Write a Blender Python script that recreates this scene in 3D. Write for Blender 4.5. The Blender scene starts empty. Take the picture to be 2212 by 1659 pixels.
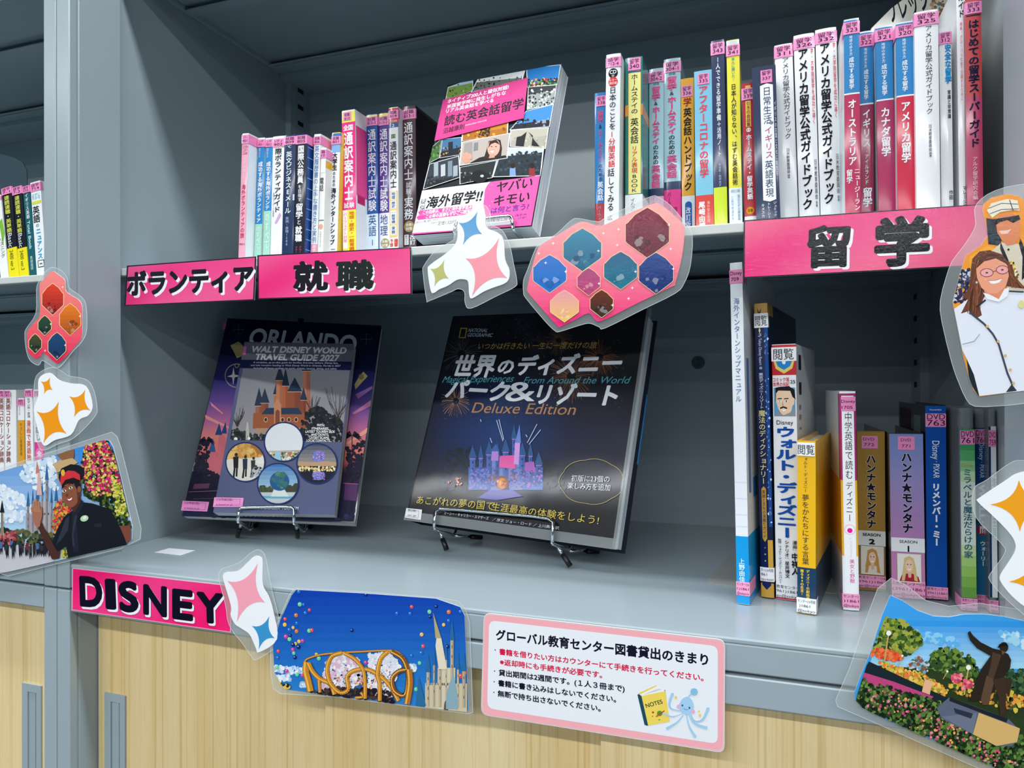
import bpy, math, random
from mathutils import Vector, Matrix
from mathutils.geometry import tessellate_polygon

random.seed(7)
C = bpy.context.scene.collection
SC = bpy.context.scene

# ------------------------------------------------------------------ camera
FPX, CX, CY = 1530.0, 1106.0, 829.5          # focal length and centre for a 2212 x 1659 frame
TH, PI_, RO = 0.3385107, 0.00185249, -0.00208
S = 0.56                                     # metres from the camera to the plane of the posts
CZ = 1.30                                    # height of the camera above the floor
_F = Vector((-math.sin(TH)*math.cos(PI_), math.cos(TH)*math.cos(PI_), math.sin(PI_)))
_R0 = Vector((math.cos(TH), math.sin(TH), 0)); _U0 = _R0.cross(_F)
_R = _R0*math.cos(RO) + _U0*math.sin(RO)
_U = -_R0*math.sin(RO) + _U0*math.cos(RO)
cam_d = bpy.data.cameras.new('camera')
cam = bpy.data.objects.new('camera', cam_d); C.objects.link(cam)
cam_d.sensor_fit = 'HORIZONTAL'; cam_d.sensor_width = 36.0; cam_d.lens = FPX/2212*36
cam_d.clip_start = 0.02
M = Matrix.Identity(4)
for i in range(3):
    M[i][0] = _R[i]; M[i][1] = _U[i]; M[i][2] = -_F[i]
M[2][3] = CZ
cam.matrix_world = M
SC.camera = cam

SC.view_settings.view_transform = 'Standard'
SC.view_settings.look = 'None'
SC.view_settings.gamma = 1
SC.view_settings.use_curve_mapping = False
SC.view_settings.exposure = 0.0

# ------------------------------------------------------------------ world and lamps
world = bpy.data.worlds.new('world'); SC.world = world; world.use_nodes = True
world.node_tree.nodes['Background'].inputs[0].default_value = (0.35, 0.5, 0.7, 1)
world.node_tree.nodes['Background'].inputs[1].default_value = 0.02

LAMP_Z = CZ + 1.25
LAMPS = [(0.335, 54), (-1.12, 70), (-2.6, 84), (-4.1, 78), (-5.6, 78)]
for y, e in LAMPS:
    l = bpy.data.lights.new('tube_light', 'AREA'); l.shape = 'RECTANGLE'
    l.size = 5.0; l.size_y = 0.10; l.energy = e; l.color = (0.95, 0.985, 1.0)
    o = bpy.data.objects.new('tube_light', l); C.objects.link(o)
    o.location = (-0.3, y, LAMP_Z - 0.03)

# ------------------------------------------------------------------ helpers
def lin(c):
    return c/12.92 if c <= 0.04045 else ((c+0.055)/1.055)**2.4
_cc = {}
def hexc(h):
    if not isinstance(h, str): return h
    if h not in _cc:
        s = h.lstrip('#'); s = ''.join(c*2 for c in s) if len(s) == 3 else s
        _cc[h] = tuple(lin(int(s[i:i+2], 16)/255) for i in (0, 2, 4)) + (1.0,)
    return _cc[h]
def mixc(a, b, t):
    a = hexc(a); b = hexc(b); return tuple(a[i]*(1-t)+b[i]*t for i in range(3)) + (1.0,)

def W(x, y, z): return Vector((x*S, y*S, z*S + CZ))
def ray(px, py): return _F + _R*((px-CX)/FPX) - _U*((py-CY)/FPX)
def atY(px, py, Y): r = ray(px, py); return r*(Y/r.y)
def atX(px, py, X): r = ray(px, py); return r*(X/r.x)
def atZ(px, py, Z): r = ray(px, py); return r*(Z/r.z)
def project(P):
    p = Vector((P.x, P.y, P.z-CZ)); d = p.dot(_F)
    return CX + FPX*p.dot(_R)/d, CY - FPX*p.dot(_U)/d

class Frame:
    """a plane in space: origin, u to the right, v up; local axes x=u, y=into the plane, z=v (metres)"""
    def __init__(s, O, u, v):
        s.O = O; s.u = u.normalized(); s.v = (v - s.u*v.dot(s.u)).normalized(); s.n = s.u.cross(s.v)
    def uv(s, px, py):
        r = ray(px, py); o = Vector((0, 0, CZ))
        t = (s.O-o).dot(s.n)/r.dot(s.n); p = o + r*t - s.O
        return (p.dot(s.u), p.dot(s.v))
    def mat(s):
        m = Matrix.Identity(4); y = -s.n
        for i in range(3):
            m[i][0] = s.u[i]; m[i][1] = y[i]; m[i][2] = s.v[i]; m[i][3] = s.O[i]
        return m
def vert_frame(Y, px, py):
    p = atY(px, py, Y); return Frame(W(*p), Vector((1, 0, 0)), Vector((0, 0, 1)))

class MB:
    def __init__(s): s.v = []; s.f = []; s.c = []
    def face(s, pts, col='#ffffff'):
        n = len(s.v); s.v += [tuple(p) for p in pts]; s.f.append(tuple(range(n, n+len(pts))))
        s.c.append(col)
    def box(s, x0, y0, z0, x1, y1, z1, col='#ffffff'):
        P = [(x, y, z) for z in (z0, z1) for y in (y0, y1) for x in (x0, x1)]
        n = len(s.v); s.v += P
        for f in ((0, 2, 3, 1), (4, 5, 7, 6), (0, 1, 5, 4), (2, 6, 7, 3), (0, 4, 6, 2), (1, 3, 7, 5)):
            s.f.append(tuple(n+i for i in f)); s.c.append(col)
    def prism(s, pts, z0, z1, col='#ffffff'):
        """closed outline in x,y (counter-clockwise), extruded in z"""
        n = len(s.v); k = len(pts)
        s.v += [(x, y, z0) for x, y in pts] + [(x, y, z1) for x, y in pts]
        for i in range(k):
            j = (i+1) % k; s.f.append((n+i, n+j, n+k+j, n+k+i)); s.c.append(col)
        for t in tessellate_polygon([[Vector((x, y, 0)) for x, y in pts]]):
            s.f.append((n+t[0], n+t[2], n+t[1])); s.c.append(col)
            s.f.append((n+k+t[0], n+k+t[1], n+k+t[2])); s.c.append(col)
    def slab(s, pts, y0, y1, col='#ffffff'):
        """closed outline in x,z, extruded in y"""
        n = len(s.v); k = len(pts)
        s.v += [(x, y0, z) for x, z in pts] + [(x, y1, z) for x, z in pts]
        for i in range(k):
            j = (i+1) % k; s.f.append((n+i, n+j, n+k+j, n+k+i)); s.c.append(col)
        for t in tessellate_polygon([[Vector((x, z, 0)) for x, z in pts]]):
            s.f.append((n+t[0], n+t[1], n+t[2])); s.c.append(col)
            s.f.append((n+k+t[0], n+k+t[2], n+k+t[1])); s.c.append(col)
    def tube(s, pts, r, seg=8, col='#ffffff', caps=True):
        pts = [Vector(p) for p in pts]; n0 = len(s.v); up = Vector((0.31, 0.17, 0.93))
        for i, p in enumerate(pts):
            a = pts[max(i-1, 0)]; b = pts[min(i+1, len(pts)-1)]; t = (b-a).normalized()
            x = t.cross(up).normalized(); y = t.cross(x)
            for k in range(seg):
                q = 2*math.pi*k/seg; s.v.append(tuple(p + x*(r*math.cos(q)) + y*(r*math.sin(q))))
        for i in range(len(pts)-1):
            for k in range(seg):
                a = n0+i*seg+k; b = n0+i*seg+(k+1) % seg
                s.f.append((a, b, b+seg, a+seg)); s.c.append(col)
        if caps:
            s.f.append(tuple(n0+k for k in range(seg))[::-1]); s.c.append(col)
            m = n0+(len(pts)-1)*seg; s.f.append(tuple(m+k for k in range(seg))); s.c.append(col)
    def build(s, name, mat, parent=None, smooth=False, bevel=0):
        me = bpy.data.meshes.new(name); me.from_pydata(s.v, [], s.f)
        at = me.color_attributes.new('Col', 'FLOAT_COLOR', 'CORNER'); buf = []
        for f, c in zip(s.f, s.c):
            if isinstance(c, list):
                for q in c: buf += hexc(q)
            else: buf += list(hexc(c))*len(f)
        at.data.foreach_set('color', buf)
        if smooth: me.polygons.foreach_set('use_smooth', [True]*len(me.polygons))
        me.materials.append(mat)
        o = bpy.data.objects.new(name, me); C.objects.link(o)
        if parent is not None: o.parent = parent
        if bevel:
            b = o.modifiers.new('bevel', 'BEVEL'); b.width = bevel; b.segments = 2; b.limit_method = 'ANGLE'
            b.angle_limit = 0.9; b.harden_normals = False
        return o

def empty(name, mat=None, loc=None):
    o = bpy.data.objects.new(name, None); C.objects.link(o); o.empty_display_size = 0.02
    if mat is not None: o.matrix_world = mat
    if loc is not None: o.location = loc
    return o
def tag(o, label=None, cat=None, group=None, kind=None):
    if label: o['label'] = label
    if cat: o['category'] = cat
    if group: o['group'] = group
    if kind: o['kind'] = kind
    return o

# ------------------------------------------------------------------ materials
def mat(name, base=None, rough=0.5, metal=0.0, attr=False, coat=0.0, coat_rough=0.05, spec=0.5,
        bump=None, bump_scale=200, bump_str=0.1, trans=None):
    m = bpy.data.materials.new(name); m.use_nodes = True; nt = m.node_tree; b = nt.nodes['Principled BSDF']
    if base: b.inputs['Base Color'].default_value = hexc(base)
    b.inputs['Roughness'].default_value = rough; b.inputs['Metallic'].default_value = metal
    b.inputs['Coat Weight'].default_value = coat; b.inputs['Coat Roughness'].default_value = coat_rough
    b.inputs['Specular IOR Level'].default_value = spec
    if attr:
        a = nt.nodes.new('ShaderNodeAttribute'); a.attribute_name = 'Col'
        nt.links.new(a.outputs['Color'], b.inputs['Base Color'])
    if bump:
        tc = nt.nodes.new('ShaderNodeTexCoord'); n = nt.nodes.new('ShaderNodeTexNoise')
        n.inputs['Scale'].default_value = bump_scale; n.inputs['Detail'].default_value = 2
        bp = nt.nodes.new('ShaderNodeBump'); bp.inputs['Strength'].default_value = bump_str
        bp.inputs['Distance'].default_value = bump
        nt.links.new(tc.outputs['Object'], n.inputs['Vector']); nt.links.new(n.outputs['Fac'], bp.inputs['Height'])
        tgt = 'Coat Normal' if coat > 0 else 'Normal'
        nt.links.new(bp.outputs['Normal'], b.inputs[tgt])
    if trans is not None:
        out = nt.nodes['Material Output']; mx = nt.nodes.new('ShaderNodeMixShader'); tr = nt.nodes.new('ShaderNodeBsdfTransparent')
        mx.inputs[0].default_value = trans
        nt.links.new(tr.outputs[0], mx.inputs[1]); nt.links.new(b.outputs[0], mx.inputs[2]); nt.links.new(mx.outputs[0], out.inputs[0])
    return m

STEEL = mat('powder_coated_steel', '#9eacb3', rough=0.24, bump=0.00012, bump_scale=900, bump_str=0.25)
SHELFEDGE = mat('pale_shelf_edge', '#cdd1cd', rough=0.4)
PRINT = mat('printed_paper', attr=True, rough=0.45, spec=0.12)
GLOSS = mat('glossy_print', attr=True, rough=0.4, coat=0.5, coat_rough=0.08, spec=0.25)
LAMI = mat('laminated_print', attr=True, rough=0.5, spec=0.15, coat=0.4, coat_rough=0.06, bump=0.0006, bump_scale=420, bump_str=0.14)
FILMBOOK = mat('film_covered_print', attr=True, rough=0.4, spec=0.2, coat=0.28, coat_rough=0.10, bump=0.0022, bump_scale=11, bump_str=0.25)
FILM = mat('laminate_film', '#c9d2d2', rough=0.12, trans=0.20)
FILMEDGE = mat('cut_film_edge', '#e8f0f2', rough=0.3, trans=0.65)
CASE = mat('clear_case_plastic', '#9aa4a8', rough=0.12, trans=0.42)
CHROME = mat('chrome_wire', '#d8dde0', rough=0.12, metal=1.0)
RUBBER = mat('black_rubber_tip', '#0b0c10', rough=0.35)
BEND = mat('beige_painted_steel', '#a9aba4', rough=0.45)
DARKST = mat('dark_painted_steel', '#3c5560', rough=0.45)
WALLM = mat('wall_paint', '#6f8490', rough=0.8)  # unseen walls and ceiling, tinted blue so their bounce cools the shadows
CEILM = mat('ceiling_board', '#5b6c78', rough=0.9, bump=0.002, bump_scale=60)
def floor_mat():
    m = mat('blue_bounce_floor', '#16303e', rough=0.95, bump=0.002, bump_scale=800, bump_str=0.4); return m  # unseen floor, coloured blue to throw blue up into the shadows
FLOORM = floor_mat()
def page_mat():
    m = mat('page_block_paper', '#e9ebec', rough=0.7); nt = m.node_tree; b = nt.nodes['Principled BSDF']
    tc = nt.nodes.new('ShaderNodeTexCoord'); mp = nt.nodes.new('ShaderNodeMapping'); n = nt.nodes.new('ShaderNodeTexNoise')
    mp.inputs['Scale'].default_value = (2200, 15, 15); n.inputs['Scale'].default_value = 1.0; n.inputs['Detail'].default_value = 1
    cr = nt.nodes.new('ShaderNodeValToRGB'); cr.color_ramp.elements[0].color = hexc('#a9adb0'); cr.color_ramp.elements[1].color = hexc('#f4f5f5')
    cr.color_ramp.elements[0].position = 0.3; cr.color_ramp.elements[1].position = 0.62
    nt.links.new(tc.outputs['Object'], mp.inputs[0]); nt.links.new(mp.outputs[0], n.inputs['Vector'])
    nt.links.new(n.outputs['Fac'], cr.inputs[0]); nt.links.new(cr.outputs[0], b.inputs['Base Color'])
    return m
PAGES = page_mat()
def page_mat_y():
    m = PAGES.copy(); m.name = 'page_block_paper_flat'
    for n in m.node_tree.nodes:
        if n.type == 'MAPPING': n.inputs['Scale'].default_value = (15, 1700, 15)
    return m
PAGESY = page_mat_y()
def wood_mat():
    m = mat('maple_veneer', rough=0.42); nt = m.node_tree; b = nt.nodes['Principled BSDF']
    L = nt.links.new
    def N(sc, detail, dist=0.0):
        mp = nt.nodes.new('ShaderNodeMapping'); mp.inputs['Scale'].default_value = sc
        n = nt.nodes.new('ShaderNodeTexNoise'); n.inputs['Scale'].default_value = 1.0; n.inputs['Detail'].default_value = detail; n.inputs['Distortion'].default_value = dist
        L(tc.outputs['Object'], mp.inputs[0]); L(mp.outputs[0], n.inputs['Vector']); return n
    def ramp(n, p0, c0, p1, c1):
        cr = nt.nodes.new('ShaderNodeValToRGB'); e = cr.color_ramp.elements
        e[0].position = p0; e[0].color = c0; e[1].position = p1; e[1].color = c1; L(n.outputs['Fac'], cr.inputs[0]); return cr
    def mul(a, b, f=1.0):
        mx = nt.nodes.new('ShaderNodeMix'); mx.data_type = 'RGBA'; mx.blend_type = 'MULTIPLY'; mx.inputs['Factor'].default_value = f
        L(a, mx.inputs['A']); L(b, mx.inputs['B']); return mx.outputs['Result']
    tc = nt.nodes.new('ShaderNodeTexCoord')
    broad = ramp(N((14, 14, 0.8), 3, 0.3), 0.3, hexc('#e4c68a'), 0.7, hexc('#f4dfae'))
    lines = ramp(N((230, 230, 1.1), 2, 0.6), 0.33, (0.86, 0.79, 0.66, 1), 0.47, (1, 1, 1, 1))
    fine = ramp(N((900, 900, 30), 2), 0.35, (0.93, 0.91, 0.88, 1), 0.6, (1, 1, 1, 1))
    L(mul(mul(broad.outputs[0], lines.outputs[0]), fine.outputs[0], 0.7), b.inputs['Base Color'])
    return m
WOOD = wood_mat()
LAMPM = mat('lamp_housing', '#d8dcdf', rough=0.5)

# ------------------------------------------------------------------ glyphs
_gc = {}
def glyphs(s, off=0.0):
    k = (s, off)
    if k not in _gc:
        c = bpy.data.curves.new('t', 'FONT'); c.body = s; c.size = 1; c.offset = off; c.resolution_u = 4 if any(33 < ord(q) < 127 for q in s) and len(s) < 40 else 2
        o = bpy.data.objects.new('t', c); me = o.to_mesh()
        vs = [(v.co.x, v.co.y) for v in me.vertices]; fs = [tuple(p.vertices) for p in me.polygons]
        o.to_mesh_clear(); bpy.data.objects.remove(o); bpy.data.curves.remove(c)
        _gc[k] = (vs, fs)
    return _gc[k]

def clip_convex(poly, clip):
    """Sutherland-Hodgman; clip is convex, either winding, px coordinates"""
    area = sum(clip[i][0]*clip[(i+1) % len(clip)][1]-clip[(i+1) % len(clip)][0]*clip[i][1] for i in range(len(clip)))
    sg = 1 if area > 0 else -1
    out = list(poly)
    for i in range(len(clip)):
        a = clip[i]; b = clip[(i+1) % len(clip)]; inp = out; out = []
        if not inp: break
        def side(p): return sg*((b[0]-a[0])*(p[1]-a[1])-(b[1]-a[1])*(p[0]-a[0]))
        for j in range(len(inp)):
            p = inp[j]; q = inp[(j+1) % len(inp)]; sp = side(p); sq = side(q)
            if sp >= 0: out.append(p)
            if (sp > 0 and sq < 0) or (sp < 0 and sq > 0):
                t = sp/(sp-sq); out.append((p[0]+(q[0]-p[0])*t, p[1]+(q[1]-p[1])*t))
    return out

class Ink:
    """flat print on a surface: coloured shapes and lettering, positions measured in the photograph's pixels"""
    def __init__(s, fr, base=0.0001, step=0.000004, bulge=None, clip=None):
        s.fr = fr; s.h = base; s.step = step; s.m = MB(); s.b = bulge; s.clip = clip; s.lift = 0.0
    def P(s, a, b):
        return (a, -(s.h + (s.b(a) if s.b else 0)), b)
    def up(s): s.h += s.step
    def uvpoly(s, pts, col, split=True):
        if split: s.up()
        if len(pts) < 3: return
        if s.b and split:
            a0 = min(p[0] for p in pts); a1 = max(p[0] for p in pts); b0 = min(p[1] for p in pts)-1; b1 = max(p[1] for p in pts)+1
            if a1-a0 > 0.0025:
                for i in range(math.floor(a0/0.0015), math.ceil(a1/0.0015)):
                    x0 = i*0.0015; x1 = x0+0.0015
                    s.uvpoly(clip_convex(pts, [(x0, b0), (x1, b0), (x1, b1), (x0, b1)]), col, False)
                return
        n = len(s.m.v); s.m.v += [s.P(a, b) for a, b in pts]
        for t in tessellate_polygon([[Vector((a, b, 0)) for a, b in pts]]):
            s.m.f.append((n+t[0], n+t[1], n+t[2])); s.m.c.append(col)
    def poly(s, pts, col):
        if s.clip: pts = clip_convex(pts, s.clip)
        if len(pts) >= 3: s.uvpoly([s.fr.uv(*p) for p in pts], col)
    def uvrect(s, a0, b0, a1, b1, col, n=8):
        if s.b: return s.uvpoly([(a0, b0), (a1, b0), (a1, b1), (a0, b1)], col)
        s.up(); n = 1
        for i in range(n):
            x0 = a0+(a1-a0)*i/n; x1 = a0+(a1-a0)*(i+1)/n
            s.m.face([s.P(x0, b0), s.P(x1, b0), s.P(x1, b1), s.P(x0, b1)], col)
    def grid(s, c4, nx, ny, fn):
        """c4 = TL,TR,BR,BL in px; fn(u,v) -> colour, v down"""
        if s.clip:
            def bp(u, v): return tuple((c4[0][k]*(1-u)+c4[1][k]*u)*(1-v)+(c4[3][k]*(1-u)+c4[2][k]*u)*v for k in (0, 1))
            s.up(); h = s.h
            for j in range(ny):
                for i in range(nx):
                    s.h = h-s.step
                    s.poly([bp(i/nx, j/ny), bp((i+1)/nx, j/ny), bp((i+1)/nx, (j+1)/ny), bp(i/nx, (j+1)/ny)], fn((i+.5)/nx, (j+.5)/ny))
            s.h = h; return
        s.up(); uv = [s.fr.uv(*p) for p in c4]
        def pt(u, v):
            x = [(uv[0][k]*(1-u)+uv[1][k]*u)*(1-v)+(uv[3][k]*(1-u)+uv[2][k]*u)*v for k in (0, 1)]
            return s.P(*x)
        for j in range(ny):
            for i in range(nx):
                q = [(i, j), (i, j+1), (i+1, j+1), (i+1, j)]
                s.m.face([pt(a/nx, b/ny) for a, b in q], [fn(a/nx, b/ny) for a, b in q])
    def gradpoly(s, pts, fn, strips=12):
        """convex px outline filled in strips with a colour that runs along y"""
        y0 = min(p[1] for p in pts); y1 = max(p[1] for p in pts); x0 = min(p[0] for p in pts)-5; x1 = max(p[0] for p in pts)+5
        s.up(); h = s.h
        for k in range(strips):
            a = y0+(y1-y0)*k/strips; b = y0+(y1-y0)*(k+1)/strips
            q = clip_convex(pts, [(x0, a), (x1, a), (x1, b), (x0, b)])
            s.h = h - s.step; s.poly(q, fn((k+.5)/strips))
        s.h = h
    def circ(s, x, y, rx, ry=None, col='#ffffff', n=20, rot=0):
        ry = ry or rx; c, d = math.cos(rot), math.sin(rot)
        s.poly([(x+rx*math.cos(t)*c-ry*math.sin(t)*d, y+rx*math.cos(t)*d+ry*math.sin(t)*c) for t in [2*math.pi*i/n for i in range(n)]], col)
    def line(s, pts, w, col, close=False):
        """stroke of px width w"""
        if close: pts = pts+[pts[0]]
        for a, b in zip(pts, pts[1:]):
            dx, dy = b[0]-a[0], b[1]-a[1]; l = math.hypot(dx, dy)
            if l < 1e-6: continue
            nx, ny = -dy/l*w/2, dx/l*w/2
            h = s.h
            s.poly([(a[0]+nx, a[1]+ny), (b[0]+nx, b[1]+ny), (b[0]-nx, b[1]-ny), (a[0]-nx, a[1]-ny)], col)
            s.h = h
        s.up()
    def blobs(s, area, n, r, cols, asp=1.0):
        if n >= 24: n = int(n*2.4); r *= .66
        x0 = min(p[0] for p in area); x1 = max(p[0] for p in area); y0 = min(p[1] for p in area); y1 = max(p[1] for p in area)
        h = s.h; k = 0; t = 0
        while k < n and t < n*6:
            t += 1; x = random.uniform(x0, x1); y = random.uniform(y0, y1)
            ins = False; j = len(area)-1
            for i in range(len(area)):
                if (area[i][1] > y) != (area[j][1] > y) and x < (area[j][0]-area[i][0])*(y-area[i][1])/(area[j][1]-area[i][1])+area[i][0]: ins = not ins
                j = i
            if not ins: continue
            k += 1; s.h = h + ((k*37) % 89)*0.0000012; q = random.uniform(0.5, 1.2)*r; ph = random.random()*6
            s.poly([(x+q*random.uniform(.7, 1.2)*math.cos(ph+a), y+asp*q*random.uniform(.7, 1.2)*math.sin(ph+a)) for a in (0, 1.05, 2.1, 3.14, 4.2, 5.24)], random.choice(cols))
        s.h = h + 0.00011
    def _emit(s, s2, off, fn, col):
        h0 = s.h; s.h += s.lift; vs, fs = glyphs(s2, 0.0)
        if off < 0.008: sh = [(0, 0)]
        else:
            k = 4 if off < 0.03 else (6 if off < 0.038 else 18)
            sh = [(off*math.cos(2*math.pi*(i+.5)/k), off*math.sin(2*math.pi*(i+.5)/k)) for i in range(k)]
        for i, (dx, dy) in enumerate(sh):
            if i: s.h += 0.0000025
            n = len(s.m.v); s.m.v += [s.P(*fn(x+dx, y+dy)) for x, y in vs]
            for f in fs: s.m.f.append(tuple(n+i for i in f)); s.m.c.append(col)
        s.h = s.h-s.lift if s.lift else s.h
    def text(s, A, B, em, st, col, off=0.0, shear=0.0, shadow=None):
        """one line of lettering; baseline from A to B (px), em height in px"""
        if shadow:
            dx, dy, c2 = shadow; s.text((A[0]+dx, A[1]+dy), (B[0]+dx, B[1]+dy), em, st, c2, off, shear)
        s.up(); a = Vector(s.fr.uv(*A)); b = Vector(s.fr.uv(*B)); t = Vector(s.fr.uv(A[0], A[1]-em))
        e = (t-a).length; d = (b-a); l = d.length; d.normalize(); n = Vector((-d.y, d.x))
        vs, fs = glyphs(st, 0.0)
        if not vs: return
        x0 = min(v[0] for v in vs); x1 = max(v[0] for v in vs); sx = l/max(x1-x0, 1e-6)
        def fn(x, y):
            p = a + d*((x-x0)*sx + y*e*shear) + n*(y*e); return (p.x, p.y)
        s._emit(st, off, fn, col)
    def vtext_uv(s, ac, b0, b1, w, st, col, off=0.0, slant=0.0):
        """vertical lettering in local metres: centre line ac, from b0 (top) to b1"""
        s.up(); n = len(st); ch = (b0-b1)/n
        for i, c in enumerate(st):
            if c in ' \u3000': continue
            top = b0-ch*i; cy = top-ch/2
            if s.b and cy-ch*.5 < 0.0004: continue
            cx = ac + slant*(cy-(b0+b1)/2)
            if c in 'ー―−～~（）()「」|…：[]＝=':
                def fn(x, y, cx=cx, cy=cy): return (cx+(y-0.38)*w, cy-(x-0.5)*ch)
                s._emit(c, off, fn, col)
            elif c in '、。':
                def fn(x, y, cx=cx, cy=cy): return (cx+(x+0.1)*w, cy+(y+0.1)*ch)
                s._emit(c, off, fn, col)
            elif ord(c) < 128:
                vs, fs = glyphs(c, off)
                m = (min(v[0] for v in vs)+max(v[0] for v in vs))/2
                def fn(x, y, cx=cx, cy=cy, m=m): return (cx+(x-m)*w, cy+(y-0.36)*ch)
                s._emit(c, off, fn, col)
            else:
                k = 0.12 if c in 'ィァェォョュャッゃゅょっ' else 0
                def fn(x, y, cx=cx, cy=cy, k=k): return (cx+(x-0.5+k)*w, cy+(y-0.38+k*.5)*ch)
                s._emit(c, off, fn, col)
    def rtext_uv(s, ac, b0, b1, w, st, col, off=0.0):
        """lettering turned a quarter clockwise, reading down"""
        s.up(); vs, fs = glyphs(st, off); x0 = min(v[0] for v in vs); x1 = max(v[0] for v in vs); k = (b0-b1)/(x1-x0)
        s._emit(st, off, lambda x, y: (ac+(y-0.34)*w, b0-(x-x0)*k), col)
    def done(s, name, mat, parent):
        o = s.m.build(name, mat, parent); return o

def zc(scale, ox, oy):
    """turns coordinates read in an enlarged crop into the photograph's pixels"""
    def f(*pts):
        r = [(ox+x/scale, oy+y/scale) for x, y in pts]
        return r if len(r) > 1 else r[0]
    return f

# ------------------------------------------------------------------ the room
def struct(name, boxes, m):
    b = MB()
    for q in boxes: b.box(*q)
    return tag(b.build(name, m), kind='structure')
struct('floor', [(-5, -7, -0.1, 5, 1.3, 0)], FLOORM)
struct('ceiling', [(-5, -7, LAMP_Z+0.03, 5, 1.3, LAMP_Z+0.13)], CEILM)
struct('wall_back', [(-5, 1.2, 0, 5, 1.3, LAMP_Z+0.03)], WALLM)
struct('wall_front', [(-5, -7.1, 0, 5, -7, LAMP_Z+0.03)], WALLM)
struct('wall_left', [(-5.1, -7, 0, -5, 1.3, LAMP_Z+0.03)], WALLM)
struct('wall_right', [(5, -7, 0, 5.1, 1.3, LAMP_Z+0.03)], WALLM)
for i, (y, e) in enumerate(LAMPS):
    b = MB(); b.box(-2.6, -0.11, 0.0, 2.6, 0.11, 0.05)
    o = b.build('ceiling_lamp', LAMPM); o.location = (-0.3, y, LAMP_Z-0.02)
    tag(o, 'long white ceiling lamp, ' + ('nearest the bookcases', 'second row from the bookcases', 'middle row of the five', 'fourth row from the bookcases', 'farthest from the bookcases')[i], 'lamp', 'ceiling lamp rows')

# ------------------------------------------------------------------ steel cabinets
ZB = -0.3413; ZM = 0.2450; ZT = 0.892; ZJ = -0.3885; ZR = -0.4325; YB = 1.780; ZTOP = 1.46
ZFLOOR = -CZ/S
UW = 1.628
def dbx(b, base, X0, Y0, Z0, X1, Y1, Z1, col='#ffffff'):
    p = W(X0, Y0, Z0)-base; q = W(X1, Y1, Z1)-base
    b.box(p.x, p.y, p.z, q.x, q.y, q.z, col)
def part(name, base, boxes, m, parent, bevel=0.0):
    b = MB()
    for q in boxes: dbx(b, base, *q)
    return b.build(name, m, parent, bevel=bevel)

def upper_unit(xa, label, full=True):
    xb = xa+UW; base = W((xa+xb)/2, 1.4, ZJ); r = empty('open_shelf_cabinet', loc=base)
    tag(r, label, 'cabinet', None)
    w = 0.034
    for sgn, x in ((1, xa), (-1, xb)):
        def X(d0, d1): return (x+sgn*d0, x+sgn*d1) if sgn > 0 else (x+sgn*d1, x+sgn*d0)
        a, c = X(0.0008, w); a2, c2 = X(0.0008, w+0.0006)
        part('front_post', base, [(a, 1.0, ZJ, c, 1.017, ZTOP), (a, 1.0195, ZJ, c, 1.117, ZTOP), (a, 1.015, ZJ, *(X(0.0008, w-0.002)[1:] if sgn > 0 else (c-0.0, )), 1.021, ZTOP) if sgn > 0 else (a+0.002, 1.015, ZJ, c, 1.021, ZTOP)], STEEL, r, bevel=0.0012)
        a, c = X(0.0008, 0.0097)
        part('side_panel', base, [(a, 1.117, ZJ, c, YB+0.01, ZTOP)], STEEL, r)
        # slotted rear upright: front strip and near-black blocks standing in for the shade of its slots
        a, c = X(0.0097, 0.0267)
        part('slotted_upright', base, [(a, 1.689, ZB, c, YB, ZTOP)], STEEL, r)
        z = ZB+0.05; bb = MB()
        while z < ZTOP-0.05:
            xs = x+sgn*0.0267
            dbx(bb, base, xs-0.0006, 1.722, z, xs+0.0006, 1.748, z+0.012); z += 0.0475
        bb.build('slot_row', SLOTSHADE, r)
    part('back_panel', base, [(xa+0.0097, YB, ZJ, xb-0.0097, YB+0.008, ZTOP)], STEEL, r)
    part('top_panel', base, [(xa, 1.0, ZTOP, xb, YB+0.01, ZTOP+0.03)], STEEL, r)
    bs = MB(); o2 = [(W(X, Y, 0)-base) for X, Y in ((xa+0.0362, 1.0005), (xb-0.0362, 1.0005), (xb-0.0362, 1.117), (xb-0.0097, 1.117), (xb-0.0097, YB), (xa+0.0097, YB), (xa+0.0097, 1.117), (xa+0.0362, 1.117))]
    bs.prism([(p.x, p.y) for p in o2], (ZB-0.008-ZJ)*S, (ZB-ZJ)*S); dbx(bs, base, xa+0.0364, 1.0009, ZJ+0.0012, xb-0.0364, 1.028, ZB-0.0075)
    bs.build('bottom_shelf', STEEL, r, bevel=0.0012)
    for z in (ZM, ZT):
        x0, x1 = xa+0.0105, xb-0.0105; lip = 0.0157
        sh = part('adjustable_shelf', base, [(x0, 1.135, z-0.004, x1, YB-0.005, z),
             (x0, 1.135, z-lip, x0+0.010, 1.66, z-0.004), (x1-0.010, 1.135, z-lip, x1, 1.66, z-0.004),
             (x0+0.010, 1.135, z-lip, x1-0.010, 1.150, z-lip+0.002),
             (x0+0.010, 1.305, z-lip, x1-0.010, 1.335, z-lip+0.003),
             (x0+0.010, 1.605, z-lip, x1-0.010, 1.66, z-lip+0.003),
             (x0+0.012, 1.615, z-lip-0.003, x1-0.012, 1.63, z-lip),
             (x0, 1.66, z-0.030, x1, YB-0.002, z-0.004)], STEEL, r, bevel=0.0006)
        part('shelf_edge', base, [(x0, 1.12, z-lip, x1, 1.135, z)], SHELFEDGE, sh if False else r, bevel=0.001)
    return r
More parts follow.
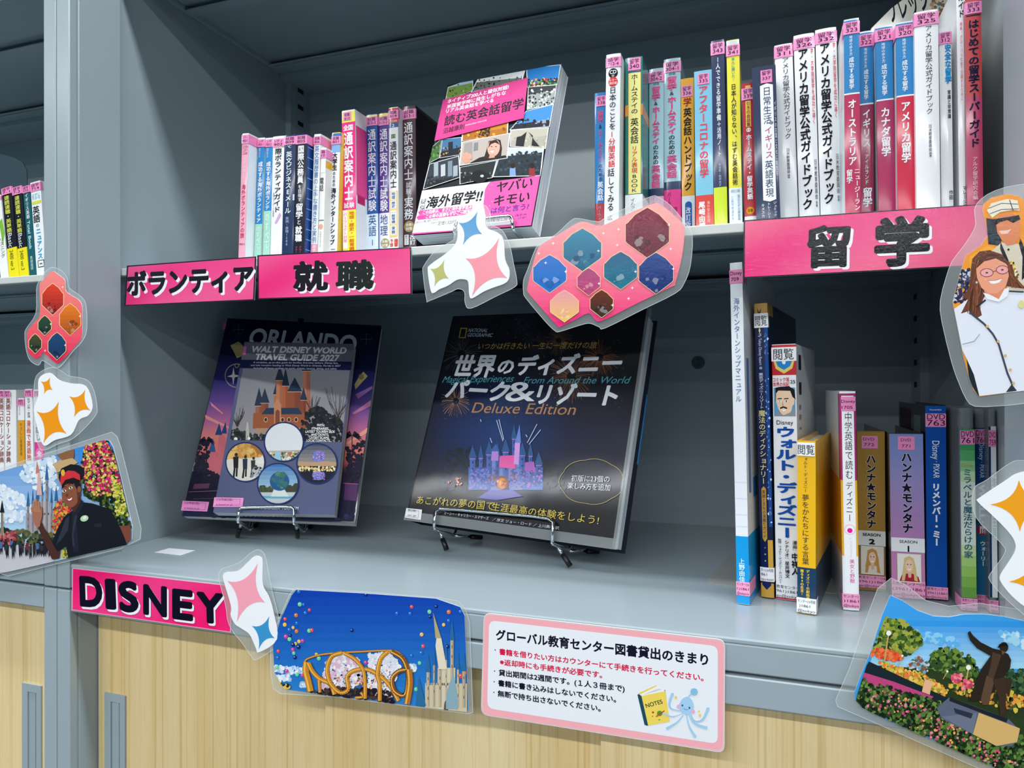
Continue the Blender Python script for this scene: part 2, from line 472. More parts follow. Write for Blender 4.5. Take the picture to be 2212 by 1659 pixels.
def lower_unit(xa, label):
    xb = xa+UW; base = W((xa+xb)/2, 1.4, ZFLOOR); r = empty('sliding_door_cabinet', loc=base)
    tag(r, label, 'cabinet', None); w = 0.034
    for sgn, x in ((1, xa), (-1, xb)):
        def X(d0, d1): return (x+sgn*d0, x+sgn*d1) if sgn > 0 else (x+sgn*d1, x+sgn*d0)
        a, c = X(0.0008, w)
        part('front_post', base, [(a, 1.0, ZFLOOR, c, 1.017, ZJ-0.0035), (a, 1.0195, ZFLOOR, c, 1.10, ZJ-0.0035), (a+0.002, 1.015, ZFLOOR, c-0.002, 1.021, ZJ-0.0035)], STEEL, r, bevel=0.0012)
        a, c = X(0.0008, 0.0097)
        part('side_panel', base, [(a, 1.10, ZFLOOR, c, YB, ZJ-0.0035)], STEEL, r)
    part('back_panel', base, [(xa+0.0097, YB-0.008, ZFLOOR, xb-0.0097, YB, ZJ-0.01)], STEEL, r)
    part('top_rail', base, [(xa+0.0362, 1.0005, ZR, xb-0.0362, 1.016, ZJ-0.0035), (xa+0.0362, 1.016, ZJ-0.012, xb-0.0362, 1.117, ZJ-0.0035), (xa+0.0097, 1.117, ZJ-0.012, xb-0.0097, YB, ZJ-0.0035)], STEEL, r, bevel=0.0012)
    part('plinth', base, [(xa+0.034, 1.02, ZFLOOR, xb-0.034, 1.08, ZFLOOR+0.11)], STEEL, r)
    for i, (x0, x1, y, hx) in enumerate(((0.0362, 0.597, 1.060, 0.057), (0.578, 1.075, 1.042, None), (1.0625, 1.592, 1.024, 1.505))):
        d = part('sliding_door', base, [(xa+x0, y, ZFLOOR+0.11, xa+x1, y+0.014, ZR+0.02)], WOOD, r, bevel=0.0008)
        if hx:
            h0 = xa+hx; h1 = h0+0.053; z1 = -0.607 if i == 0 else -0.598; z0 = z1-0.26; b = MB(); t = 0.0017
            # a pressed pull: rim proud of the door round a sunk channel
            dbx(b, base, h0, y-t*2, z0, h0+0.016, y, z1); dbx(b, base, h1-0.012, y-t*2, z0, h1, y, z1)
            dbx(b, base, h0+0.016, y-t*2, z1-0.016, h1-0.012, y, z1); dbx(b, base, h0+0.016, y-t*2, z0, h1-0.012, y, z0+0.016)
            dbx(b, base, h0+0.016, y-0.0006, z0+0.016, h1-0.012, y, z1-0.016)
            dbx(b, base, h0+0.033, y-t*1.3, z0+0.016, h0+0.036, y, z1-0.016)
            hd = b.build('door_handle', STEEL, d, bevel=0.0006); tag(hd, 'grey steel recessed pull')
    return r
SLOTSHADE = mat('slot_shade', '#070b12', rough=0.9)  # shade inside the slots, put in as colour
XA = -1.2867
CAB = upper_unit(XA, 'large grey steel open bookcase filling the middle of the view')
CABL = upper_unit(XA-UW, 'grey steel open bookcase cut off at the left edge')
CABR = upper_unit(XA+UW, 'grey steel open bookcase starting at the right edge')
lower_unit(XA, 'low cabinet with maple sliding doors under the main bookcase')
lower_unit(XA-UW, 'low maple-door cabinet cut off at the lower left')
lower_unit(XA+UW, 'low maple-door cabinet beyond the right edge')
b = MB()   # pressed square tabs and a bolt
o = empty('bolt', loc=W(*atY(1508, 783, YB-0.001)))
b.prism([(0.0052*math.cos(t), 0.0052*math.sin(t)) for t in [math.pi*i/3 for i in range(6)]], 0, 0.004, '#30383c')
bb = b.build('bolt_head', DARKST, o); bb.rotation_euler = (math.pi/2, 0, 0)
b = MB(); b.tube([(0, -0.004, 0), (0, -0.012, 0)], 0.0028, 8, '#30383c'); b.build('thread_end', DARKST, o)
b = MB(); b.prism([(0.009*math.cos(t), 0.009*math.sin(t)) for t in [math.pi*i/8 for i in range(16)]], -0.001, 0.0006, '#30383c')
bb = b.build('washer', DARKST, o); bb.rotation_euler = (math.pi/2, 0, 0)
tag(o, 'small dark bolt in the back panel right of the black book', 'bolt')
# ------------------------------------------------------------------ books
def ucurve(w, d, t, bulge, off=0.0, n=8, back=True):
    """outline of a bound cover seen from above: left board, rounded spine, right board"""
    out = [(-off, d)]
    def bl(a): return bulge*(1-(2*a/w-1)**2)
    out += [(-off, bl(0)*-1+0.0)]
    for i in range(n+1):
        a = w*i/n; aa = a + (off if i == n else (-off if i == 0 else 0))
        out.append((aa, -bl(a)-off))
    out += [(w+off, d)]
    inn = [(w-t, d)]
    for i in range(n, -1, -1):
        a = t+(w-2*t)*i/n; inn.append((a, -bl(a)+t))
    inn += [(t, d)]
    pts = out+inn; res = []
    for p in pts:
        if not res or (abs(p[0]-res[-1][0])+abs(p[1]-res[-1][1])) > 1e-6: res.append(p)
    return res
def ushell(mb, w, d, z0, z1, bulge, off, th, col, n=8, dl=None, dr=None):
    """thin strip wrapped round the spine (label, belly band); dl/dr = how far it runs back on each side"""
    dl = d if dl is None else dl; dr = d if dr is None else dr
    def bl(a): return bulge*(1-(2*a/w-1)**2)
    pts = [(-off, dl)] + [((w+2*off)*i/n-off, -bl(w*i/n)-off) for i in range(n+1)] + [(w+off, dr)]
    for a, b in zip(pts, pts[1:]):
        mb.face([(a[0], a[1], z0), (b[0], b[1], z0), (b[0], b[1], z1), (a[0], a[1], z1)], col)

def book(label, tl, trx, bl, Y=None, Z=ZM, yaw=0.0, depth=0.14, cover='#ffffff', bulge=0.0015, hard=False,
         sticker=None, low=None, bands=(), items=(), side=(), group=None, mat_=None, cat='book', name='book', pages=True, base_lift=0.0006, case=False, topw=None):
    """tl: top-left corner of the spine in px, trx: its top-right x, bl: a lower point of the left edge"""
    mat_ = mat_ or GLOSS
    if Y is None: p = atZ(bl[0], bl[1], Z)
    else: p = atY(bl[0], bl[1], Y)
    O = W(*p); u = Vector((math.cos(yaw), math.sin(yaw), 0)); v = Vector((0, 0, 1))
    O.z = CZ + Z*S if Y is not None else O.z
    fr = Frame(O, u, v)
    if Y is not None:
        q = fr.uv(*bl); s0 = fr.uv(*tl)
        # carry the left edge down to the shelf along its own slope
        k = (s0[0]-q[0])/(s0[1]-q[1]); a0 = q[0]-k*q[1]; O = O + u*a0; fr = Frame(O, u, v)
    t0 = fr.uv(*tl); t1 = fr.uv(trx, tl[1]); lean = math.atan2(t0[0], t0[1]); w = (t1[0]-t0[0])*math.cos(lean); h = math.hypot(*t0)
    O = O + v*(max(0, math.sin(lean))*w + base_lift)
    fr = Frame(O, u*math.cos(lean)-v*math.sin(lean), v*math.cos(lean)+u*math.sin(lean))
    r = empty(name, fr.mat()); tag(r, label, cat, group)
    bulge *= 0.45
    t = 0.0022 if hard else 0.0005; inset = 0.003 if hard else 0.0
    if case:
        make_case(r, w, depth, h, cover)
    else:
        b = MB(); b.prism(ucurve(w, depth, t, bulge), 0, h, cover)
        b.build('cover', mat_, r)
        if pages:
            b = MB(); pts = [(t, depth-0.0015 if not hard else depth-0.004)]+[(t+(w-2*t)*i/6, -bulge*(1-(2*i/6-1)**2)+t+0.0002) for i in range(7)]+[(w-t, depth-0.0015 if not hard else depth-0.004)]
            b.prism(pts, inset+0.0002, h-inset-0.0004); b.build('page_block', PAGES, r)
    y0p = project(fr.O)[1]; y1p = project(fr.O+fr.v*h)[1]
    def B(yp): return max((yp-y0p)/(y1p-y0p)*h, 0.0003 if Y is not None else -1)
    def BU(yp): return (yp-y0p)/(y1p-y0p)*h
    def bf0(a): return bulge*(1-(2*min(max(a/w, 0), 1)-1)**2)
    def bf(a):
        i = math.floor(a/0.0015); t = a/0.0015-i; return bf0(i*0.0015)*(1-t)+bf0((i+1)*0.0015)*t
    ink = Ink(fr, base=0.00012, bulge=bf); ink.lift = bulge*0.13
    bm = MB(); lev = 0.00006
    for bd in bands:      # (y0, y1, colour[, wraps])
        bm = MB(); lev += 0.00003; ushell(bm, w, depth-0.001, max(B(bd[1]), 0.0003), min(B(bd[0]), h-0.0003), bulge, lev, 0.0001, bd[2],
                 dl=(depth-0.001 if len(bd) < 4 else bd[3]), dr=(depth-0.001 if len(bd) < 4 else bd[3])); bm.build('printed_band', mat_, r)
    ink.h = lev + 0.00006 + bulge*0.12
    for s in side:        # print on the side faces: (which, y_from, y_to, z0frac, z1frac, colour)
        which, d0, d1, z0, z1, col = s; x = -ink.h if which == 'l' else w+ink.h
        ink.m.face([(x, d0, z0*h), (x, d1, z0*h), (x, d1, z1*h), (x, d0, z1*h)], col)
    for it in items:
        k = it[0]
        if k == 'v': _, fx, ya, yb, wf, st, col, off = it; ink.vtext_uv(fx*w, BU(ya), BU(yb), wf*w, st, col, off)
        elif k == 'r': _, fx, ya, yb, wf, st, col, off = it; ink.rtext_uv(fx*w, B(ya), B(yb), wf*w, st, col, off)
        elif k == 'R': _, f0, f1, ya, yb, col = it; ink.uvrect(f0*w, B(yb), f1*w, B(ya), col)
        elif k == 'C': _, fx, yc, rf, col = it; ink.up(); c = B(yc); ink.uvpoly([(fx*w+rf*w*math.cos(q), c+rf*w*math.sin(q)) for q in [math.pi*i/10 for i in range(20)]], col)
        elif k == 't': _, f0, f1, yb, em, st, col, off = it; _ht(ink, f0*w, f1*w, B(yb), em, st, col, off, B)
        elif k == 'P': _, pts, col = it; ink.uvpoly([(a*w, B(y)) for a, y in pts], col)
        elif k == 'F': it[1](ink, w, B)
    if ink.m.v: ink.done('lettering', PRINT, r)
    def stick(spec, nm):
        ya, yb, col, lines, wrap = spec[:5]
        b = MB(); zo = lev + 0.0004; x0, x1 = (0, 1) if len(spec) < 6 else spec[5]
        if wrap: ushell(b, w, depth, B(yb), B(ya), bulge, zo, 0.0001, col, dl=wrap, dr=wrap)
        else:
            for i in range(6):
                a = w*(x0+(x1-x0)*i/6); c = w*(x0+(x1-x0)*(i+1)/6)
                b.face([(a, -bf(a)-zo, B(yb)), (c, -bf(c)-zo, B(yb)), (c, -bf(c)-zo, B(ya)), (a, -bf(a)-zo, B(ya))], col)
        so = b.build(nm, GLOSS, r)
        k2 = Ink(fr, base=zo+0.00008+bulge*0.15, bulge=bf)
        for f0, f1, yb_, em, st, col2, off in lines: _ht(k2, f0*w, f1*w, B(yb_), em, st, col2, off, B)
        if k2.m.v: k2.done('sticker_lettering', PRINT, so)
    if sticker: stick(sticker, 'call_number_sticker')
    if low: stick(low, 'ownership_sticker')
    return r, fr, w, h, B
def _ht(ink, a0, a1, b, em, st, col, off, B):
    ink.up(); vs, fs = glyphs(st, off)
    if not vs: return
    x0 = min(v[0] for v in vs); x1 = max(v[0] for v in vs); e = abs(B(0)-B(em)); k = (a1-a0)/(x1-x0)
    ink._emit(st, off, lambda x, y: (a0+(x-x0)*k, b+y*e), col)
def make_case(r, w, d, h, cover):
    b = MB(); t = 0.0008; rr = min(0.004, w*0.3)
    pts = [(0, d), (0, rr), (rr*0.3, rr*0.3), (rr, 0), (w-rr, 0), (w-rr*0.3, rr*0.3), (w, rr), (w, d),
           (w-t, d), (w-t, rr), (w-rr, t), (rr, t), (t, rr), (t, d)]
    b.prism(pts, 0, h); b.box(t, t*3, h-0.001, w-t, d, h-0.0002); b.build('clear_shell', CASE, r, bevel=0.0004)
    b = MB(); b.box(t*1.5, t*1.5, 0.004, w-t*1.5, d-0.002, h-0.0155, '#20262c'); b.box(w*0.2, d*0.04, h-0.0155, w*0.8, d-0.004, h-0.004, '#4a5358'); b.build('disc_tray', PRINT, r)

PK = '#f58fc4'; PKL = '#fba3d0'; INKC = '#141428'; WH = '#f3f5f9'
def stk(ya, yb, l1, l2, wrap=0.0, f=(0, 1), col=PK, m=0.12):
    hgt = yb-ya; a = f[0]+(f[1]-f[0])*m; c = f[1]-(f[1]-f[0])*m
    return (ya, yb, col, [(a, c, ya+hgt*0.44, hgt*0.44, l1, INKC, 0.0), (a, c, ya+hgt*0.84, hgt*0.44, l2, INKC, 0.0)], wrap, f)
q1 = zc(4.609, 500, 200)
def qx(x): return 500+x/4.609
def qy(y): return 200+y/4.609
G1 = 'paperbacks on the left of the middle shelf'
def L(label, x0, x1, yt, xb, yb_, Y, **k):
    return book(label, (qx(x0), qy(yt)), qx(x1), (qx(xb), qy(yb_)), Y=Y, group=G1, **k)
L('thin pink-spined paperback with white sides, first at the left end', 110, 172, 418, 72, 1600, 1.17, depth=0.15, cover='#eef1f4', bulge=0.0006,
  bands=[(qy(432), qy(1640), '#f4a9bf', 0.0004)], sticker=stk(qy(425), qy(512), 'ンティ', '901', 0.045),
  items=[('r', .5, qy(530), qy(620), 1.0, 'ボランティアの', '#c23060', .02), ('v', .5, qy(650), qy(900), .5, '仕事の道しるべ', '#fbe3ea', 0), ('v', .5, qy(915), qy(1450), .68, '海外ボランティアの旅', '#c2264f', .01), ('t', .1, .9, qy(1520), 6, '901', '#333344', 0)])
for i, (a, c, d, t, sp) in enumerate(((268, 334, 228, 462, 1310), (345, 412, 315, 462, 1180))):
    L(['narrow blue paperback with a green foot, nearer the pink spine', 'narrow blue paperback with a longer pale green foot, second of the twin pair'][i], a, c, t, d, 1580, 1.195, depth=0.13, cover='#e8f3ee', bulge=0.0006,
      bands=[(qy(545), qy(sp), '#1184c8', 0.0004), (qy(sp), qy(1640), '#a6dcc8', 0.0004)], sticker=stk(qy(470), qy(545), 'ンテ', '903-%d' % (i+1), 0.006),
      items=[('v', .3, qy(555), qy(650), .35, '地球の歩き方', '#d7ecf8', 0), ('v', .5, qy(690), qy(sp-10), .68, '成功する海外ボランティア'[:12 if i == 0 else 10], '#ffffff', .025),
             ('v', .5, qy(sp+20), qy(1560), .6, 'のすべて', '#eefaf4', .01)])
L('white paperback with black kana title beside the twin blue ones', 415, 528, 450, 388, 1580, 1.195, depth=0.13, cover='#f2f3f4', bulge=0.001,
  sticker=stk(qy(468), qy(548), 'ンティ', '902', 0.02), items=[('v', .52, qy(560), qy(1200), .62, '際ボランティアガイド', '#1b1b2a', .02), ('v', .2, qy(1000), qy(1240), .14, '国際ボランティア情報局', '#555566', 0),
  ('P', [(.35, qy(1300)), (.75, qy(1200)), (.9, qy(1225)), (.5, qy(1310))], '#d9a6d8')])
L('navy paperback on writing business mail, white lettering', 530, 643, 436, 504, 1590, 1.195, depth=0.13, cover='#123059', bulge=0.001,
  sticker=stk(qy(445), qy(525), '就職', '809', 0.02), items=[('v', .45, qy(530), qy(560), .5, 'て', WH, .02), ('v', .45, qy(590), qy(1210), .55, '英文ビジネスEメール', WH, .02), ('v', .42, qy(1240), qy(1530), .3, '実例・表現1200', '#b9c8e0', .0), ('R', .85, 1.0, qy(1020), qy(1080), '#c8d4e4')])
L('black-spined paperback with blue ruled side beside the navy one', 649, 752, 432, 622, 1590, 1.195, depth=0.13, cover='#0b3f86', bulge=0.0006,
  bands=[(qy(520), qy(1640), '#0b1024', 0.0004)], sticker=stk(qy(432), qy(518), '就職', '805', 0.03),
  side=[('r', .002, .128, z, z+.006, '#7fb0e6') for z in [0.08*i+.02 for i in range(12)]],
  items=[('v', .48, qy(530), qy(910), .62, '国際公務員', WH, .03), ('v', .45, qy(920), qy(1090), .36, 'を目指す', WH, .01), ('v', .45, qy(1105), qy(1260), .72, '留学', WH, .03), ('v', .45, qy(1265), qy(1320), .45, 'と', WH, .01), ('v', .43, qy(1330), qy(1490), .68, '就職', WH, .03), ('v', .25, qy(1530), qy(1600), .25, 'マネー', '#d84a6c', 0), ('v', .65, qy(1530), qy(1600), .25, 'グロー', '#d84a6c', 0)])
L('white paperback with pale blue characters on a resume guide', 826, 890, 425, 790, 1580, 1.212, depth=0.13, cover='#eef0f2', bulge=0.0006,
  sticker=stk(qy(440), qy(520), '就職', '806', 0.045), items=[('v', .5, qy(530), qy(1500), .75, '英文履歴書の上手な書き方と実例', '#3c78b4', .0), ('R', 0, 1, qy(1510), qy(1600), '#ec9bb0'), ('v', .5, qy(1515), qy(1590), .55, '語学', '#fff4f6', .01)])
L('short white paperback with a yellow patch and a low pink sticker', 894, 945, 560, 860, 1590, 1.212, depth=0.12, cover='#f0efe9', bulge=0.0006,
  bands=[(qy(680), qy(750), '#f2b51c', 0.06)], sticker=stk(qy(572), qy(655), '職', '10', 0.045), items=[('R', 0, 1, qy(660), qy(800), '#f3f2ee'), ('v', .35, qy(845), qy(985), .85, '電話', '#22222e', .01), ('C', .45, qy(1335), .42, '#f2a987'), ('v', .45, qy(1380), qy(1540), .35, 'ベテランコース', '#555560', 0), ('R', 0, 1, qy(1268), qy(1276), '#666a70')])
L('white paperback with yellow side, title in black, blue top corner', 1004, 1086, 410, 968, 1590, 1.235, depth=0.13, cover='#e7c33c', bulge=0.0008,
  bands=[(qy(540), qy(1640), '#f1f3f5', 0.0004), (qy(500), qy(600), '#7db3dd', 0.0004), (qy(412), qy(440), '#2673b8', 0.002)], sticker=stk(qy(440), qy(520), '就職', '801', 0.003),
  items=[('v', .45, qy(600), qy(780), .58, '大学生', '#181826', .03), ('v', .42, qy(790), qy(940), .34, 'のための', '#181826', .02), ('v', .42, qy(950), qy(1520), .6, '海外インターンシップ', '#181826', .03), ('R', .3, .8, qy(1560), qy(1566), '#333')])
L('hot pink and yellow exam guide with a yellow disc on its side', 1100, 1228, 190, 1112, 1560, 1.25, depth=0.145, cover='#f0f1f4', bulge=0.0006,
  bands=[(qy(200), qy(305), '#f3ec62', 0.0004), (qy(305), qy(1175), '#ee1a80', 0.0004), (qy(1175), qy(1640), '#f5e43c', 0.0004)], sticker=(qy(205), qy(285), PK, [(.22, .62, qy(245), 8, '就職', INKC, 0), (.22, .62, qy(280), 7, '813', INKC, 0)], 0, (.1, .72)),
  side=[('r', .002, .07, .45, .90, '#ee4f96'), ('r', .004, .02, .40, .46, '#c0206a')],
  items=[('v', .3, qy(330), qy(390), .4, '全', WH, .03), ('v', .68, qy(330), qy(390), .4, '国', WH, .03), ('v', .5, qy(400), qy(1085), .72, '通訳案内士', WH, .03), ('v', .3, qy(1100), qy(1160), .4, '試', WH, .02), ('v', .72, qy(1100), qy(1160), .4, '験', WH, .02), ('R', .0, .38, qy(1175), qy(1560), '#fbeef2'), ('v', .2, qy(1200), qy(1500), .3, 'パーフェクト対策', '#e0357e', .0), ('v', .7, qy(1190), qy(1580), .4, '地理・歴史・一般常識', '#d86a10', .02)])
L('blue exam guide fading to white at the foot', 1345, 1450, 230, 1355, 1560, 1.295, depth=0.145, cover='#2757a4', bulge=0.0012,
  bands=[(qy(345), qy(1215), '#14509f', 0.0004), (qy(1215), qy(1640), '#dbe8f4', 0.0004), (qy(232), qy(250), '#f4ea9a', 0.001)], sticker=stk(qy(252), qy(340), '就職', '813-3', 0.004),
  items=[('v', .5, qy(370), qy(1190), .78, '通訳案内士試験', WH, .01), ('v', .5, qy(1220), qy(1440), .78, '英語', '#24588f', .0), ('v', .5, qy(1455), qy(1540), .6, '1', '#24588f', .0)])
L('purple exam guide fading to white at the foot', 1466, 1565, 215, 1473, 1560, 1.30, depth=0.145, cover='#50338a', bulge=0.0012,
  bands=[(qy(340), qy(1205), '#54348c', 0.0004), (qy(1205), qy(1640), '#e6eaf4', 0.0004), (qy(217), qy(245), '#f6ea66', 0.001)], sticker=stk(qy(245), qy(335), '就職', '813-2', 0.004),
  items=[('v', .5, qy(365), qy(1190), .8, '通訳案内士試験', WH, .01), ('v', .5, qy(1215), qy(1435), .78, '地理', '#3c4a80', .0), ('C', .6, qy(1505), .42, '#a8975a'), ('t', .3, .9, qy(1500), 7, '合格!', '#fff', .01), ('t', .3, .9, qy(1540), 7, '対策', '#fff', .01)])
L('white exam guide with a red top and boxed blue subjects', 1567, 1658, 160, 1572, 1560, 1.30, depth=0.145, cover='#f2f3f5', bulge=0.0012,
  bands=[(qy(163), qy(190), '#d8403e', 0.001), (qy(270), qy(310), '#d8322e', 0.0004), (qy(310), qy(355), '#1d5c9c', 0.0004)], sticker=stk(qy(185), qy(270), '就職', '814', 0.003),
  items=[('t', .1, .9, qy(303), 7, 'U-CAN', WH, .01), ('t', .35, .65, qy(350), 9, '2', WH, .02), ('v', .5, qy(420), qy(465), .5, '国', '#4a8a3c', .02), ('v', .5, qy(490), qy(960), .75, '通訳案内士', '#232330', .01),
         ('R', .08, .92, qy(985), qy(1440), '#f6d27c')] + [x for a, c, s in ((990, 1075, '地理'), (1085, 1160, '歴史'), (1180, 1315, '一般常識'), (1330, 1420, '実務')) for x in (('R', .2, .8, qy(a), qy(c), WH), ('v', .5, qy(a+6), qy(c-6), .42, s, '#1c4f92', .02))] + [('v', .28, qy(1460), qy(1540), .4, '予想', '#e0452e', .02), ('v', .76, qy(1460), qy(1540), .45, '速習', '#e0452e', .03)])
L('dark maroon exam guide next to the face-out book', 1706, 1832, 150, 1712, 1530, 1.32, depth=0.15, cover='#241420', bulge=0.0015,
  bands=[(qy(160), qy(1640), '#4a2834', 0.0004)], sticker=stk(qy(178), qy(275), '就職', '813-1', 0.002),
  items=[('v', .45, qy(300), qy(885), .74, '通訳案内士', WH, .01), ('v', .45, qy(895), qy(1025), .42, '試験', WH, .0), ('v', .45, qy(1045), qy(1275), .74, '実務', WH, .01), ('C', .48, qy(1340), .40, '#a8925a'), ('t', .22, .74, qy(1335), 7, '合格!', '#fff', .01), ('t', .22, .74, qy(1375), 7, '対策', '#fff', .01), ('R', .1, .45, qy(1420), qy(1520), '#eeeeee'), ('v', .28, qy(1425), qy(1515), .25, '新ガイド', '#333', 0), ('v', .75, qy(1425), qy(1525), .45, '改訂', WH, .02)],
  side=[('r', .002, .10, .02, .98, '#20121e')])

def rx(x): return 1260+x/3.770
def ry(y): return 80+y/3.770
G2 = 'paperbacks in the middle of the upper shelf'
def L2(label, x0, x1, yt, xb, yb_, Y, **k):
    return book(label, (rx(x0), ry(yt)), rx(x1), (rx(xb), ry(yb_)), Y=Y, group=G2, **k)
L2('short blue book with a red foot beside the free space', 93, 188, 466, 95, 1400, 1.19, depth=0.13, cover='#1274b4', bulge=0.002,
   bands=[(ry(1360), ry(1700), '#a52a3c', 0.0004)], sticker=stk(ry(490), ry(572), '留学', '338', 0, (.15, 1)),
   items=[('v', .5, ry(610), ry(710), .5, '留学', '#e24c78', .02), ('v', .5, ry(715), ry(760), .4, '&', '#101828', 0), ('v', .5, ry(765), ry(1030), .4, 'ホームステイ', '#e24c78', .02), ('v', .5, ry(1040), ry(1180), .35, 'のための', '#101828', .01), ('v', .5, ry(1185), ry(1340), .5, '英会話', WH, .02), ('v', .4, ry(1380), ry(1560), .3, 'バーウィック', '#d8b0b8', 0)])
L2('thick white book with a black disc badge and black title', 188, 305, 155, 172, 1400, 1.17, depth=0.145, cover='#eceff2', bulge=0.002,
   sticker=stk(ry(175), ry(255), '語学', '712-4', 0.003), side=[('r', .03+.0*i, .04, .05+.12*i, .12+.12*i, '#16161f') for i in range(7)],
   items=[('C', .5, ry(305), .33, '#15151f'), ('t', .27, .73, ry(310), 11, 'CD', WH, .02), ('v', .5, ry(315), ry(340), .2, '付', WH, 0), ('C', .5, ry(375), .33, '#d8312c'), ('t', .22, .78, ry(370), 6, 'カラー', WH, .01), ('t', .22, .78, ry(395), 6, '改訂版', WH, .01),
          ('v', .5, ry(415), ry(765), .5, '日本のことを', '#15151f', .01), ('v', .48, ry(770), ry(1070), .5, '1分間英語', '#d8312c', .01), ('v', .45, ry(1075), ry(1425), .5, '話してみる'.replace('話', '話'), '#15151f', .01), ('v', .42, ry(1455), ry(1500), .4, '広', '#555', 0)])
L2('thick teal book with a yellow title panel and white foot', 342, 482, 182, 342, 1400, 1.20, depth=0.145, cover='#12796f', bulge=0.002,
   bands=[(ry(560), ry(650), '#e58a3a'), (ry(1290), ry(1700), '#e9ecec')], sticker=stk(ry(185), ry(285), '留学', '340', 0, (.18, .90)),
   items=[('P', [(.15, ry(250)), (.4, ry(290)), (.85, ry(300)), (.8, ry(280))], '#7d6cb8'), ('R', .18, .92, ry(305), ry(1285), '#efe795'), ('R', .18, .2, ry(305), ry(1285), '#b7862c'), ('R', .9, .92, ry(305), ry(1285), '#b7862c'), ('v', .55, ry(315), ry(640), .42, 'ホームステイの', '#1a1a22', .01), ('v', .55, ry(670), ry(880), .48, '英会話', '#1a1a22', .01), ('v', .55, ry(895), ry(1120), .36, 'リアル表現', '#cf3d2a', .01), ('v', .55, ry(1125), ry(1275), .46, 'BOOK', '#1a1a22', .0), ('v', .45, ry(1320), ry(1440), .3, 'イムラン', '#5a6064', 0)])
for i, (a, c, t, bx, l, ye) in enumerate(((537, 655, 272, 537, '304-2', 1240), (657, 792, 192, 660, '304-1', 1185))):
    L2(['pale blue book with pink title, the shorter of two', 'pale blue book with pink title, the taller of two'][i], a, c, t, bx, 1400, 1.27, depth=0.13, cover='#a8cdd8', bulge=0.0022,
       bands=[(ry(ye), ry(ye+65), '#16305c'), (ry(ye+65), ry(1700), '#e8a0bd' if i == 0 else '#ec2f8e')], sticker=stk(ry(t+20), ry(t+108), '留学', l, 0.004),
       items=[('t', .3, .7, ry(t+128), 8, '改版', '#1a7a86', .01), ('v', .48, ry(t+140), ry(t+255), .62, '留学', '#ee5d96', .035), ('v', .48, ry(t+258), ry(t+300), .4, '&', '#141420', .0), ('v', .48, ry(t+305), ry(t+610), .56, 'ホームステイ', '#ee4585', .035), ('v', .47, ry(t+615), ry(t+775), .42, 'のための', '#141420', .015), ('v', .47, ry(t+780), ry(t+965), .62, '英会話', '#ee5d96', .035), ('v', .3, ry(1270), ry(1500), .25, 'バーウィック', '#7a2040' if i else '#884a60', .01), ('v', .65, ry(1390), ry(1470), .3, '細井', '#7a2040', 0)])
L2('short yellow-orange handbook with black title, blue tag at the foot', 794, 898, 350, 805, 1500, 1.27, depth=0.12, cover='#efa81c', bulge=0.0015,
   bands=[(ry(1300), ry(1700), '#e6eaee')], sticker=stk(ry(405), ry(495), '留学', '336', 0, (.05, .9)),
   items=[('v', .5, ry(500), ry(575), .68, '学', '#a82828', .02), ('v', .5, ry(585), ry(1260), .66, '英会話ハンドブック', '#15151c', .025), ('R', .25, .78, ry(1370), ry(1700), '#1c64ac'), ('C', .515, ry(1372), .265, '#1c64ac'), ('v', .5, ry(1390), ry(1560), .4, '改訂版', WH, .01)])
L2('light blue book with a coral title and red foot', 902, 1046, 290, 918, 1500, 1.20, depth=0.13, cover='#7cc0dc', bulge=0.001,
   bands=[(ry(1295), ry(1700), '#d83a30')], sticker=stk(ry(310), ry(398), '留学', '335', 0, (.2, .85)),
   items=[('v', .5, ry(405), ry(1155), .56, 'アフターコロナの留学', '#ee4a58', .025), ('v', .35, ry(1345), ry(1570), .38, '尾﨑由博', WH, .03), ('v', .72, ry(1345), ry(1520), .18, '海外安全管理', '#f6c8c0', 0)])
L2('tall thin navy book with lime foot', 1040, 1145, 42, 1068, 1500, 1.20, depth=0.15, cover='#1a2c58', bulge=0.0012,
   bands=[(ry(1230), ry(1700), '#cfe028')], sticker=stk(ry(55), ry(155), '留学', '343', 0.003),
   items=[('v', .5, ry(170), ry(745), .36, '1人でできる留学準備＋', WH, .015), ('v', .5, ry(745), ry(985), .34, '活用ノート', WH, .015), ('v', .5, ry(1035), ry(1225), .2, '高濱愛/田中共子', '#c8d2e8', 0)])
L2('tall thin yellow book with curled film at the top', 1165, 1268, 38, 1192, 1500, 1.20, depth=0.15, cover='#efe33c', bulge=0.0012,
   bands=[(ry(38), ry(80), '#cdd2d4'), (ry(1235), ry(1700), '#e6ecee')], sticker=stk(ry(75), ry(165), '留学', '341', 0.003),
   items=[('v', .5, ry(175), ry(370), .28, '米人に聞いた!', '#2a9a8c', .01), ('v', .5, ry(390), ry(1215), .42, '日本人が知らない、はずむ英会話術', '#1c1c22', .015), ('t', .15, .85, ry(1270), 7, '改訂12版', '#3a8cc0', 0), ('v', .25, ry(1300), ry(1500), .22, 'これでサヨナラ', '#3a8cc0', 0), ('v', .75, ry(1290), ry(1500), .22, '役立たずの英会話', '#3a8cc0', 0)])
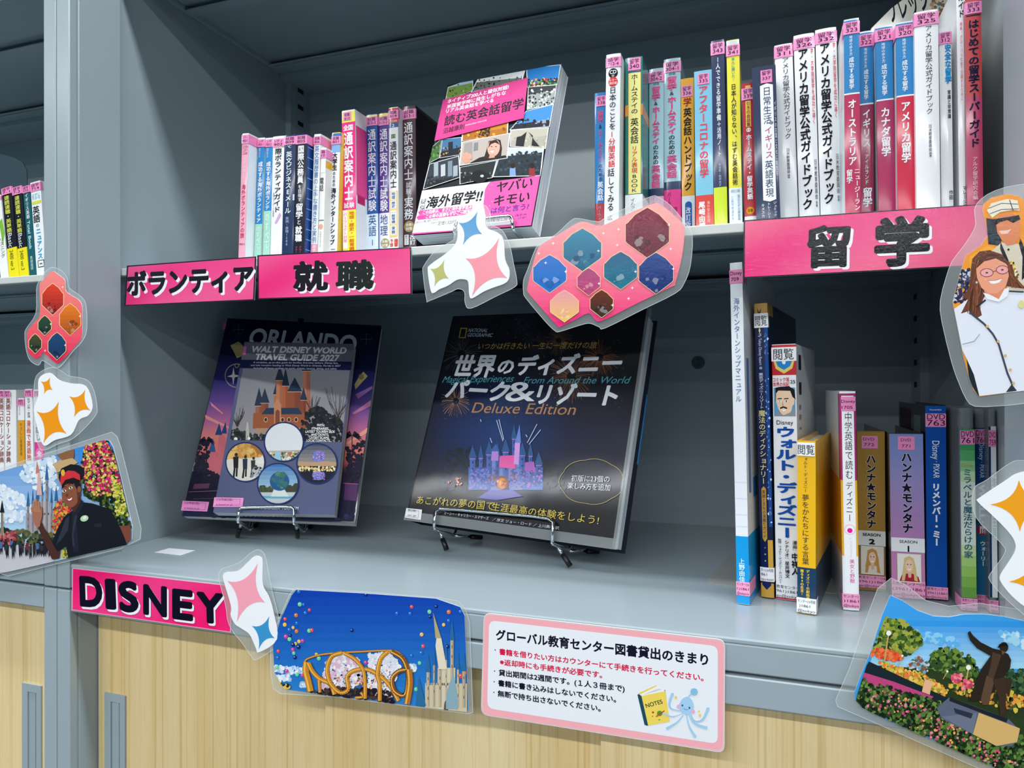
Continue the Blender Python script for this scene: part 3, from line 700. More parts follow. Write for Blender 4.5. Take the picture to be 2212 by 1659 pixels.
L2('short red book with white title and yellow badge', 1290, 1386, 388, 1315, 1470, 1.20, depth=0.12, cover='#b5142c', bulge=0.0012,
   bands=[(ry(1465), ry(1700), '#eeeeee')], sticker=stk(ry(425), ry(520), '留学', '339', 0.002),
   items=[('R', .3, .75, ry(405), ry(425), '#e8c24c'), ('R', .28, .72, ry(530), ry(740), '#eec95c'), ('v', .5, ry(535), ry(738), .34, '引きの会話集', '#8a1020', .01), ('C', .5, ry(765), .2, '#f2e6da'), ('t', .38, .62, ry(772), 6, '11', '#333', 0), ('v', .5, ry(800), ry(1330), .5, 'ホームステイ・留学英語', WH, .03), ('C', .48, ry(1420), .33, '#f2a41c'), ('t', .25, .72, ry(1430), 8, '辞書', '#222', .0)])
L2('navy book with a white bookmark-shaped title panel', 1372, 1566, 262, 1408, 1470, 1.17, depth=0.13, cover='#14284e', bulge=0.0022,
   sticker=(ry(292), ry(395), PK, [(.42, .78, ry(330), 10, '留学', INKC, 0), (.42, .78, ry(370), 9, '337', INKC, 0)], 0, (.36, .84)),
   items=[('P', [(.32, ry(415)), (.6, ry(400)), (.86, ry(415)), (.86, ry(1340)), (.6, ry(1355)), (.32, ry(1340))], WH), ('v', .6, ry(425), ry(730), .36, '日常生活', '#2a3a5c', .0), ('C', .75, ry(722), .08, '#1b2440'), ('v', .75, ry(705), ry(738), .12, 'の', WH, 0), ('v', .62, ry(745), ry(1010), .34, 'イギリス', '#c03a60', -.005), ('v', .6, ry(1020), ry(1320), .36, '英語表現', '#2a3a5c', 0), ('v', .93, ry(545), ry(1200), .09, 'イギリスの言葉と文化に触れる!', '#dfe6f2', 0), ('v', .3, ry(1365), ry(1480), .15, 'キメスカ', WH, 0), ('v', .55, ry(1360), ry(1490), .15, 'トレーシー', WH, 0), ('v', .8, ry(1355), ry(1480), .15, 'ジュミック', WH, 0)])

def sx(x): return 1660+x/3.319
def sy(y): return y/3.319
G3 = 'study abroad guidebooks on the upper right shelf'
def L3(label, x0, x1, yt, xb, yb_, Y, **k):
    k.setdefault('group', G3)
    return book(label, (sx(x0), sy(yt)), sx(x1), (sx(xb), sy(yb_)), Y=Y, **k)
L3('white guidebook with thin serif title, right of the navy one', 42, 170, 335, 84, 1500, 1.235, depth=0.15, cover='#eceef0', bulge=0.002,
   sticker=stk(sy(342), sy(425), '留学', '311', 0.02), items=[('v', .58, sy(425), sy(1010), .4, 'アメリカ留学公式ガイドブック', '#1c1c24', .0), ('v', .55, sy(1075), sy(1255), .2, '日米教育委員会', '#2a2a32', 0), ('v', .55, sy(1260), sy(1290), .16, '編著', '#2a2a32', 0)])
for i, (a, c, t, bx, Y, l) in enumerate(((180, 326, 265, 219, 1.230, '326'), (335, 485, 224, 372, 1.230, '332'))):
    L3(['white guidebook with bold black title and small red line, the shorter', 'white guidebook with bold black title and small red line, the taller'][i], a, c, t, bx, 1480, Y, depth=0.15, cover='#f1f2f4', bulge=0.0025,
       sticker=stk(sy(t+20), sy(t+100), '留学', l, 0.004), items=[('v', .42, sy(t+95), sy(t+1250), .52, 'アメリカ留学公式ガイドブック', '#131319', .03), ('v', .87, sy(t+105), sy(t+645), .15, '学・大学院留学を成功に導く', '#d83a50', .01), ('v', .87, sy(t+895), sy(t+1180), .15, '日米教育委員会', '#1c1c24', .005), ('v', .87, sy(t+1190), sy(t+1235), .1, '編著', '#1c1c24', 0)])
def guide(label, x0, x1, yt, xb, Y, num, ysp, big, c2='#b41f56', extra=()):
    n = len(big[2])
    L3(label, x0, x1, yt, xb, 1480, Y, depth=0.15, cover='#dfe6ea', bulge=0.0012,
       bands=[(sy(yt+6), sy(ysp), '#167fbe', 0.002), (sy(ysp), sy(ysp+10), '#f4f6f8', 0.002), (sy(ysp+10), sy(1700), c2, 0.002)],
       sticker=stk(sy(yt+18), sy(yt+105), '留学', num, 0.012),
       items=[('v', .45, sy(yt+115), sy(yt+260), .22, '地球の歩き方', '#e6f2fa', .01), ('v', .48, sy(yt+270), sy(ysp-25), .34, '成功する留学', WH, .025), ('v', .5, sy(big[0]), sy(big[1]), .58, big[2], WH, .03)]+list(extra))
guide('blue over crimson guidebook with a dotted kana country title, tallest of four alike', 540, 648, 150, 552, 1.15, '323', 675, (720, 1195, 'オーストラリア'), '#b81c52', [('v', .28, sy(1220), sy(1320), .42, '留学', WH, .02), ('v', .78, sy(1215), sy(1560), .4, 'ニュージーランド', WH, .015)])
guide('narrow blue over dark crimson guidebook set back between two alike', 650, 750, 237, 655, 1.19, '322', 748, (790, 1065, 'イギリス'), '#9c1c4c', [('v', .5, sy(1075), sy(1330), .3, '・アイルランド', WH, .015), ('v', .55, sy(1350), sy(1490), .7, '留学', WH, .03)])
guide('blue over crimson guidebook with five-character title, third of four alike', 765, 886, 202, 790, 1.17, '321', 720, (780, 1130, 'カナダ留学'), '#ad1f58')
guide('blue over bright red guidebook, last of four alike', 915, 1036, 172, 930, 1.15, '320', 690, (735, 1175, 'アメリカ留学'), '#c80f3c')
L3('wide white guidebook with serif title, right of the blue and red ones', 1045, 1215, 98, 1062, 1470, 1.14, depth=0.155, cover='#eeeff0', bulge=0.002,
   sticker=stk(sy(108), sy(198), '留学', '325', 0.004), items=[('v', .58, sy(200), sy(835), .32, 'アメリカ留学公式ガイドブック', '#1c1c24', .0), ('v', .6, sy(905), sy(1100), .15, '日米教育委員会', '#2a2a32', 0), ('v', .6, sy(1102), sy(1140), .12, '編著', '#2a2a32', 0)])
L3('short white book with bright blue bold title at its top', 1222, 1308, 212, 1240, 1470, 1.16, depth=0.13, cover='#f0f1f2', bulge=0.0015,
   sticker=stk(sy(240), sy(325), '留学', '312', 0.006), items=[('v', .7, sy(328), sy(610), .55, '安全な留学', '#1797d8', .04), ('v', .75, sy(655), sy(860), .3, '常識と非常識', '#181820', .015), ('v', .8, sy(1370), sy(1440), .36, '作田', '#181820', .01)])
L3('dark thin book almost hidden between two white ones', 1312, 1352, 300, 1325, 1470, 1.21, depth=0.13, cover='#18303f', bulge=0.0008, items=[('R', .0, 1, sy(520), sy(700), '#3c5a70'), ('v', .5, sy(1370), sy(1440), .5, '作田', '#a8b0b8', .0)])
L3('very tall white book reaching above the frame', 1345, 1408, -120, 1368, 1470, 1.16, depth=0.16, cover='#eef0f2', bulge=0.0012,
   items=[('v', .5, sy(-40), sy(135), .7, 'ガイド', '#181820', .02), ('v', .45, sy(165), sy(760), .3, '将来、グローバル社会で活躍するために…', '#e8527c', .0), ('v', .6, sy(1335), sy(1500), .45, 'マレーシア', '#181820', .01)])
L3('coral red guidebook with bold navy title at the right end', 1410, 1522, 5, 1426, 1460, 1.15, depth=0.16, cover='#8a3040', bulge=0.0015,
   bands=[(sy(8), sy(1700), '#c8484a', 0.0004), (sy(700), sy(1700), '#c04468', 0.0004)], sticker=stk(sy(25), sy(110), '留学', '333', 0.002),
   items=[('R', .05, .95, sy(118), sy(126), '#1a1c3c'), ('v', .5, sy(150), sy(1065), .72, 'はじめての留学スーパーガイド', '#14183a', .035), ('v', .5, sy(1130), sy(1440), .34, 'アルク留学研究会編', '#f0c8ce', .01)])

# -------- lower shelf
def tx(x): return 1560+x/4.147
def ty(y): return 560+y/4.147
def wx(x): return 1560+x/3.770
def wy(y): return 900+y/3.770
G4 = 'books at the right of the lower shelf'
YEL = lambda ya, yb, rows, wrap=0.03, col='#f79fcb', f=(0, 1): (ya, yb, col, [(.02, .98, ya+(yb-ya)*(i+.8)/len(rows), (yb-ya)/len(rows)*.78, s, INKC, 0) for i, s in enumerate(rows)], wrap, f)
def wave(ink, w, B):
    for k, (y, c) in enumerate(((1040, '#dfe9f3'), (1075, '#e6e6f2'), (1110, '#d7e4ef'), (1135, '#dbe6f0'))):
        ink.uvrect(0, B(y+1.5), w, B(y), c)
book('tall white manual with a cyan foot, leftmost on the lower shelf', (1576.5, 570), 1603, (1592.5, 1305), Z=ZB, yaw=-0.155, depth=0.20, cover='#e9edf3', bulge=0.0008, group=G4,
     bands=[(wy(972), wy(1600), '#119be0')], sticker=(ty(100), ty(222), PK, [(.03, .97, ty(148), 12, 'Disney', INKC, 0.01), (.08, .72, ty(200), 11, '709', INKC, 0.01)], 0.02),
     low=YEL(wy(1340), wy(1450), ['センター(16', '1)1861', '@tokyo-k'], 0.03),
     items=[('F', wave), ('v', .48, ty(350), ty(1285), .52, '海外インターンシップマニュアル', '#2f5f94', .0), ('v', .45, wy(1150), wy(1345), .5, '上野由佳', '#eafaff', .015)],
     side=[('r', .01, .02, .32, .72, '#5a7db8'), ('r', .03, .05, .3, .36, '#2a86c0')])
def stars(ink, w, B):
    for k in range(60):
        a = random.uniform(.72, 1.0)*w; y = random.uniform(700, 1130); s = random.choice((.0003, .0005, .0009)); b = B(y); ink.uvpoly([(a, b-s*1.6), (a+s, b), (a, b+s*1.6), (a-s, b)], '#cfe6ff'); ink.h -= ink.step
    ink.up()
book('navy and gold dictionary with starry blue edge and white reading-room sticker', (1629.5, 657), 1657, (1645, 1291), Z=ZB, yaw=-0.17, depth=0.185, cover='#101c3c', bulge=0.0022, group=G4,
     bands=[(656, 682, '#c29a48', 0.03), (700, 1137, '#101f4c', 0.012)],
     sticker=(678, 709, '#f5f6f8', [(.03, .97, 703, 24, '閲覧', '#14141c', 0)], 0.004),
     low=(1224, 1254, '#f5f6f8', [(.02, .98, 1233, 8, 'ター(16号館', INKC, 0), (.02, .5, 1242, 8, '861', INKC, 0), (.02, .98, 1252, 8, 'kyo-kasei', INKC, 0)], 0.01),
     items=[('R', .75, 1, 700, 1137, '#1d4c98'), ('F', stars), ('P', [(.2, 665), (.38, 676), (.56, 665), (.38, 690)], '#14235a'), ('P', [(.3, 715), (.38, 708), (.46, 715), (.38, 722)], '#f3de7c'),
            ('r', .4, 722, 790, .34, 'My Tokyo Disney Resort', '#dfe4f2', .0), ('C', .4, 796, .12, '#9aa6c4'), ('v', .4, 806, 884, .36, '東京ディズニーリゾート', '#dfe4f2', .015), ('v', .4, 886, 1046, .55, '魔法のディクショナリー', '#f1e3a4', .01),
            ('P', [(.22, 1056), (.4, 1050), (.58, 1056), (.58, 1162), (.4, 1170), (.22, 1162)], '#c49a45'), ('v', .4, 1058, 1162, .28, '英語と文化の深掘りガイド', '#1b2244', .01),
            ('R', .0, .0+.6, 1172, 1224, '#101f4c'), ('C', .4, 1182, .05, '#f3de7c'), ('C', .4, 1196, .06, '#f3de7c'), ('C', .4, 1210, .05, '#f3de7c'), ('R', .62, 1, 1165, 1224, '#d2a544'), ('R', 0, 1, 1258, 1288, '#c79b42'), ('P', [(.1, 1262), (.45, 1272), (.8, 1262), (.8, 1256), (.1, 1256)], '#14235a')])
def face_comic(ink, w, B):
    sk = '#f2cfae'; P = lambda pts, c: ink.uvpoly([(a*w, B(y)) for a, y in pts], c)
    P([(.05, 838), (.95, 838), (.95, 899), (.05, 899)], '#5f9fc4')
    P([(.12, 838), (.30, 836), (.7, 835), (.92, 842), (.96, 862), (.86, 872), (.78, 855), (.2, 855), (.12, 868)], '#17171f')
    P([(.15, 850), (.25, 844), (.75, 845), (.84, 858), (.93, 862), (.90, 874), (.84, 876), (.78, 888), (.62, 897), (.4, 897), (.24, 884), (.14, 868)], sk)
    P([(.05, 899), (.2, 888), (.45, 897), (.7, 892), (.95, 882), (.95, 899)], '#8c96a0')
    for x in (.3, .58): P([(x-.07, 866), (x+.07, 866), (x+.05, 869), (x-.05, 869)], '#fff'); P([(x-.03, 865.5), (x+.03, 865.5), (x+.02, 869), (x-.02, 869)], '#222'); P([(x-.1, 861), (x+.08, 860), (x+.1, 862.5), (x-.1, 863)], '#222')
    P([(.42, 866), (.46, 876), (.40, 877)], '#c99a78'); P([(.3, 881), (.45, 877.5), (.62, 881), (.6, 884), (.45, 881), (.32, 884)], '#1a1a20'); P([(.35, 885), (.58, 885), (.47, 889)], '#fff')
book('white comic biography with a drawn moustached man on its spine', (1667.5, 746), 1718.5, (1677, 1294), Z=ZB, yaw=-0.165, depth=0.155, cover='#f1f3f6', bulge=0.002, group=G4,
     bands=[(746, 752, '#cc2a34', 0.001), (779, 811, '#c8202c', 0.001), (1287, 1295, '#cc2440', 0.02)],
     sticker=(751, 781, '#f5f6f8', [(.06, .92, 776, 26, '閲覧', '#14141c', 0)], 0.001),
     low=(1258, 1288, '#f2f3f6', [(.02, .98, 1268, 8, '教育センター', INKC, 0), (.02, .9, 1277, 8, '961)1861', INKC, 0), (.02, .98, 1287, 8, 'ec@tokyo', INKC, 0)], 0.0),
     side=[('r', .018, .034, z0, z1, '#23262c') for z0, z1 in ((.90, .96), (.80, .85))]+[('r', .018, .03, .74, .76, '#8a9098'), ('r', .018, .03, .70, .72, '#8a9098'), ('r', .018, .03, .66, .67, '#8a9098')],
     items=[('P', [(.05, 779), (.95, 779), (.85, 797), (.5, 808), (.15, 797)], '#e6cf6c'), ('P', [(.14, 779), (.86, 779), (.76, 792), (.5, 800), (.24, 792)], '#2a86c8'), ('P', [(.4, 779), (.6, 779), (.55, 788), (.45, 787)], '#eef6fb'),
            ('t', .02, .72, 824, 9.5, 'コミック版', '#e0384c', .02), ('t', .02, .72, 834, 9.5, '世界の伝記', '#e0384c', .02), ('C', .86, 825, .13, '#e6e8ec'), ('t', .76, .96, 829, 10, '25', '#15151c', .02), ('F', face_comic),
            ('t', .15, .85, 917, 13, 'Disney', '#15151c', 0), ('v', .52, 921, 1160, .86, 'ウォルト・ディズニー', '#1450ae', .045),
            ('v', .2, 1162, 1258, .16, '監修：ウォルト・ディズニー・カンパニー', '#15151c', .01), ('v', .5, 1164, 1245, .2, 'シナリオ：星井博文', '#15151c', .02), ('v', .83, 1164, 1190, .2, '漫画：', '#15151c', .02), ('v', .83, 1190, 1238, .3, '中祥人', '#15151c', .035)])
book('thick yellow hardback with a navy band across its foot', (1722.5, 953), 1762, (1722.5, 1325), Z=ZB, yaw=-0.175, depth=0.135, cover='#eeb71c', bulge=0.0006, hard=True, group=G4,
     bands=[(1224, 1330, '#173a5a')], sticker=(955, 984, '#f5f6f8', [(.03, .93, 979, 23, '閲覧', '#14141c', 0)], 0.0, (0, .96)),
     low=(1289, 1321, '#f0f1f5', [(.02, .98, 1299, 8, 'センター(16号館', INKC, 0), (.1, .7, 1309, 8, ')1861', INKC, 0), (.02, .98, 1319, 8, '@tokyo', INKC, 0)], 0.012),
     items=[('v', .45, 986, 1062, .24, 'ォルト・ディズニー', '#2a2a34', 0), ('v', .45, 1066, 1218, .4, '夢をかたちにする言葉', '#2a2a34', .005), ('v', .26, 1228, 1285, .2, '贈る84の名言!', '#f1cf3c', .02), ('v', .58, 1228, 1293, .2, 'ディズニーの創始者', '#f1cf3c', .02)])
book('white paperback with magenta edges and pink stickers, beside the gold case', (1813, 847), 1847.5, (1821.5, 1318), Z=ZB, yaw=0.0, depth=0.14, cover='#f0f1f4', bulge=0.0015, group=G4,
     bands=[(850, 1037, '#a8246c', 0.012), (1037, 1200, '#e8ae30')], sticker=(857, 888, PK, [(.1, .98, 870, 9, 'Disney', INKC, .0), (.12, .8, 883, 9, '1705', INKC, 0)], 0.0, (.08, 1)),
     low=YEL(1281, 1311, ['センター(', ')1861', '@tokyo'], 0.02),
     items=[('R', .12, .88, 855, 1310, '#f4f5f8'), ('v', .52, 890, 1035, .5, '中学英語で読む', '#22222c', .0), ('v', .5, 1040, 1126, .46, 'ディズニー', '#22222c', .0), ('C', .5, 1143, .36, '#f3c4dc'), ('C', .5, 1143, .3, '#f4f5f8'), ('C', .5, 1145, .17, '#ec1fa0'),
            ('v', .55, 1162, 1205, .14, '[コレクション1]', '#b0a8b4', 0), ('v', .6, 1206, 1258, .34, '美女と野獣', '#d83aa0', 0)])
# disc box sets and cases
GD = 'disc boxes and cases at the lower right'
def portrait(f0, f1, y0, y1, bg, hair, jac):
    def fn(ink, w, B):
        def P(pts, c): ink.uvpoly([((f0+(f1-f0)*a)*w, B(y0+(y1-y0)*b)) for a, b in pts], c)
        def E(x, y, rx, ry_, c): P([(x+rx*math.cos(q), y+ry_*math.sin(q)) for q in [math.pi*i/9 for i in range(18)]], c)
        P([(-.04, -.04), (1.04, -.04), (1.04, 1.04), (-.04, 1.04)], '#ece6d8'); P([(0, 0), (1, 0), (1, 1), (0, 1)], bg)
        P([(.28, .12), (.5, .04), (.7, .12), (.8, .45), (.85, .95), (.12, .95), (.22, .5)], hair)
        P([(.05, 1), (.15, .78), (.4, .7), (.65, .7), (.9, .8), (.98, 1)], jac); P([(.42, .62), (.6, .62), (.58, .85), (.46, .85)], '#e8b898')
        E(.5, .38, .17, .26, '#f3cbae'); P([(.33, .3), (.42, .1), (.62, .1), (.68, .3), (.55, .17), (.42, .2)], hair)
        E(.43, .36, .03, .02, '#3a3a48'); E(.57, .36, .03, .02, '#3a3a48'); P([(.4, .5), (.6, .5), (.54, .57), (.46, .57)], '#fff'); P([(.4, .5), (.6, .5), (.5, .515)], '#c4525c')
        P([(.25, .35), (.33, .3), (.34, .75), (.28, .98), (.15, .98)], hair); P([(.68, .3), (.76, .35), (.88, .98), (.72, .95)], hair)
    return fn
book('gold disc box set with a portrait near its foot', (1851, 932), 1911, (1853.5, 1275), Z=ZB, depth=0.135, cover='#8f6a34', bulge=0.0, group=GD, cat='box', name='disc_box', pages=False,
     bands=[(1145, 1177, '#e9e9e6', 0.001)], sticker=(941, 968, PK, [(.22, .62, 951, 9, 'DVD', INKC, 0), (.24, .62, 963, 9, '772', INKC, 0)], 0.0, (.17, .75)),
     low=YEL(1241, 1267, ['教育センター(16', '3961)1861', 'gec@tokyo-ka'], 0.0),
     items=[('R', .0, 1, 933, 1145, '#a9823c'), ('v', .5, 981, 1140, .36, 'ハンナ★モンタナ', '#e8dcc8', .085), ('v', .5, 981, 1140, .36, 'ハンナ★モンタナ', '#17122a', .045), ('t', .18, .82, 1156, 8.5, 'SEASON', '#12121a', .02), ('t', .4, .62, 1173, 15, '2', '#12121a', .04), ('F', portrait(.14, .9, 1180, 1236, '#e6dccf', '#c89448', '#e4dcd0'))])
book('lilac disc box set with a portrait in a red jacket', (1921, 937), 1993.5, (1926.5, 1292), Z=ZB, depth=0.135, cover='#26202c', bulge=0.0, group=GD, cat='box', name='disc_box', pages=False,
     bands=[(937, 1160, '#8c8cc8', 0.0003)], sticker=(942, 971, PK, [(.34, .64, 953, 9, 'DVD', INKC, 0), (.36, .62, 966, 9, '771', INKC, 0)], 0.0, (.25, .75)),
     low=YEL(1252, 1287, ['ル教育センター(16', '(3961)1861', ':gec@tokyo-ka'], 0.0),
     items=[('F', lambda ink, w, B: [ink.uvrect(0, B(938+(1290-938)*(k+1)/14), w, B(938+(1290-938)*k/14), mixc('#7c92cc', '#c883b4', min(1, k/11))) for k in range(14)] and None), ('v', .5, 976, 1150, .32, 'ハンナ★モンタナ', '#d8d4ec', .085), ('v', .5, 976, 1150, .32, 'ハンナ★モンタナ', '#17122a', .045), ('R', 0, 1, 1160, 1190, '#eceff2'), ('t', .25, .78, 1171, 8.5, 'SEASON', '#12121a', .02), ('t', .49, .54, 1189, 17, '1', '#12121a', .04), ('F', portrait(.2, .86, 1196, 1253, '#f0ebe6', '#e0c088', '#b0243a'))])
for nm, tl, tr, bl, cov, top, num, its, ex in (
    ('deep blue disc case with white vertical title, dark side towards the lilac box', (1998.5, 876), 2043, (2002, 1296), '#14161e', None, '763', [('R', 0, 1, 877, 1290, '#0f4fa8'), ('t', .22, .8, 886.5, 4, 'MovieNEX', '#d8ecfc', .01), ('r', .5, 952, 992, .5, 'Disney', WH, 0), ('r', .52, 996, 1032, .42, '· PIXAR', WH, 0), ('v', .5, 1043, 1178, .42, 'リメンバー・ミー', WH, .05)], (893, 922)),
    ('clear disc case with a green spine insert and metallic title', (2072.5, 883), 2104.5, (2078, 1321), '#3c4c4c', 926, '761', [('F', lambda ink, w, B: [ink.uvrect(0, B(927+(1290-927)*(k+1)/16), w, B(927+(1290-927)*k/16), ('#3c9a5a', '#3f9c60', '#58a86c', '#8cbf8c', '#b9d3a8', '#d2ddd0', '#dce4dc', '#dde6de', '#dce6de', '#dce6e0', '#d5e2d4', '#c4d8a8', '#a8cc7c', '#94c060', '#7fb050', '#6ca048')[k]) for k in range(16)] and None), ('t', .1, .95, 1009, 11, 'Disney', '#9a8a3c', 0), ('v', .48, 1012, 1205, .62, 'ミラベルと魔法だらけの家', '#2c6272', .025)], (930, 960)),
    ('clear disc case with dark blue insert and a red round letter', (2105.5, 885), 2133, (2111, 1314), '#1c2c44', 923, '760', [('R', 0, 1, 924, 1285, '#134a8c'), ('R', 0, 1, 1130, 1285, '#1f6c94'), ('r', .5, 955, 994, .55, 'Disney', '#cfe0f0', 0), ('r', .5, 998, 1032, .45, '· PIXAR', '#cfe0f0', 0), ('r', .5, 1044, 1130, .7, 'WALL·', '#cfdbe8', .04), ('C', .5, 1144, .46, '#c8203c'), ('r', .5, 1136, 1152, .6, 'E', WH, .04), ('v', .5, 1168, 1222, .45, 'ウォーリー', WH, .03)], (927, 959)),
    ('clear disc case with a pale insert, last before the side panel', (2134.5, 885), 2151, (2139, 1326), '#203040', 920, '759', [('R', 0, .3, 921, 1290, '#14365c'), ('R', .3, 1, 921, 1290, '#dfe3e4'), ('t', .4, .95, 1026, 8, 'Disney', '#5a8a90', 0), ('v', .66, 1032, 1160, .5, '塔の上の王国', '#5fa0a4', .02)], (929, 965))):
    book(nm, tl, tr, bl, Z=ZB, depth=0.128, cover=cov, bulge=0.0, group=GD, cat='disc case', name='disc_case', pages=False, case=top is not None, items=its,
         sticker=(ex[0], ex[1], PK, [(.08, .95, ex[0]+(ex[1]-ex[0])*.44, 17, 'DVD', INKC, 0), (.08, .95, ex[0]+(ex[1]-ex[0])*.9, 17, num, INKC, 0)], 0.0),
         low=YEL(bl[1]-30, bl[1]-4, ['教育センター', '3961)1861', 'ec@tokyo-k'], 0.02),
         side=[('l', .02, .05, .82, .94, '#5c6a70'), ('l', .065, .12, .80, .97, '#2a1418')] if num == '763' else ())

# -------- books in the left-hand bookcase
def lx(x): return x/3.95
def ly(y): return 180+y/3.95
G5 = 'paperbacks in the left bookcase, upper row'
def L5(label, x0, x1, yt, xb, **k): book(label, (lx(x0), ly(yt)), lx(x1), (lx(xb), ly(1600)), Y=1.19, group=G5, **k)
L5('white paperback with green leaf print cut by the left edge', -62, 7, 975, 0, depth=.13, cover='#eef0ee', bulge=.0006, sticker=stk(ly(985), ly(1010), '', '', 0.002), items=[('P', [(.5, ly(1200)), (.9, ly(1170)), (1, ly(1300)), (.7, ly(1400))], '#7cb83c'), ('v', .6, ly(1330), ly(1500), .5, 'リスニング', '#333', 0)])
for i, (a, c, t, x) in enumerate(((14, 97, 905, 76), (105, 184, 895, 164))):
    L5(['black and yellow vocabulary book nearer the left edge', 'black and yellow vocabulary book, second of the pair'][i], a, c, t, x, depth=.12, cover='#0c1422', bulge=.0008, bands=[(ly(1415), ly(1700), '#efe01c')],
       sticker=stk(ly(902-8*i), ly(960), '語学', '7-%d' % (i+1), 0.002), items=[('v', .45, ly(970), ly(1285), .55, '速読速聴・英単語', '#dede5c', .02), ('r', .45, ly(1290), ly(1410), .6, 'Basic', '#e8ecec', .0), ('r', .45, ly(1435), ly(1600), .5, '2400 ver.3', '#5a5a10', .0)])
L5('teal paperback leaning beside the vocabulary books', 192, 250, 882, 250, depth=.12, cover='#145c66', bulge=.0006, sticker=stk(ly(885), ly(942), '語学', '535', 0.002), items=[('v', .5, ly(948), ly(1165), .5, 'イギリス英語', '#d8ecec', .02), ('r', .5, ly(1180), ly(1425), .55, 'Total Book', '#bfe0e4', .02), ('v', .5, ly(1480), ly(1600), .4, '英語語研', '#c8e0e0', 0)])
L5('white paperback with a checked box at its foot by the post', 258, 343, 855, 312, depth=.125, cover='#eef2f4', bulge=.0006, sticker=stk(ly(862), ly(930), '語学', '714', 0.003), items=[('t', .1, .9, ly(975), 8, 'はずに', '#3aa0c0', 0), ('t', .1, .9, ly(1000), 8, 'わかる', '#3aa0c0', 0), ('R', .05, .95, ly(1015), ly(1040), '#d4d84c'), ('v', .4, ly(1055), ly(1200), .72, '英語', '#1c1c24', .02), ('v', .45, ly(1205), ly(1240), .35, 'の', '#1c1c24', 0), ('v', .5, ly(1245), ly(1510), .52, 'ニュアンス', '#2aa0d0', .03), ('R', .2, .85, ly(1518), ly(1578), '#1c1c24'), ('R', .27, .78, ly(1524), ly(1572), '#eef2f4'), ('t', .35, .7, ly(1562), 9, '×', '#1c1c24', .02)])
def mx_(x): return x/3.77
def my(y): return 560+y/3.77
G6 = 'books in the left bookcase, lower row'
def L6(label, x0, x1, yt, xb, Y=1.19, **k): k.setdefault('Z', ZB); book(label, (mx_(x0), my(yt)), mx_(x1), (mx_(xb), my(1600)), Y=Y, group=G6, **k)
L6('thick white dictionary with brown title, partly cut by the left edge', -75, 30, 1068, -72, depth=.13, cover='#e9eaea', bulge=.001, sticker=stk(my(1070), my(1125), '語', '128', 0, (.7, 1)), items=[('v', .85, my(1130), my(1655), .3, '英語コロケーション辞典', '#8a3a34', .02)])
L6('thick white dictionary with brown title, fully in view', 36, 130, 1068, 40, depth=.13, cover='#e9eaea', bulge=.001, sticker=stk(my(1070), my(1125), '語学', '128-2', 0, (0, .55)), items=[('v', .35, my(1130), my(1655), .42, '英語コロケーション辞典', '#8a3a34', .02), ('v', .62, my(1080), my(1220), .12, '小学館オックスフォード', '#6a5a58', 0)])
L6('short white and mustard book between taller white ones', 145, 196, 1135, 150, 1.19, depth=.12, cover='#eceeee', bulge=.0006, bands=[(my(1310), my(1760), '#d89a28', .001)], sticker=stk(my(1140), my(1192), '語', '155', .004), items=[('v', .3, my(1200), my(1270), .2, '即効文例', '#777', 0), ('v', .5, my(1330), my(1600), .35, 'やさしい英語表現', '#7a5010', 0)])
L6('white comic study book with salmon title', 203, 262, 1062, 212, 1.19, depth=.13, cover='#eeeff0', bulge=.0006, sticker=stk(my(1066), my(1122), '語', '115', .004), items=[('v', .5, my(1130), my(1290), .45, 'なマンガ・文法', '#1c1c28', .01), ('v', .45, my(1310), my(1640), .62, '漫画で英語独', '#d0604c', .02)])
L6('white book with a magenta patch half behind the post', 272, 350, 1066, 284, 1.19, depth=.13, cover='#e6e8ea', bulge=.0006, sticker=stk(my(1072), my(1120), '語', '144', .004), items=[('v', .4, my(1300), my(1480), .5, 'に話し', '#3c4a54', .02), ('R', 0, 1, my(1490), my(1760), '#d8408c'), ('C', .5, my(1580), .4, '#e878b0'), ('v', .5, my(1560), my(1610), .5, '全', WH, .02)])

# ------------------------------------------------------------------ books shown face out
def posed(X, Yb, Zb, yaw, tilt, roll, w, h):
    u = Vector((math.cos(yaw), math.sin(yaw), 0)); bk = Vector((-math.sin(yaw), math.cos(yaw), 0)); z = Vector((0, 0, 1))
    v = z*math.cos(tilt)+bk*math.sin(tilt)
    u2 = u*math.cos(roll)+v*math.sin(roll); v2 = v*math.cos(roll)-u*math.sin(roll)
    return Frame(W(X, Yb, Zb)-u2*(w*S/2), u2, v2), w*S, h*S
def face_book(label, fr, w, h, th, cover, hard=False, m=None, group=None, back='#10131c', spine=None):
    r = empty('book', fr.mat()); tag(r, label, 'book', group)
    t = 0.0025 if hard else 0.0004; ins = 0.003 if hard else 0.0
    b = MB(); b.box(0, 0, 0, w, t, h, cover); b.box(0, th-t, 0, w, th, h, back)
    n = 8; k = 0.003 if hard else 0.0006
    ol = [(-k*math.sin(math.pi*i/n), th*i/n) for i in range(n+1)]; il = [(t-k*math.sin(math.pi*i/n), th-t*0.5-(th-t)*(i/n)) for i in range(n+1)]
    pts = [(0, 0)]+[(-k*math.sin(math.pi*i/n), th*i/n) for i in range(1, n)]+[(0, th), (t, th), (t, 0)]
    b.prism(pts[::-1], 0, h, spine or cover)
    b.build('cover', m or GLOSS, r)
    b = MB(); b.box(t, t+0.0002, ins+0.0001, w-(0.004 if hard else 0.0006), th-t-0.0002, h-ins-0.0001); b.build('page_block', PAGESY, r)
    return r
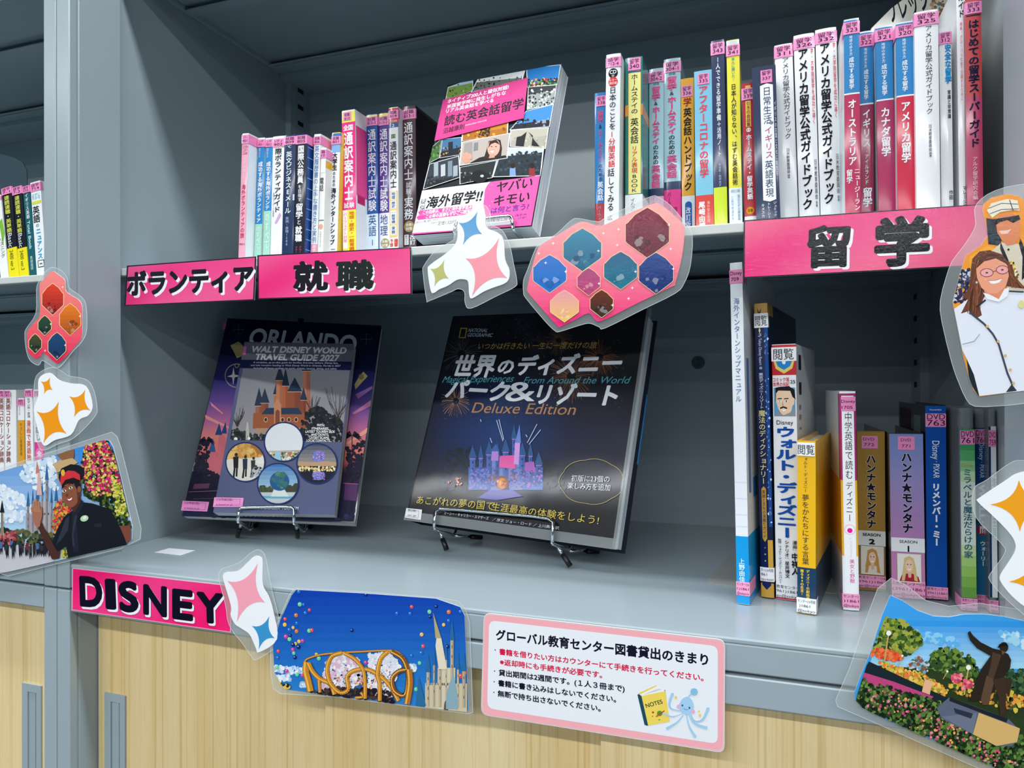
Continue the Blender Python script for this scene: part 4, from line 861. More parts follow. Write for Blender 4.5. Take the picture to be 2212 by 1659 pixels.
def pink_tag(fr, r, TL, TR, BR, BL, lines, col='#f58fd0', base=0.0010):
    k = Ink(fr, base=base); k.poly([TL, TR, BR, BL], col)
    dx = (TR[0]-TL[0]); sl = (TR[1]-TL[1])/dx
    k.line([(TL[0]+2, TL[1]+2.5), (TR[0]-7, TR[1]+3), (TR[0]-9, BR[1]-4), (BL[0]+2, BL[1]-2.5)], 0.6, '#3a2a4a')
    o = k.done('ownership_sticker', GLOSS, r); o['label'] = 'sticker with a framed address stamp'
    k2 = Ink(fr, base=base+0.0001)
    for i, s in enumerate(lines):
        y = TL[1]+(BL[1]-TL[1])*(0.32+0.5*i/max(1, len(lines)-1) if len(lines) > 1 else .5)
        k2.text((TL[0]+3, y), (TL[0]+dx*.62, y+sl*dx*.6), 5.5, s, '#2a1a3a')
    k2.done('sticker_lettering', PRINT, o)
def castle(k, x0, y0, x1, y1, wall, roof, dark, spires=7, seed=3, trim=None):
    """plain generic castle silhouette: a keep, side walls and round towers with cones"""
    rnd = random.Random(seed); w = x1-x0; h = y1-y0
    k.poly([(x0, y1), (x0, y0+h*.68), (x1, y0+h*.66), (x1, y1)], wall)
    for i in range(int(w/4)): k.poly([(x0+i*4, y0+h*.68), (x0+i*4, y0+h*.655), (x0+i*4+2, y0+h*.655), (x0+i*4+2, y0+h*.68)], wall); k.h -= k.step
    k.poly([(x0+w*.3, y1), (x0+w*.3, y0+h*.5), (x0+w*.72, y0+h*.5), (x0+w*.72, y1)], mixc(wall, '#ffffff', .12))
    for i in range(spires):
        fx = (i+.5)/spires; x = x0+w*fx; tw = w*(.05 if i % 2 else .075); top = y0+h*(.42+.18*abs(fx-.5)*2*rnd.uniform(.4, 1.3)) if i != spires//2+1 else y0+h*.22
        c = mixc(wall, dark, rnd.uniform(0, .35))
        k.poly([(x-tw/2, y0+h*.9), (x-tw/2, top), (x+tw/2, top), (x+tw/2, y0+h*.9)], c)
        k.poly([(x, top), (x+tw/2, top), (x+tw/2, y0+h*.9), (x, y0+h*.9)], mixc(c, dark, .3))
        k.poly([(x-tw*.75, top), (x, top-h*(.20 if i != spires//2+1 else .22)), (x+tw*.75, top)], roof)
        if trim: k.line([(x-tw*.6, top+h*.015), (x+tw*.6, top+h*.015)], 1, trim)
        for q in range(3): k.poly([(x-tw*.12, top+h*(.08+.1*q)), (x-tw*.12, top+h*(.05+.1*q)), (x+tw*.12, top+h*(.05+.1*q)), (x+tw*.12, top+h*(.08+.1*q))], dark)
    k.circ(x0+w*.5, y1-h*.08, w*.05, h*.09, dark, 12); k.poly([(x0+w*.45, y1), (x0+w*.45, y1-h*.08), (x0+w*.55, y1-h*.08), (x0+w*.55, y1)], dark)
def palm(k, x, y, h, r, col):
    k.poly([(x-1.3, y), (x-.8, y-h), (x+.8, y-h), (x+1.3, y)], col)
    for i in range(11):
        a = math.pi*(1.15-1.3*i/10); ex, ey = x+r*math.cos(a), y-h-r*.55*math.sin(a)+abs(math.cos(a))*r*.35
        k.poly([(x, y-h-1), ((x+ex)/2, (y-h+ey)/2-r*.28), (ex, ey), ((x+ex)/2, (y-h+ey)/2-r*.05)], col); k.h -= k.step
    k.up()
# -- travel book at the back of the left stand
FO, wO, hO = posed(-1.0619*.96, 1.34*.96, -0.3055*.96, 0.358, 0.407, -0.053, 0.3951*.96, 0.5123*.96)
TO = 0.016
rO = face_book('large travel book with a sunset cover, behind the smaller guide on a wire stand', FO, wO, hO, TO, '#0a0f30')
o1 = zc(3.253, 380, 680)
k = Ink(FO)
TLo, TRo, BRo, BLo = (491, 686.5), (825.5, 705), (764, 1128.5), (394, 1116.5)
CO = [TLo, TRo, BRo, BLo]
def sunset(u, v):
    st = [(0, '#060a24'), (.22, '#0b1440'), (.35, '#2c2c74'), (.45, '#6a4a94'), (.55, '#c06c9c'), (.63, '#f08a7c'), (.70, '#e8706a'), (.76, '#2c1c3c'), (.9, '#1a1838'), (1, '#141a3c')]
    for (a, c), (b, d) in zip(st, st[1:]):
        if v <= b: return mixc(c, d, (v-a)/(b-a))
    return hexc(st[-1][1])
k.grid([o1((364, 24)), o1((1446, 84)), o1((1248, 1452)), o1((50, 1416))], 3, 40, sunset)
k.clip = CO
k.text(o1((508, 215)), o1((1255, 268)), 52, 'ORLANDO', '#e4e6e8', .03)
for pts, c in (([(240, 610), (330, 690), (330, 700), (250, 640)], '#e890a0'), ([(200, 700), (380, 790), (370, 800), (210, 730)], '#f09a98'), ([(1260, 560), (1380, 500), (1380, 520), (1280, 590)], '#9a6aa8'), ([(1240, 690), (1370, 600), (1370, 640), (1250, 700)], '#d080a8'), ([(1200, 900), (1350, 790), (1340, 830), (1210, 910)], '#f8a890')):
    k.poly(o1(*pts), c)
k.line([o1((428+82*math.cos(t), 428+82*math.sin(t))) for t in [2*math.pi*i/30 for i in range(31)]], 2.2, '#8a8a86'); k.circ(*o1((428, 358)), 5, 5, '#8a8a86'); k.circ(*o1((428, 358)), 3, 3, '#0a1030')
k.poly(o1((405, 370), (413, 420), (460, 430), (413, 440), (403, 492), (396, 440), (360, 435), (396, 420)), '#d8d4c8')
for cx_, cy_, r_ in ((440, 105, 36), (1338, 172, 38)): k.line([o1((cx_+r_*math.cos(t), cy_+r_*math.sin(t))) for t in [2*math.pi*i/20 for i in range(21)]], 1, '#343c5c'); k.line([o1((cx_-r_, cy_)), o1((cx_+r_, cy_))], .8, '#6a7088'); k.line([o1((cx_, cy_-r_)), o1((cx_, cy_+r_))], .8, '#6a7088')
k.poly(o1((383, 215), (440, 188), (470, 215), (490, 280), (430, 305)), '#b8a468'); k.poly(o1((1290, 430), (1318, 400), (1348, 432), (1262, 525), (1255, 490)), '#b8a870'); k.circ(*o1((1303, 436)), 6, 6, '#8a7a50')
k.poly(o1((205, 1130), (230, 960), (245, 900), (260, 960), (290, 1000), (300, 860), (320, 830), (350, 860), (330, 1130)), '#d8707c')
k.poly(o1((228, 965), (262, 870), (280, 965)), '#2c5a94'); k.poly(o1((275, 845), (305, 760), (325, 845)), '#1c4078'); k.poly(o1((318, 835), (350, 750), (358, 835)), '#1c4078')
k.blobs(o1((90, 1240), (100, 1120), (180, 1090), (300, 1120), (300, 1240)), 60, 7, ['#120f28', '#1a1430', '#0c0c22'])
k.poly(o1((60, 1380), (100, 1140), (310, 1140), (290, 1400)), '#131430'); k.blobs(o1((120, 1130), (150, 900), (230, 880), (230, 1100)), 40, 7, ['#10142c', '#1a1a34'])
palm(k, *o1((215, 1130)), 75, 20, '#0e1228'); palm(k, *o1((1238, 1390)), 165, 24, '#0e1228')
k.blobs(o1((1200, 1150), (1205, 930), (1320, 890), (1300, 1150)), 50, 7, ['#10142c', '#1c1a34'])
k.poly(o1((1180, 1300), (1190, 1180), (1280, 1190), (1270, 1310)), '#5c3468'); k.line([o1((1180, 1185)), o1((1283, 1190))], 1, '#c87898')
k.line([o1((90, 1245)), o1((290, 1238))], 1, '#9a7a88'); k.line([o1((120, 1295)), o1((290, 1290))], .8, '#6a5470'); k.poly(o1((130, 1190), (240, 1185), (230, 1220), (120, 1225)), '#6c3c60')
for x in (320, 500, 1180, 1230): k.blobs(o1((x-60, 1440), (x-30, 1370), (x+40, 1370), (x+60, 1440)), 10, 5, ['#233058', '#15203c'])
k.text(o1((455, 1418)), o1((852, 1424)), 14, 'SCOTT R. CORREN', '#d8dce4', .02)
k.done('printed_front', PRINT, rO)
pink_tag(FO, rO, o1((50, 1308)), o1((236, 1316)), o1((222, 1384)), o1((38, 1376)), ['-(16号館2階)', 'o-kasei.ac.jp'])
b = MB(); q = [FO.uv(*p) for p in (o1((332, 55)), o1((357, 50)), o1((345, 105)), o1((328, 105)))]; b.face([(x, -0.0003, z) for x, z in q], '#e070b4'); b.build('call_number_sticker', GLOSS, rO)

# -- smaller guide in front of it, resting on the same stand
TG = 0.018
FG0 = Frame(FO.O + FO.n*(TG+0.0012), FO.u, FO.v)
g = [Vector(FG0.uv(*p)) for p in ((530.6, 737), (764, 743), (725.8, 1110), (460.5, 1107))]
du = ((g[1]-g[0])+(g[2]-g[3])); du.normalize()
FG = Frame(FG0.O+FG0.u*g[3].x+FG0.v*g[3].y, FG0.u*du.x+FG0.v*du.y, FG0.v)
wG = ((g[1]-g[0]).length+(g[2]-g[3]).length)/2; hG = ((g[0]-g[3]).length+(g[1]-g[2]).length)/2
rG = face_book('smaller grey travel guide with four round pictures, in front of the large one', FG, wG, hG, TG, '#1d2a5c', spine='#14286c')
k = Ink(FG)
def gp(u, v): return (0, 0)
def GP(u, v):      # position on the guide's front in fractions -> px
    P = FG.O+FG.u*(u*wG)+FG.v*((1-v)*hG); return project(P)
def gquad(u0, v0, u1, v1): return [GP(u0, v0), GP(u1, v0), GP(u1, v1), GP(u0, v1)]
k.grid(gquad(0, 0, 1, 1), 1, 8, lambda u, v: '#5d6488')
k.poly(gquad(0, 0, 1, .115), '#6f6c7c'); k.poly(gquad(0, .115, 1, .167), '#141c44')
k.text(o1((527, 262)), o1((1192, 272)), 18, 'WALT DISNEY WORLD', '#e8eaee', .04, .12); k.text(o1((553, 315)), o1((1140, 325)), 18, 'TRAVEL GUIDE 2027', '#e8eaee', .04, .12)
for y, a, c, st in ((340, 543, 1140, 'A complete, up-to-date guide for families, first-time visitors, Disney fans,'), (360, 525, 1155, 'and solo travelers heading to Walt Disney World in Orlando, Florida in 2027'), (380, 545, 1130, 'Includes all latest updates on parks, tickets, resorts, dining, and safety')):
    k.text(o1((a, y)), o1((c, y+5)), 5.2, st, '#d8dcec', .01, .1)
k.grid(gquad(.03, .170, .99, .60), 2, 10, lambda u, v: mixc('#8c8c94', '#a39ca0', v))
k.clip = gquad(.03, .170, .99, .60)
c1 = o1((540, 380)); c2 = o1((960, 800))
cw = ['#c77850', '#b5643c', '#d88c5c', '#a85a3a']
for x0, x1, yt, yb, c, rt in ((560, 610, 640, 800, '#a8684c', 540), (690, 735, 560, 800, '#c07048', 480), (705, 755, 460, 780, '#c87c58', 385), (752, 790, 500, 760, '#b8603c', 400), (790, 880, 540, 760, '#9a5238', 470), (890, 945, 395, 700, '#c88068', 380), (880, 915, 600, 740, '#8e4a34', 540), (600, 650, 620, 800, '#96543c', 545)):
    k.poly(o1((x0, yb), (x0, yt), (x1, yt), (x1, yb)), c); k.poly(o1(((x0+x1)/2, yt), (x1, yt), (x1, yb), ((x0+x1)/2, yb)), mixc(c, '#40201c', .3))
    k.poly(o1((x0-8, yt), ((x0+x1)/2, rt-30), (x1+8, yt)), '#26364e'); k.line([o1((x0-6, yt+2)), o1((x1+6, yt+2))], 1.2, '#e0b090')
k.poly(o1((540, 800), (545, 690), (690, 690), (900, 690), (930, 720), (920, 800)), '#a65c3c'); k.poly(o1((600, 700), (640, 655), (860, 655), (890, 700)), '#243c58')
k.poly(o1((690, 800), (690, 630), (712, 590), (740, 630), (740, 800)), '#d08c64'); k.poly(o1((698, 800), (700, 680), (715, 665), (730, 680), (728, 800)), '#8a4a34')
for x in (632, 750, 795, 845): k.circ(*o1((x, 738)), 4.5, 5.5, '#e0b48c', 10); k.circ(*o1((x, 738)), 3, 4, '#402420', 10)
k.poly(o1((560, 830), (560, 798), (900, 795), (900, 830)), '#b89478')
k.blobs(o1((365, 920), (370, 820), (420, 800), (520, 830), (640, 850), (620, 920)), 90, 6, ['#1c2428', '#2c3430', '#141c22', '#3c4440'])
k.blobs(o1((880, 760), (920, 680), (1000, 640), (1080, 700), (1160, 740), (1190, 920), (880, 920)), 160, 7, ['#1c2028', '#141820', '#2a2c30'])
for x, y, s in ((1140, 760, 1), (960, 700, .5), (430, 800, .6)):
    for i in range(26):
        a = random.uniform(-1.2, 1.2); L_ = random.uniform(60, 260)*s; p = o1((x, y)); k.line([o1((x, y-L_*.2)), o1((x+L_*.35*math.sin(a), y-L_*.6)), o1((x+L_*.5*math.sin(a), y-L_))], .6, '#3a3434'); k.h -= k.step*.5
k.circ(*o1((505, 850)), 4, 30, '#c8c0b8', 14); k.line([o1((505, 850)), o1((505, 900))], 1, '#706860'); k.circ(*o1((422, 875)), 4, 4, '#fff'); k.circ(*o1((515, 870)), 3, 3, '#fff')
for y, a, c, st in ((785, 990, 1045, 'WITH:'), (808, 955, 1075, 'ITINERARIES,'), (830, 912, 1115, 'LATEST TOURISM DOS'), (851, 950, 1075, 'AND DONTS,'), (873, 940, 1078, 'LATEST SCAMS,'), (893, 918, 1095, 'LOCAL CONTACTS...')):
    k.text(o1((a, y)), o1((c, y+1)), 7, st, '#ffffff', .03)
k.clip = None
def disc(cx_, cy_, r_, fn):
    k.circ(*o1((cx_, cy_)), (r_+10)/3.253, (r_+10)/3.253, '#16306c', 36)
    k.clip = [o1((cx_+r_*math.cos(t), cy_+r_*math.sin(t))) for t in [2*math.pi*i/30 for i in range(30)]]
    fn(); k.clip = None
def d1():
    k.poly(o1((600, 740), (920, 740), (920, 1050), (600, 1050)), '#f1f4f6'); k.poly(o1((600, 960), (920, 950), (920, 1050), (600, 1050)), '#c8b8a8')
    for i in range(46):
        x = 620+i*6.2; h = random.choice((20, 35, 60, 90)) if i % 6 == 0 else random.uniform(8, 35); k.poly(o1((x, 985), (x+1, 965-h), (x+4, 965-h*.9), (x+6, 985)), random.choice(['#8c9ca4', '#5c8aa0', '#b09a70', '#c8ccd0', '#486c80'])); k.h -= k.step
    k.blobs(o1((640, 975), (880, 965), (860, 1020), (680, 1020)), 60, 4, ['#e8d44c', '#6c8a5c', '#c87c5c', '#405c6c', '#f0f0f0']); k.poly(o1((690, 1030), (700, 960), (735, 960), (742, 1030)), '#a8d4e8')
def d2():
    k.poly(o1((340, 890), (640, 890), (640, 1180), (340, 1180)), '#c89040'); k.blobs(o1((380, 900), (560, 890), (640, 1000), (380, 1010)), 60, 9, ['#e8b060', '#f0c878', '#b87830', '#d89c48'])
    k.poly(o1((340, 1020), (640, 1000), (640, 1180), (340, 1180)), '#ece6da'); k.poly(o1((560, 1040), (640, 960), (640, 1060)), '#f4f0e8')
    for x, y, s, c in ((418, 985, 1.1, '#15181c'), (483, 1000, 1, '#20304a'), (540, 1010, .9, '#30343a')):
        k.circ(*o1((x+8, y)), 3.4*s, 3.8*s, '#3a2a22', 10); k.poly(o1((x-12*s, y+15), (x+22*s, y+12), (x+20*s, y+85*s), (x-10*s, y+85*s)), c); k.poly(o1((x-8*s, y+80*s), (x+4, y+80*s), (x-4, y+150*s), (x-18, y+150*s)), '#1a1c20'); k.poly(o1((x+6, y+80*s), (x+18*s, y+80*s), (x+16, y+140*s), (x+4, y+140*s)), '#1a1c20')
    k.circ(*o1((580, 1105)), 14, 12, '#c8ccd0', 14); k.blobs(o1((520, 1130), (560, 1060), (610, 1080), (590, 1150)), 20, 4, ['#303438', '#808890', '#d0d0d0'])
def d3():
    k.grid([o1((580, 1040)), o1((870, 1040)), o1((870, 1340)), o1((580, 1340))], 1, 10, lambda u, v: mixc('#2470b8', '#b8dcec', min(1, v*1.3)))
    k.blobs(o1((585, 1250), (600, 1200), (680, 1215), (680, 1250)), 30, 5, ['#3c4a30', '#586040']); k.blobs(o1((770, 1255), (780, 1200), (860, 1190), (870, 1255)), 40, 5, ['#3c4a30', '#4c4430'])
    k.poly(o1((580, 1250), (870, 1250), (870, 1340), (580, 1340)), '#c8d4d8'); k.poly(o1((580, 1275), (870, 1280), (870, 1296), (580, 1292)), '#68b4d0')
    k.poly(o1((670, 1280), (690, 1235), (770, 1235), (795, 1280)), '#e8ece8'); k.circ(*o1((731, 1173)), 21, 20.5, '#1c5c94', 26); k.blobs(o1((680, 1150), (720, 1115), (770, 1130), (780, 1180), (740, 1230), (690, 1200)), 18, 7, ['#3c7a6c', '#2c6a8c', '#588c6c'])
def d4():
    k.grid([o1((850, 900)), o1((1140, 900)), o1((1140, 1060)), o1((850, 1060))], 1, 6, lambda u, v: mixc('#3c4a6c', '#a8a098', v)); k.poly(o1((850, 1060), (1140, 1060), (1140, 1200), (850, 1200)), '#181c2c')
    for cy_, a in ((998, 1), (1130, .8)):
        k.circ(*o1((1005, cy_)), 14, 13*a, '#8c84d0', 22); k.blobs(o1((965, cy_-30), (1045, cy_-30), (1045, cy_+30), (965, cy_+30)), 50, 2, ['#c8b4ec', '#6c9ce0', '#d07cc0', '#5058b0'])
    k.poly(o1((860, 1065), (870, 1030), (950, 1040), (1060, 1030), (1130, 1040), (1130, 1068)), '#c8a480'); k.blobs(o1((860, 1070), (1135, 1070), (1120, 1100), (870, 1100)), 50, 4, ['#f0d890', '#fff4c0', '#c89850', '#403428'])
disc(760, 895, 132, d1); disc(490, 1037, 132, d2); disc(993, 1048, 136, d4); disc(720, 1190, 138, d3)
k.text(o1((555, 1368)), o1((862, 1372)), 9, 'WANDERLUX TOURISM', '#e8ecf4', .02)
k.done('printed_front', PRINT, rG)
pink_tag(FG, rG, o1((272, 1284)), o1((478, 1288)), o1((470, 1352)), o1((262, 1352)), ['-(16号館2階)', 'o-kasei.ac.jp'])
b = MB(); q = [FG.uv(*p) for p in (o1((478, 222)), o1((497, 224)), o1((490, 282)), o1((468, 280)))]; b.face([(x, -0.0003, z) for x, z in q], '#f07cc4'); b.build('call_number_sticker', GLOSS, rG)

# -- black hardback in clear film on the wide stand
FN, wN, hN = posed(-0.4815, 1.30, -0.2886, -0.175, 0.359, -0.020, 0.4716, 0.4753)
rN = face_book('big black hardback with fireworks and night castle in glossy film', FN, wN, hN, 0.034, '#080a14', hard=True, m=FILMBOOK, back='#0b1528')
b = MB(); b.box(wN+0.0001, 0.0312, hN*.36, wN+0.0006, 0.0345, hN*.66); bs = b.build('back_board_print', mat('sky_blue_print', '#2b93d6', rough=0.3), rN)
n1 = zc(2.86, 850, 660)
k = Ink(FN)
NF = n1((372, 72), (1574, 26), (1352, 1492), (82, 1318))
k.grid([n1((372, 72)), n1((1574, 26)), n1((1352, 1492)), n1((82, 1318))], 8, 16, lambda u, v: mixc('#05060f', mixc('#0a1230', '#123a78', max(0, 1-abs(u-.38)*2.6)), max(0, 1-abs(v-.58)*3.4)))
k.clip = NF
def burst(x, y, r, n, cols, w=.7, r0=.2):
    for i in range(n):
        a = 2*math.pi*i/n+random.uniform(-.05, .05); L_ = r*random.uniform(.75, 1.05); c = random.choice(cols); h = k.h
        k.line([n1((x+r*r0*math.cos(a), y+r*r0*math.sin(a))), n1((x+L_*.7*math.cos(a), y+L_*.7*math.sin(a)+r*.02)), n1((x+L_*math.cos(a), y+L_*math.sin(a)+r*.09))], w, c); k.h = h
    k.up()
for x, y, r, n, c in ((1273, 320, 120, 60, ['#8a4a28', '#b87044', '#5c3020']), (1100, 440, 150, 70, ['#8a5438', '#a8704c', '#4c342c']), (1020, 215, 90, 50, ['#5c4038', '#7c5848']), (385, 590, 100, 34, ['#c08c5c', '#8c6040', '#e0b080']), (420, 300, 130, 50, ['#4c4a50', '#6c6460', '#2c2c38']), (800, 110, 80, 40, ['#26283a', '#34303c']), (880, 240, 100, 40, ['#32303c', '#443840'])):
    burst(x, y, r, n, c, .6)
for i in range(140):
    x = random.uniform(300, 1450); y = random.uniform(60, 700); c = random.choice(['#c8b8a0', '#8a8078', '#6c5c58']); k.circ(*n1((x, y)), .6, .6, c, 5); k.h -= k.step
k.up()
k.poly(n1((402, 200), (414, 137), (457, 138), (446, 202)), '#c8a032'); k.poly(n1((409, 195), (420, 144), (449, 145), (440, 196)), '#080a16')
k.text(n1((460, 163)), n1((578, 165)), 10.5, 'NATIONAL', '#d8dce4', .01, .15); k.text(n1((455, 192)), n1((608, 194)), 10.5, 'GEOGRAPHIC', '#d8dce4', .01, .15)
k.text(n1((520, 268)), n1((1252, 262)), 14.5, 'いつかは行きたい 一生に一度だけの旅', '#c8a24a', .0, .15)
k.text(n1((362, 428)), n1((610, 430)), 48, '世界', '#eef0f6', .035, .12); k.text(n1((638, 415)), n1((728, 418)), 36, 'の', '#eef0f6', .035, .12); k.text(n1((760, 420)), n1((1395, 405)), 43, 'ディズニー', '#eef0f6', .04, .12)
k.text(n1((322, 562)), n1((690, 585)), 43, 'パーク', '#eef0f6', .04, .15); k.text(n1((688, 590)), n1((868, 590)), 58, '&', '#f4f6fa', .01); k.text(n1((880, 598)), n1((1368, 610)), 46, 'リゾート', '#eef0f6', .04, .12)
k.text(n1((300, 478)), n1((735, 472)), 20, 'Magical Experiences', '#58a8b4', -.005, .35); k.text(n1((800, 482)), n1((1450, 482)), 20, 'From Around the World', '#58a8b4', -.005, .35)
k.text(n1((482, 662)), n1((1118, 676)), 31, 'Deluxe Edition', '#c08a5c', -.008, .2)
# night scene: a plain castle in coloured light, trees and rocket trails
k.blobs(n1((300, 1140), (330, 900), (480, 880), (500, 1150)), 120, 7, ['#0c1c30', '#102440', '#0a1422'])
k.blobs(n1((900, 1120), (930, 950), (1050, 960), (1060, 1140)), 60, 7, ['#0c1c30', '#0a1422', '#141c30'])
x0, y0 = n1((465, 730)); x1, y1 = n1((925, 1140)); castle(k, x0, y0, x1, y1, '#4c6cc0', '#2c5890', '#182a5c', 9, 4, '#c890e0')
k.poly(n1((655, 1000), (660, 930), (755, 925), (755, 1010)), '#ee5ca8'); k.poly(n1((810, 1030), (815, 970), (870, 965), (880, 1030)), '#b05cc0')
k.poly(n1((745, 980), (752, 850), (785, 850), (775, 985)), '#d8a0e8'); k.poly(n1((752, 850), (782, 735), (790, 850)), '#6c8cd8'); k.poly(n1((605, 960), (610, 900), (650, 900), (650, 960)), '#b888d8'); k.poly(n1((600, 902), (635, 855), (655, 902)), '#3c60a8')
k.circ(*n1((672, 1095)), 14, 15, '#8a4a30', 18); k.circ(*n1((672, 1100)), 10, 12, '#e08040', 16); k.blobs(n1((640, 1110), (650, 1080), (700, 1080), (705, 1120)), 14, 2.5, ['#ffc870', '#a04a20'])
for x in (600, 625, 735, 765): k.poly(n1((x-14, 1045), (x+14, 1045), (x+6, 1085), (x-6, 1085)), '#8a5c3c')
k.blobs(n1((470, 1130), (480, 1010), (640, 1010), (640, 1130)), 50, 4, ['#6c84d0', '#3c509c', '#8c78c8']); k.blobs(n1((720, 1130), (720, 1020), (925, 1020), (920, 1120)), 60, 4, ['#6c84d0', '#3c509c', '#a878c8'])
k.poly(n1((520, 1190), (600, 1140), (740, 1140), (800, 1180), (640, 1205)), '#5c58b0'); k.blobs(n1((340, 1080), (430, 1050), (440, 1110), (350, 1120)), 14, 3, ['#c87868', '#d8a090', '#603848'])
for a in ((640, 710, 680, 840), (655, 705, 685, 830), (890, 735, 830, 850), (912, 770, 840, 860), (600, 820, 612, 850), (540, 705, 545, 720), (820, 800, 830, 815)):
    k.line([n1(a[:2]), n1(a[2:])], 1.6, '#c8d0e8'); k.h -= k.step
k.up()
cl = []
for i in range(72):
    t = 2*math.pi*i/72; rr_ = 1+.05*abs(math.sin(3.5*t)); cl.append(n1((1226+195*rr_*math.cos(t)*.98, 1090+135*rr_*math.sin(t))))
k.line(cl, 1.0, '#c8b068', True)
k.text(n1((1100, 1085)), n1((1336, 1092)), 15, '初版に23個の', '#dfe4ec', .0); k.text(n1((1078, 1130)), n1((1340, 1144)), 15, '楽しみ方を追加', '#dfe4ec', .0)
k.text(n1((145, 1222)), n1((620, 1262)), 19, 'あこがれの夢の国で', '#e0c850', .005); k.text(n1((608, 1262)), n1((1268, 1352)), 19, '生涯最高の体験をしよう!', '#e0c850', .005)
k.text(n1((315, 1290)), n1((590, 1325)), 7.5, 'マーシー・キャリカー・スマザーズ', '#d8dce4', .0); k.text(n1((612, 1330)), n1((1025, 1385)), 7.5, '／ 序文 ジョー・ロード ／ 上川典子 訳', '#d8dce4', .0)
k.clip = None
k.done('printed_front', FILMBOOK, rN)
pink_tag(FN, rN, n1((82, 1252)), n1((180, 1262)), n1((172, 1326)), n1((72, 1310)), ['館2階)', 'ac.jp'], '#f0f1f4')
b = MB()  # turned-in film along the bottom and fore edge
b.box(-0.002, -0.0006, -0.0008, wN+0.003, -0.0003, 0.010); b.box(wN-0.002, -0.0006, 0, wN+0.004, -0.0003, hN)
b.build('film_cover', FILM, rN)

# -- face-out paperback on the upper shelf
FU, wU, hU = posed(-0.4869, 1.16, 0.2735, -0.121, 0.318, -0.035, 0.2436, 0.3328)
rU = face_book('paperback with a photo collage and pink title block, face out', FU, wU, hU, 0.020, '#e6e8ec', back='#f0f0f0')
p1 = zc(3.95, 860, 120)
k = Ink(FU)
def UPx(u, v): P = FU.O+FU.u*(u*wU)+FU.v*((1-v)*hU); return project(P)
full = [UPx(0, 0), UPx(1, 0), UPx(1, 1), UPx(0, 1)]
k.poly(full, '#1c2024'); k.clip = full
def pic(pts, sky, gnd, hz, cols, n=20, r=3):
    P = p1(*pts); old = k.clip
    k.poly(P, '#eceef0'); cx_ = sum(p[0] for p in P)/len(P); cy_ = sum(p[1] for p in P)/len(P)
    I = [(cx_+(x-cx_)*.955, cy_+(y-cy_)*.955) for x, y in P]; I2 = clip_convex(I, full)
    if len(I2) < 3: return
    k.clip = None; k.poly(I2, sky); k.clip = I2
    y0 = min(p[1] for p in I2); y1 = max(p[1] for p in I2); x0 = min(p[0] for p in I2); x1 = max(p[0] for p in I2); ym = y0+(y1-y0)*hz
    k.poly([(x0, ym+6), (x1, ym-6), (x1, y1+2), (x0, y1+2)], gnd)
    k.blobs([(x0, ym-4), (x1, ym-8), (x1, y1), (x0, y1)], n, r, cols); k.clip = old
    return I2
pic([(425, 270), (640, 195), (640, 300), (400, 390)], '#a8c4d8', '#7a9a4c', .25, ['#2c3c24', '#b4c478', '#5c7c38'], 16, 2.5)
pic([(690, 180), (1090, 115), (1060, 215), (620, 315)], '#dfe4e4', '#6c7068', .45, ['#20262a', '#4c5450', '#14181c'], 34, 3)
pic([(1095, 110), (1390, 78), (1365, 250), (1100, 275)], '#1f78c0', '#284c34', .75, ['#2a1c1c', '#c83c34', '#18181c', '#3ca04c', '#e8c0a0'], 40, 4)
pic([(1110, 270), (1355, 250), (1335, 420), (1100, 465)], '#2c3034', '#98a09c', .3, ['#e0e4e4', '#14161a', '#c8d0d0', '#3c4448'], 46, 4)
pic([(1095, 475), (1330, 418), (1295, 610), (950, 640)], '#3c88cc', '#1c2030', .7, ['#14161a', '#30221c', '#8c9cac'], 28, 5)
pic([(960, 640), (1290, 615), (1262, 800), (955, 780)], '#b8b4a4', '#aca898', .5, ['#d0ccbc', '#9c988c'], 20, 3)
for x in (1045, 1180): k.poly(p1((x-40, 775), (x-30, 700), (x+10 if x < 1100 else x-25, 690), (x+55 if x < 1100 else x-65, 655), (x+40 if x < 1100 else x-20, 720), (x+30, 780)), '#1a1c22')
pic([(380, 715), (545, 700), (545, 850), (355, 880)], '#3c6c94', '#10161e', .6, ['#0c1218', '#e0a850', '#1c2a38'], 24, 3); k.poly(p1((430, 860), (432, 745), (470, 738), (472, 800), (520, 790), (522, 850)), '#0c1420')
pic([(550, 650), (945, 560), (940, 680), (545, 735)], '#c88420', '#b06c14', .5, ['#e8a840', '#8c5010'], 16, 4); k.blobs(p1((690, 700), (700, 620), (790, 610), (780, 700)), 26, 3, ['#1c1410', '#3c2814', '#2a2a2a'])
pic([(270, 930), (525, 860), (535, 1045), (215, 1150)], '#2c3440', '#181c22', .7, ['#2c343c', '#485058', '#101418'], 30, 4)
for x, h in ((310, 120), (370, 100), (430, 130), (475, 90)): k.poly(p1((x, 1040), (x, 1040-h), (x+38, 1030-h), (x+38, 1030)), random.choice(['#9ca8b0', '#788894', '#b8bcc0']))
pic([(290, 790), (375, 715), (355, 880), (270, 925)], '#2c4c28', '#3c6430', .4, ['#588c3c', '#1c3418'], 16, 4)
pic([(530, 960), (850, 900), (810, 1050), (530, 1105)], '#20282a', '#101416', .6, ['#4c5c58', '#8ca09c', '#141c1c'], 36, 3); k.circ(*p1((700, 1040)), 18, 14, '#0c0e12', 16); k.circ(*p1((722, 1035)), 4, 3, '#b8c4cc', 10)
pic([(855, 900), (940, 790), (1250, 800), (1225, 1035), (810, 1045)], '#c4ccd0', '#22303a', .25, ['#26343e', '#1a242c', '#3c4c54'], 50, 5)
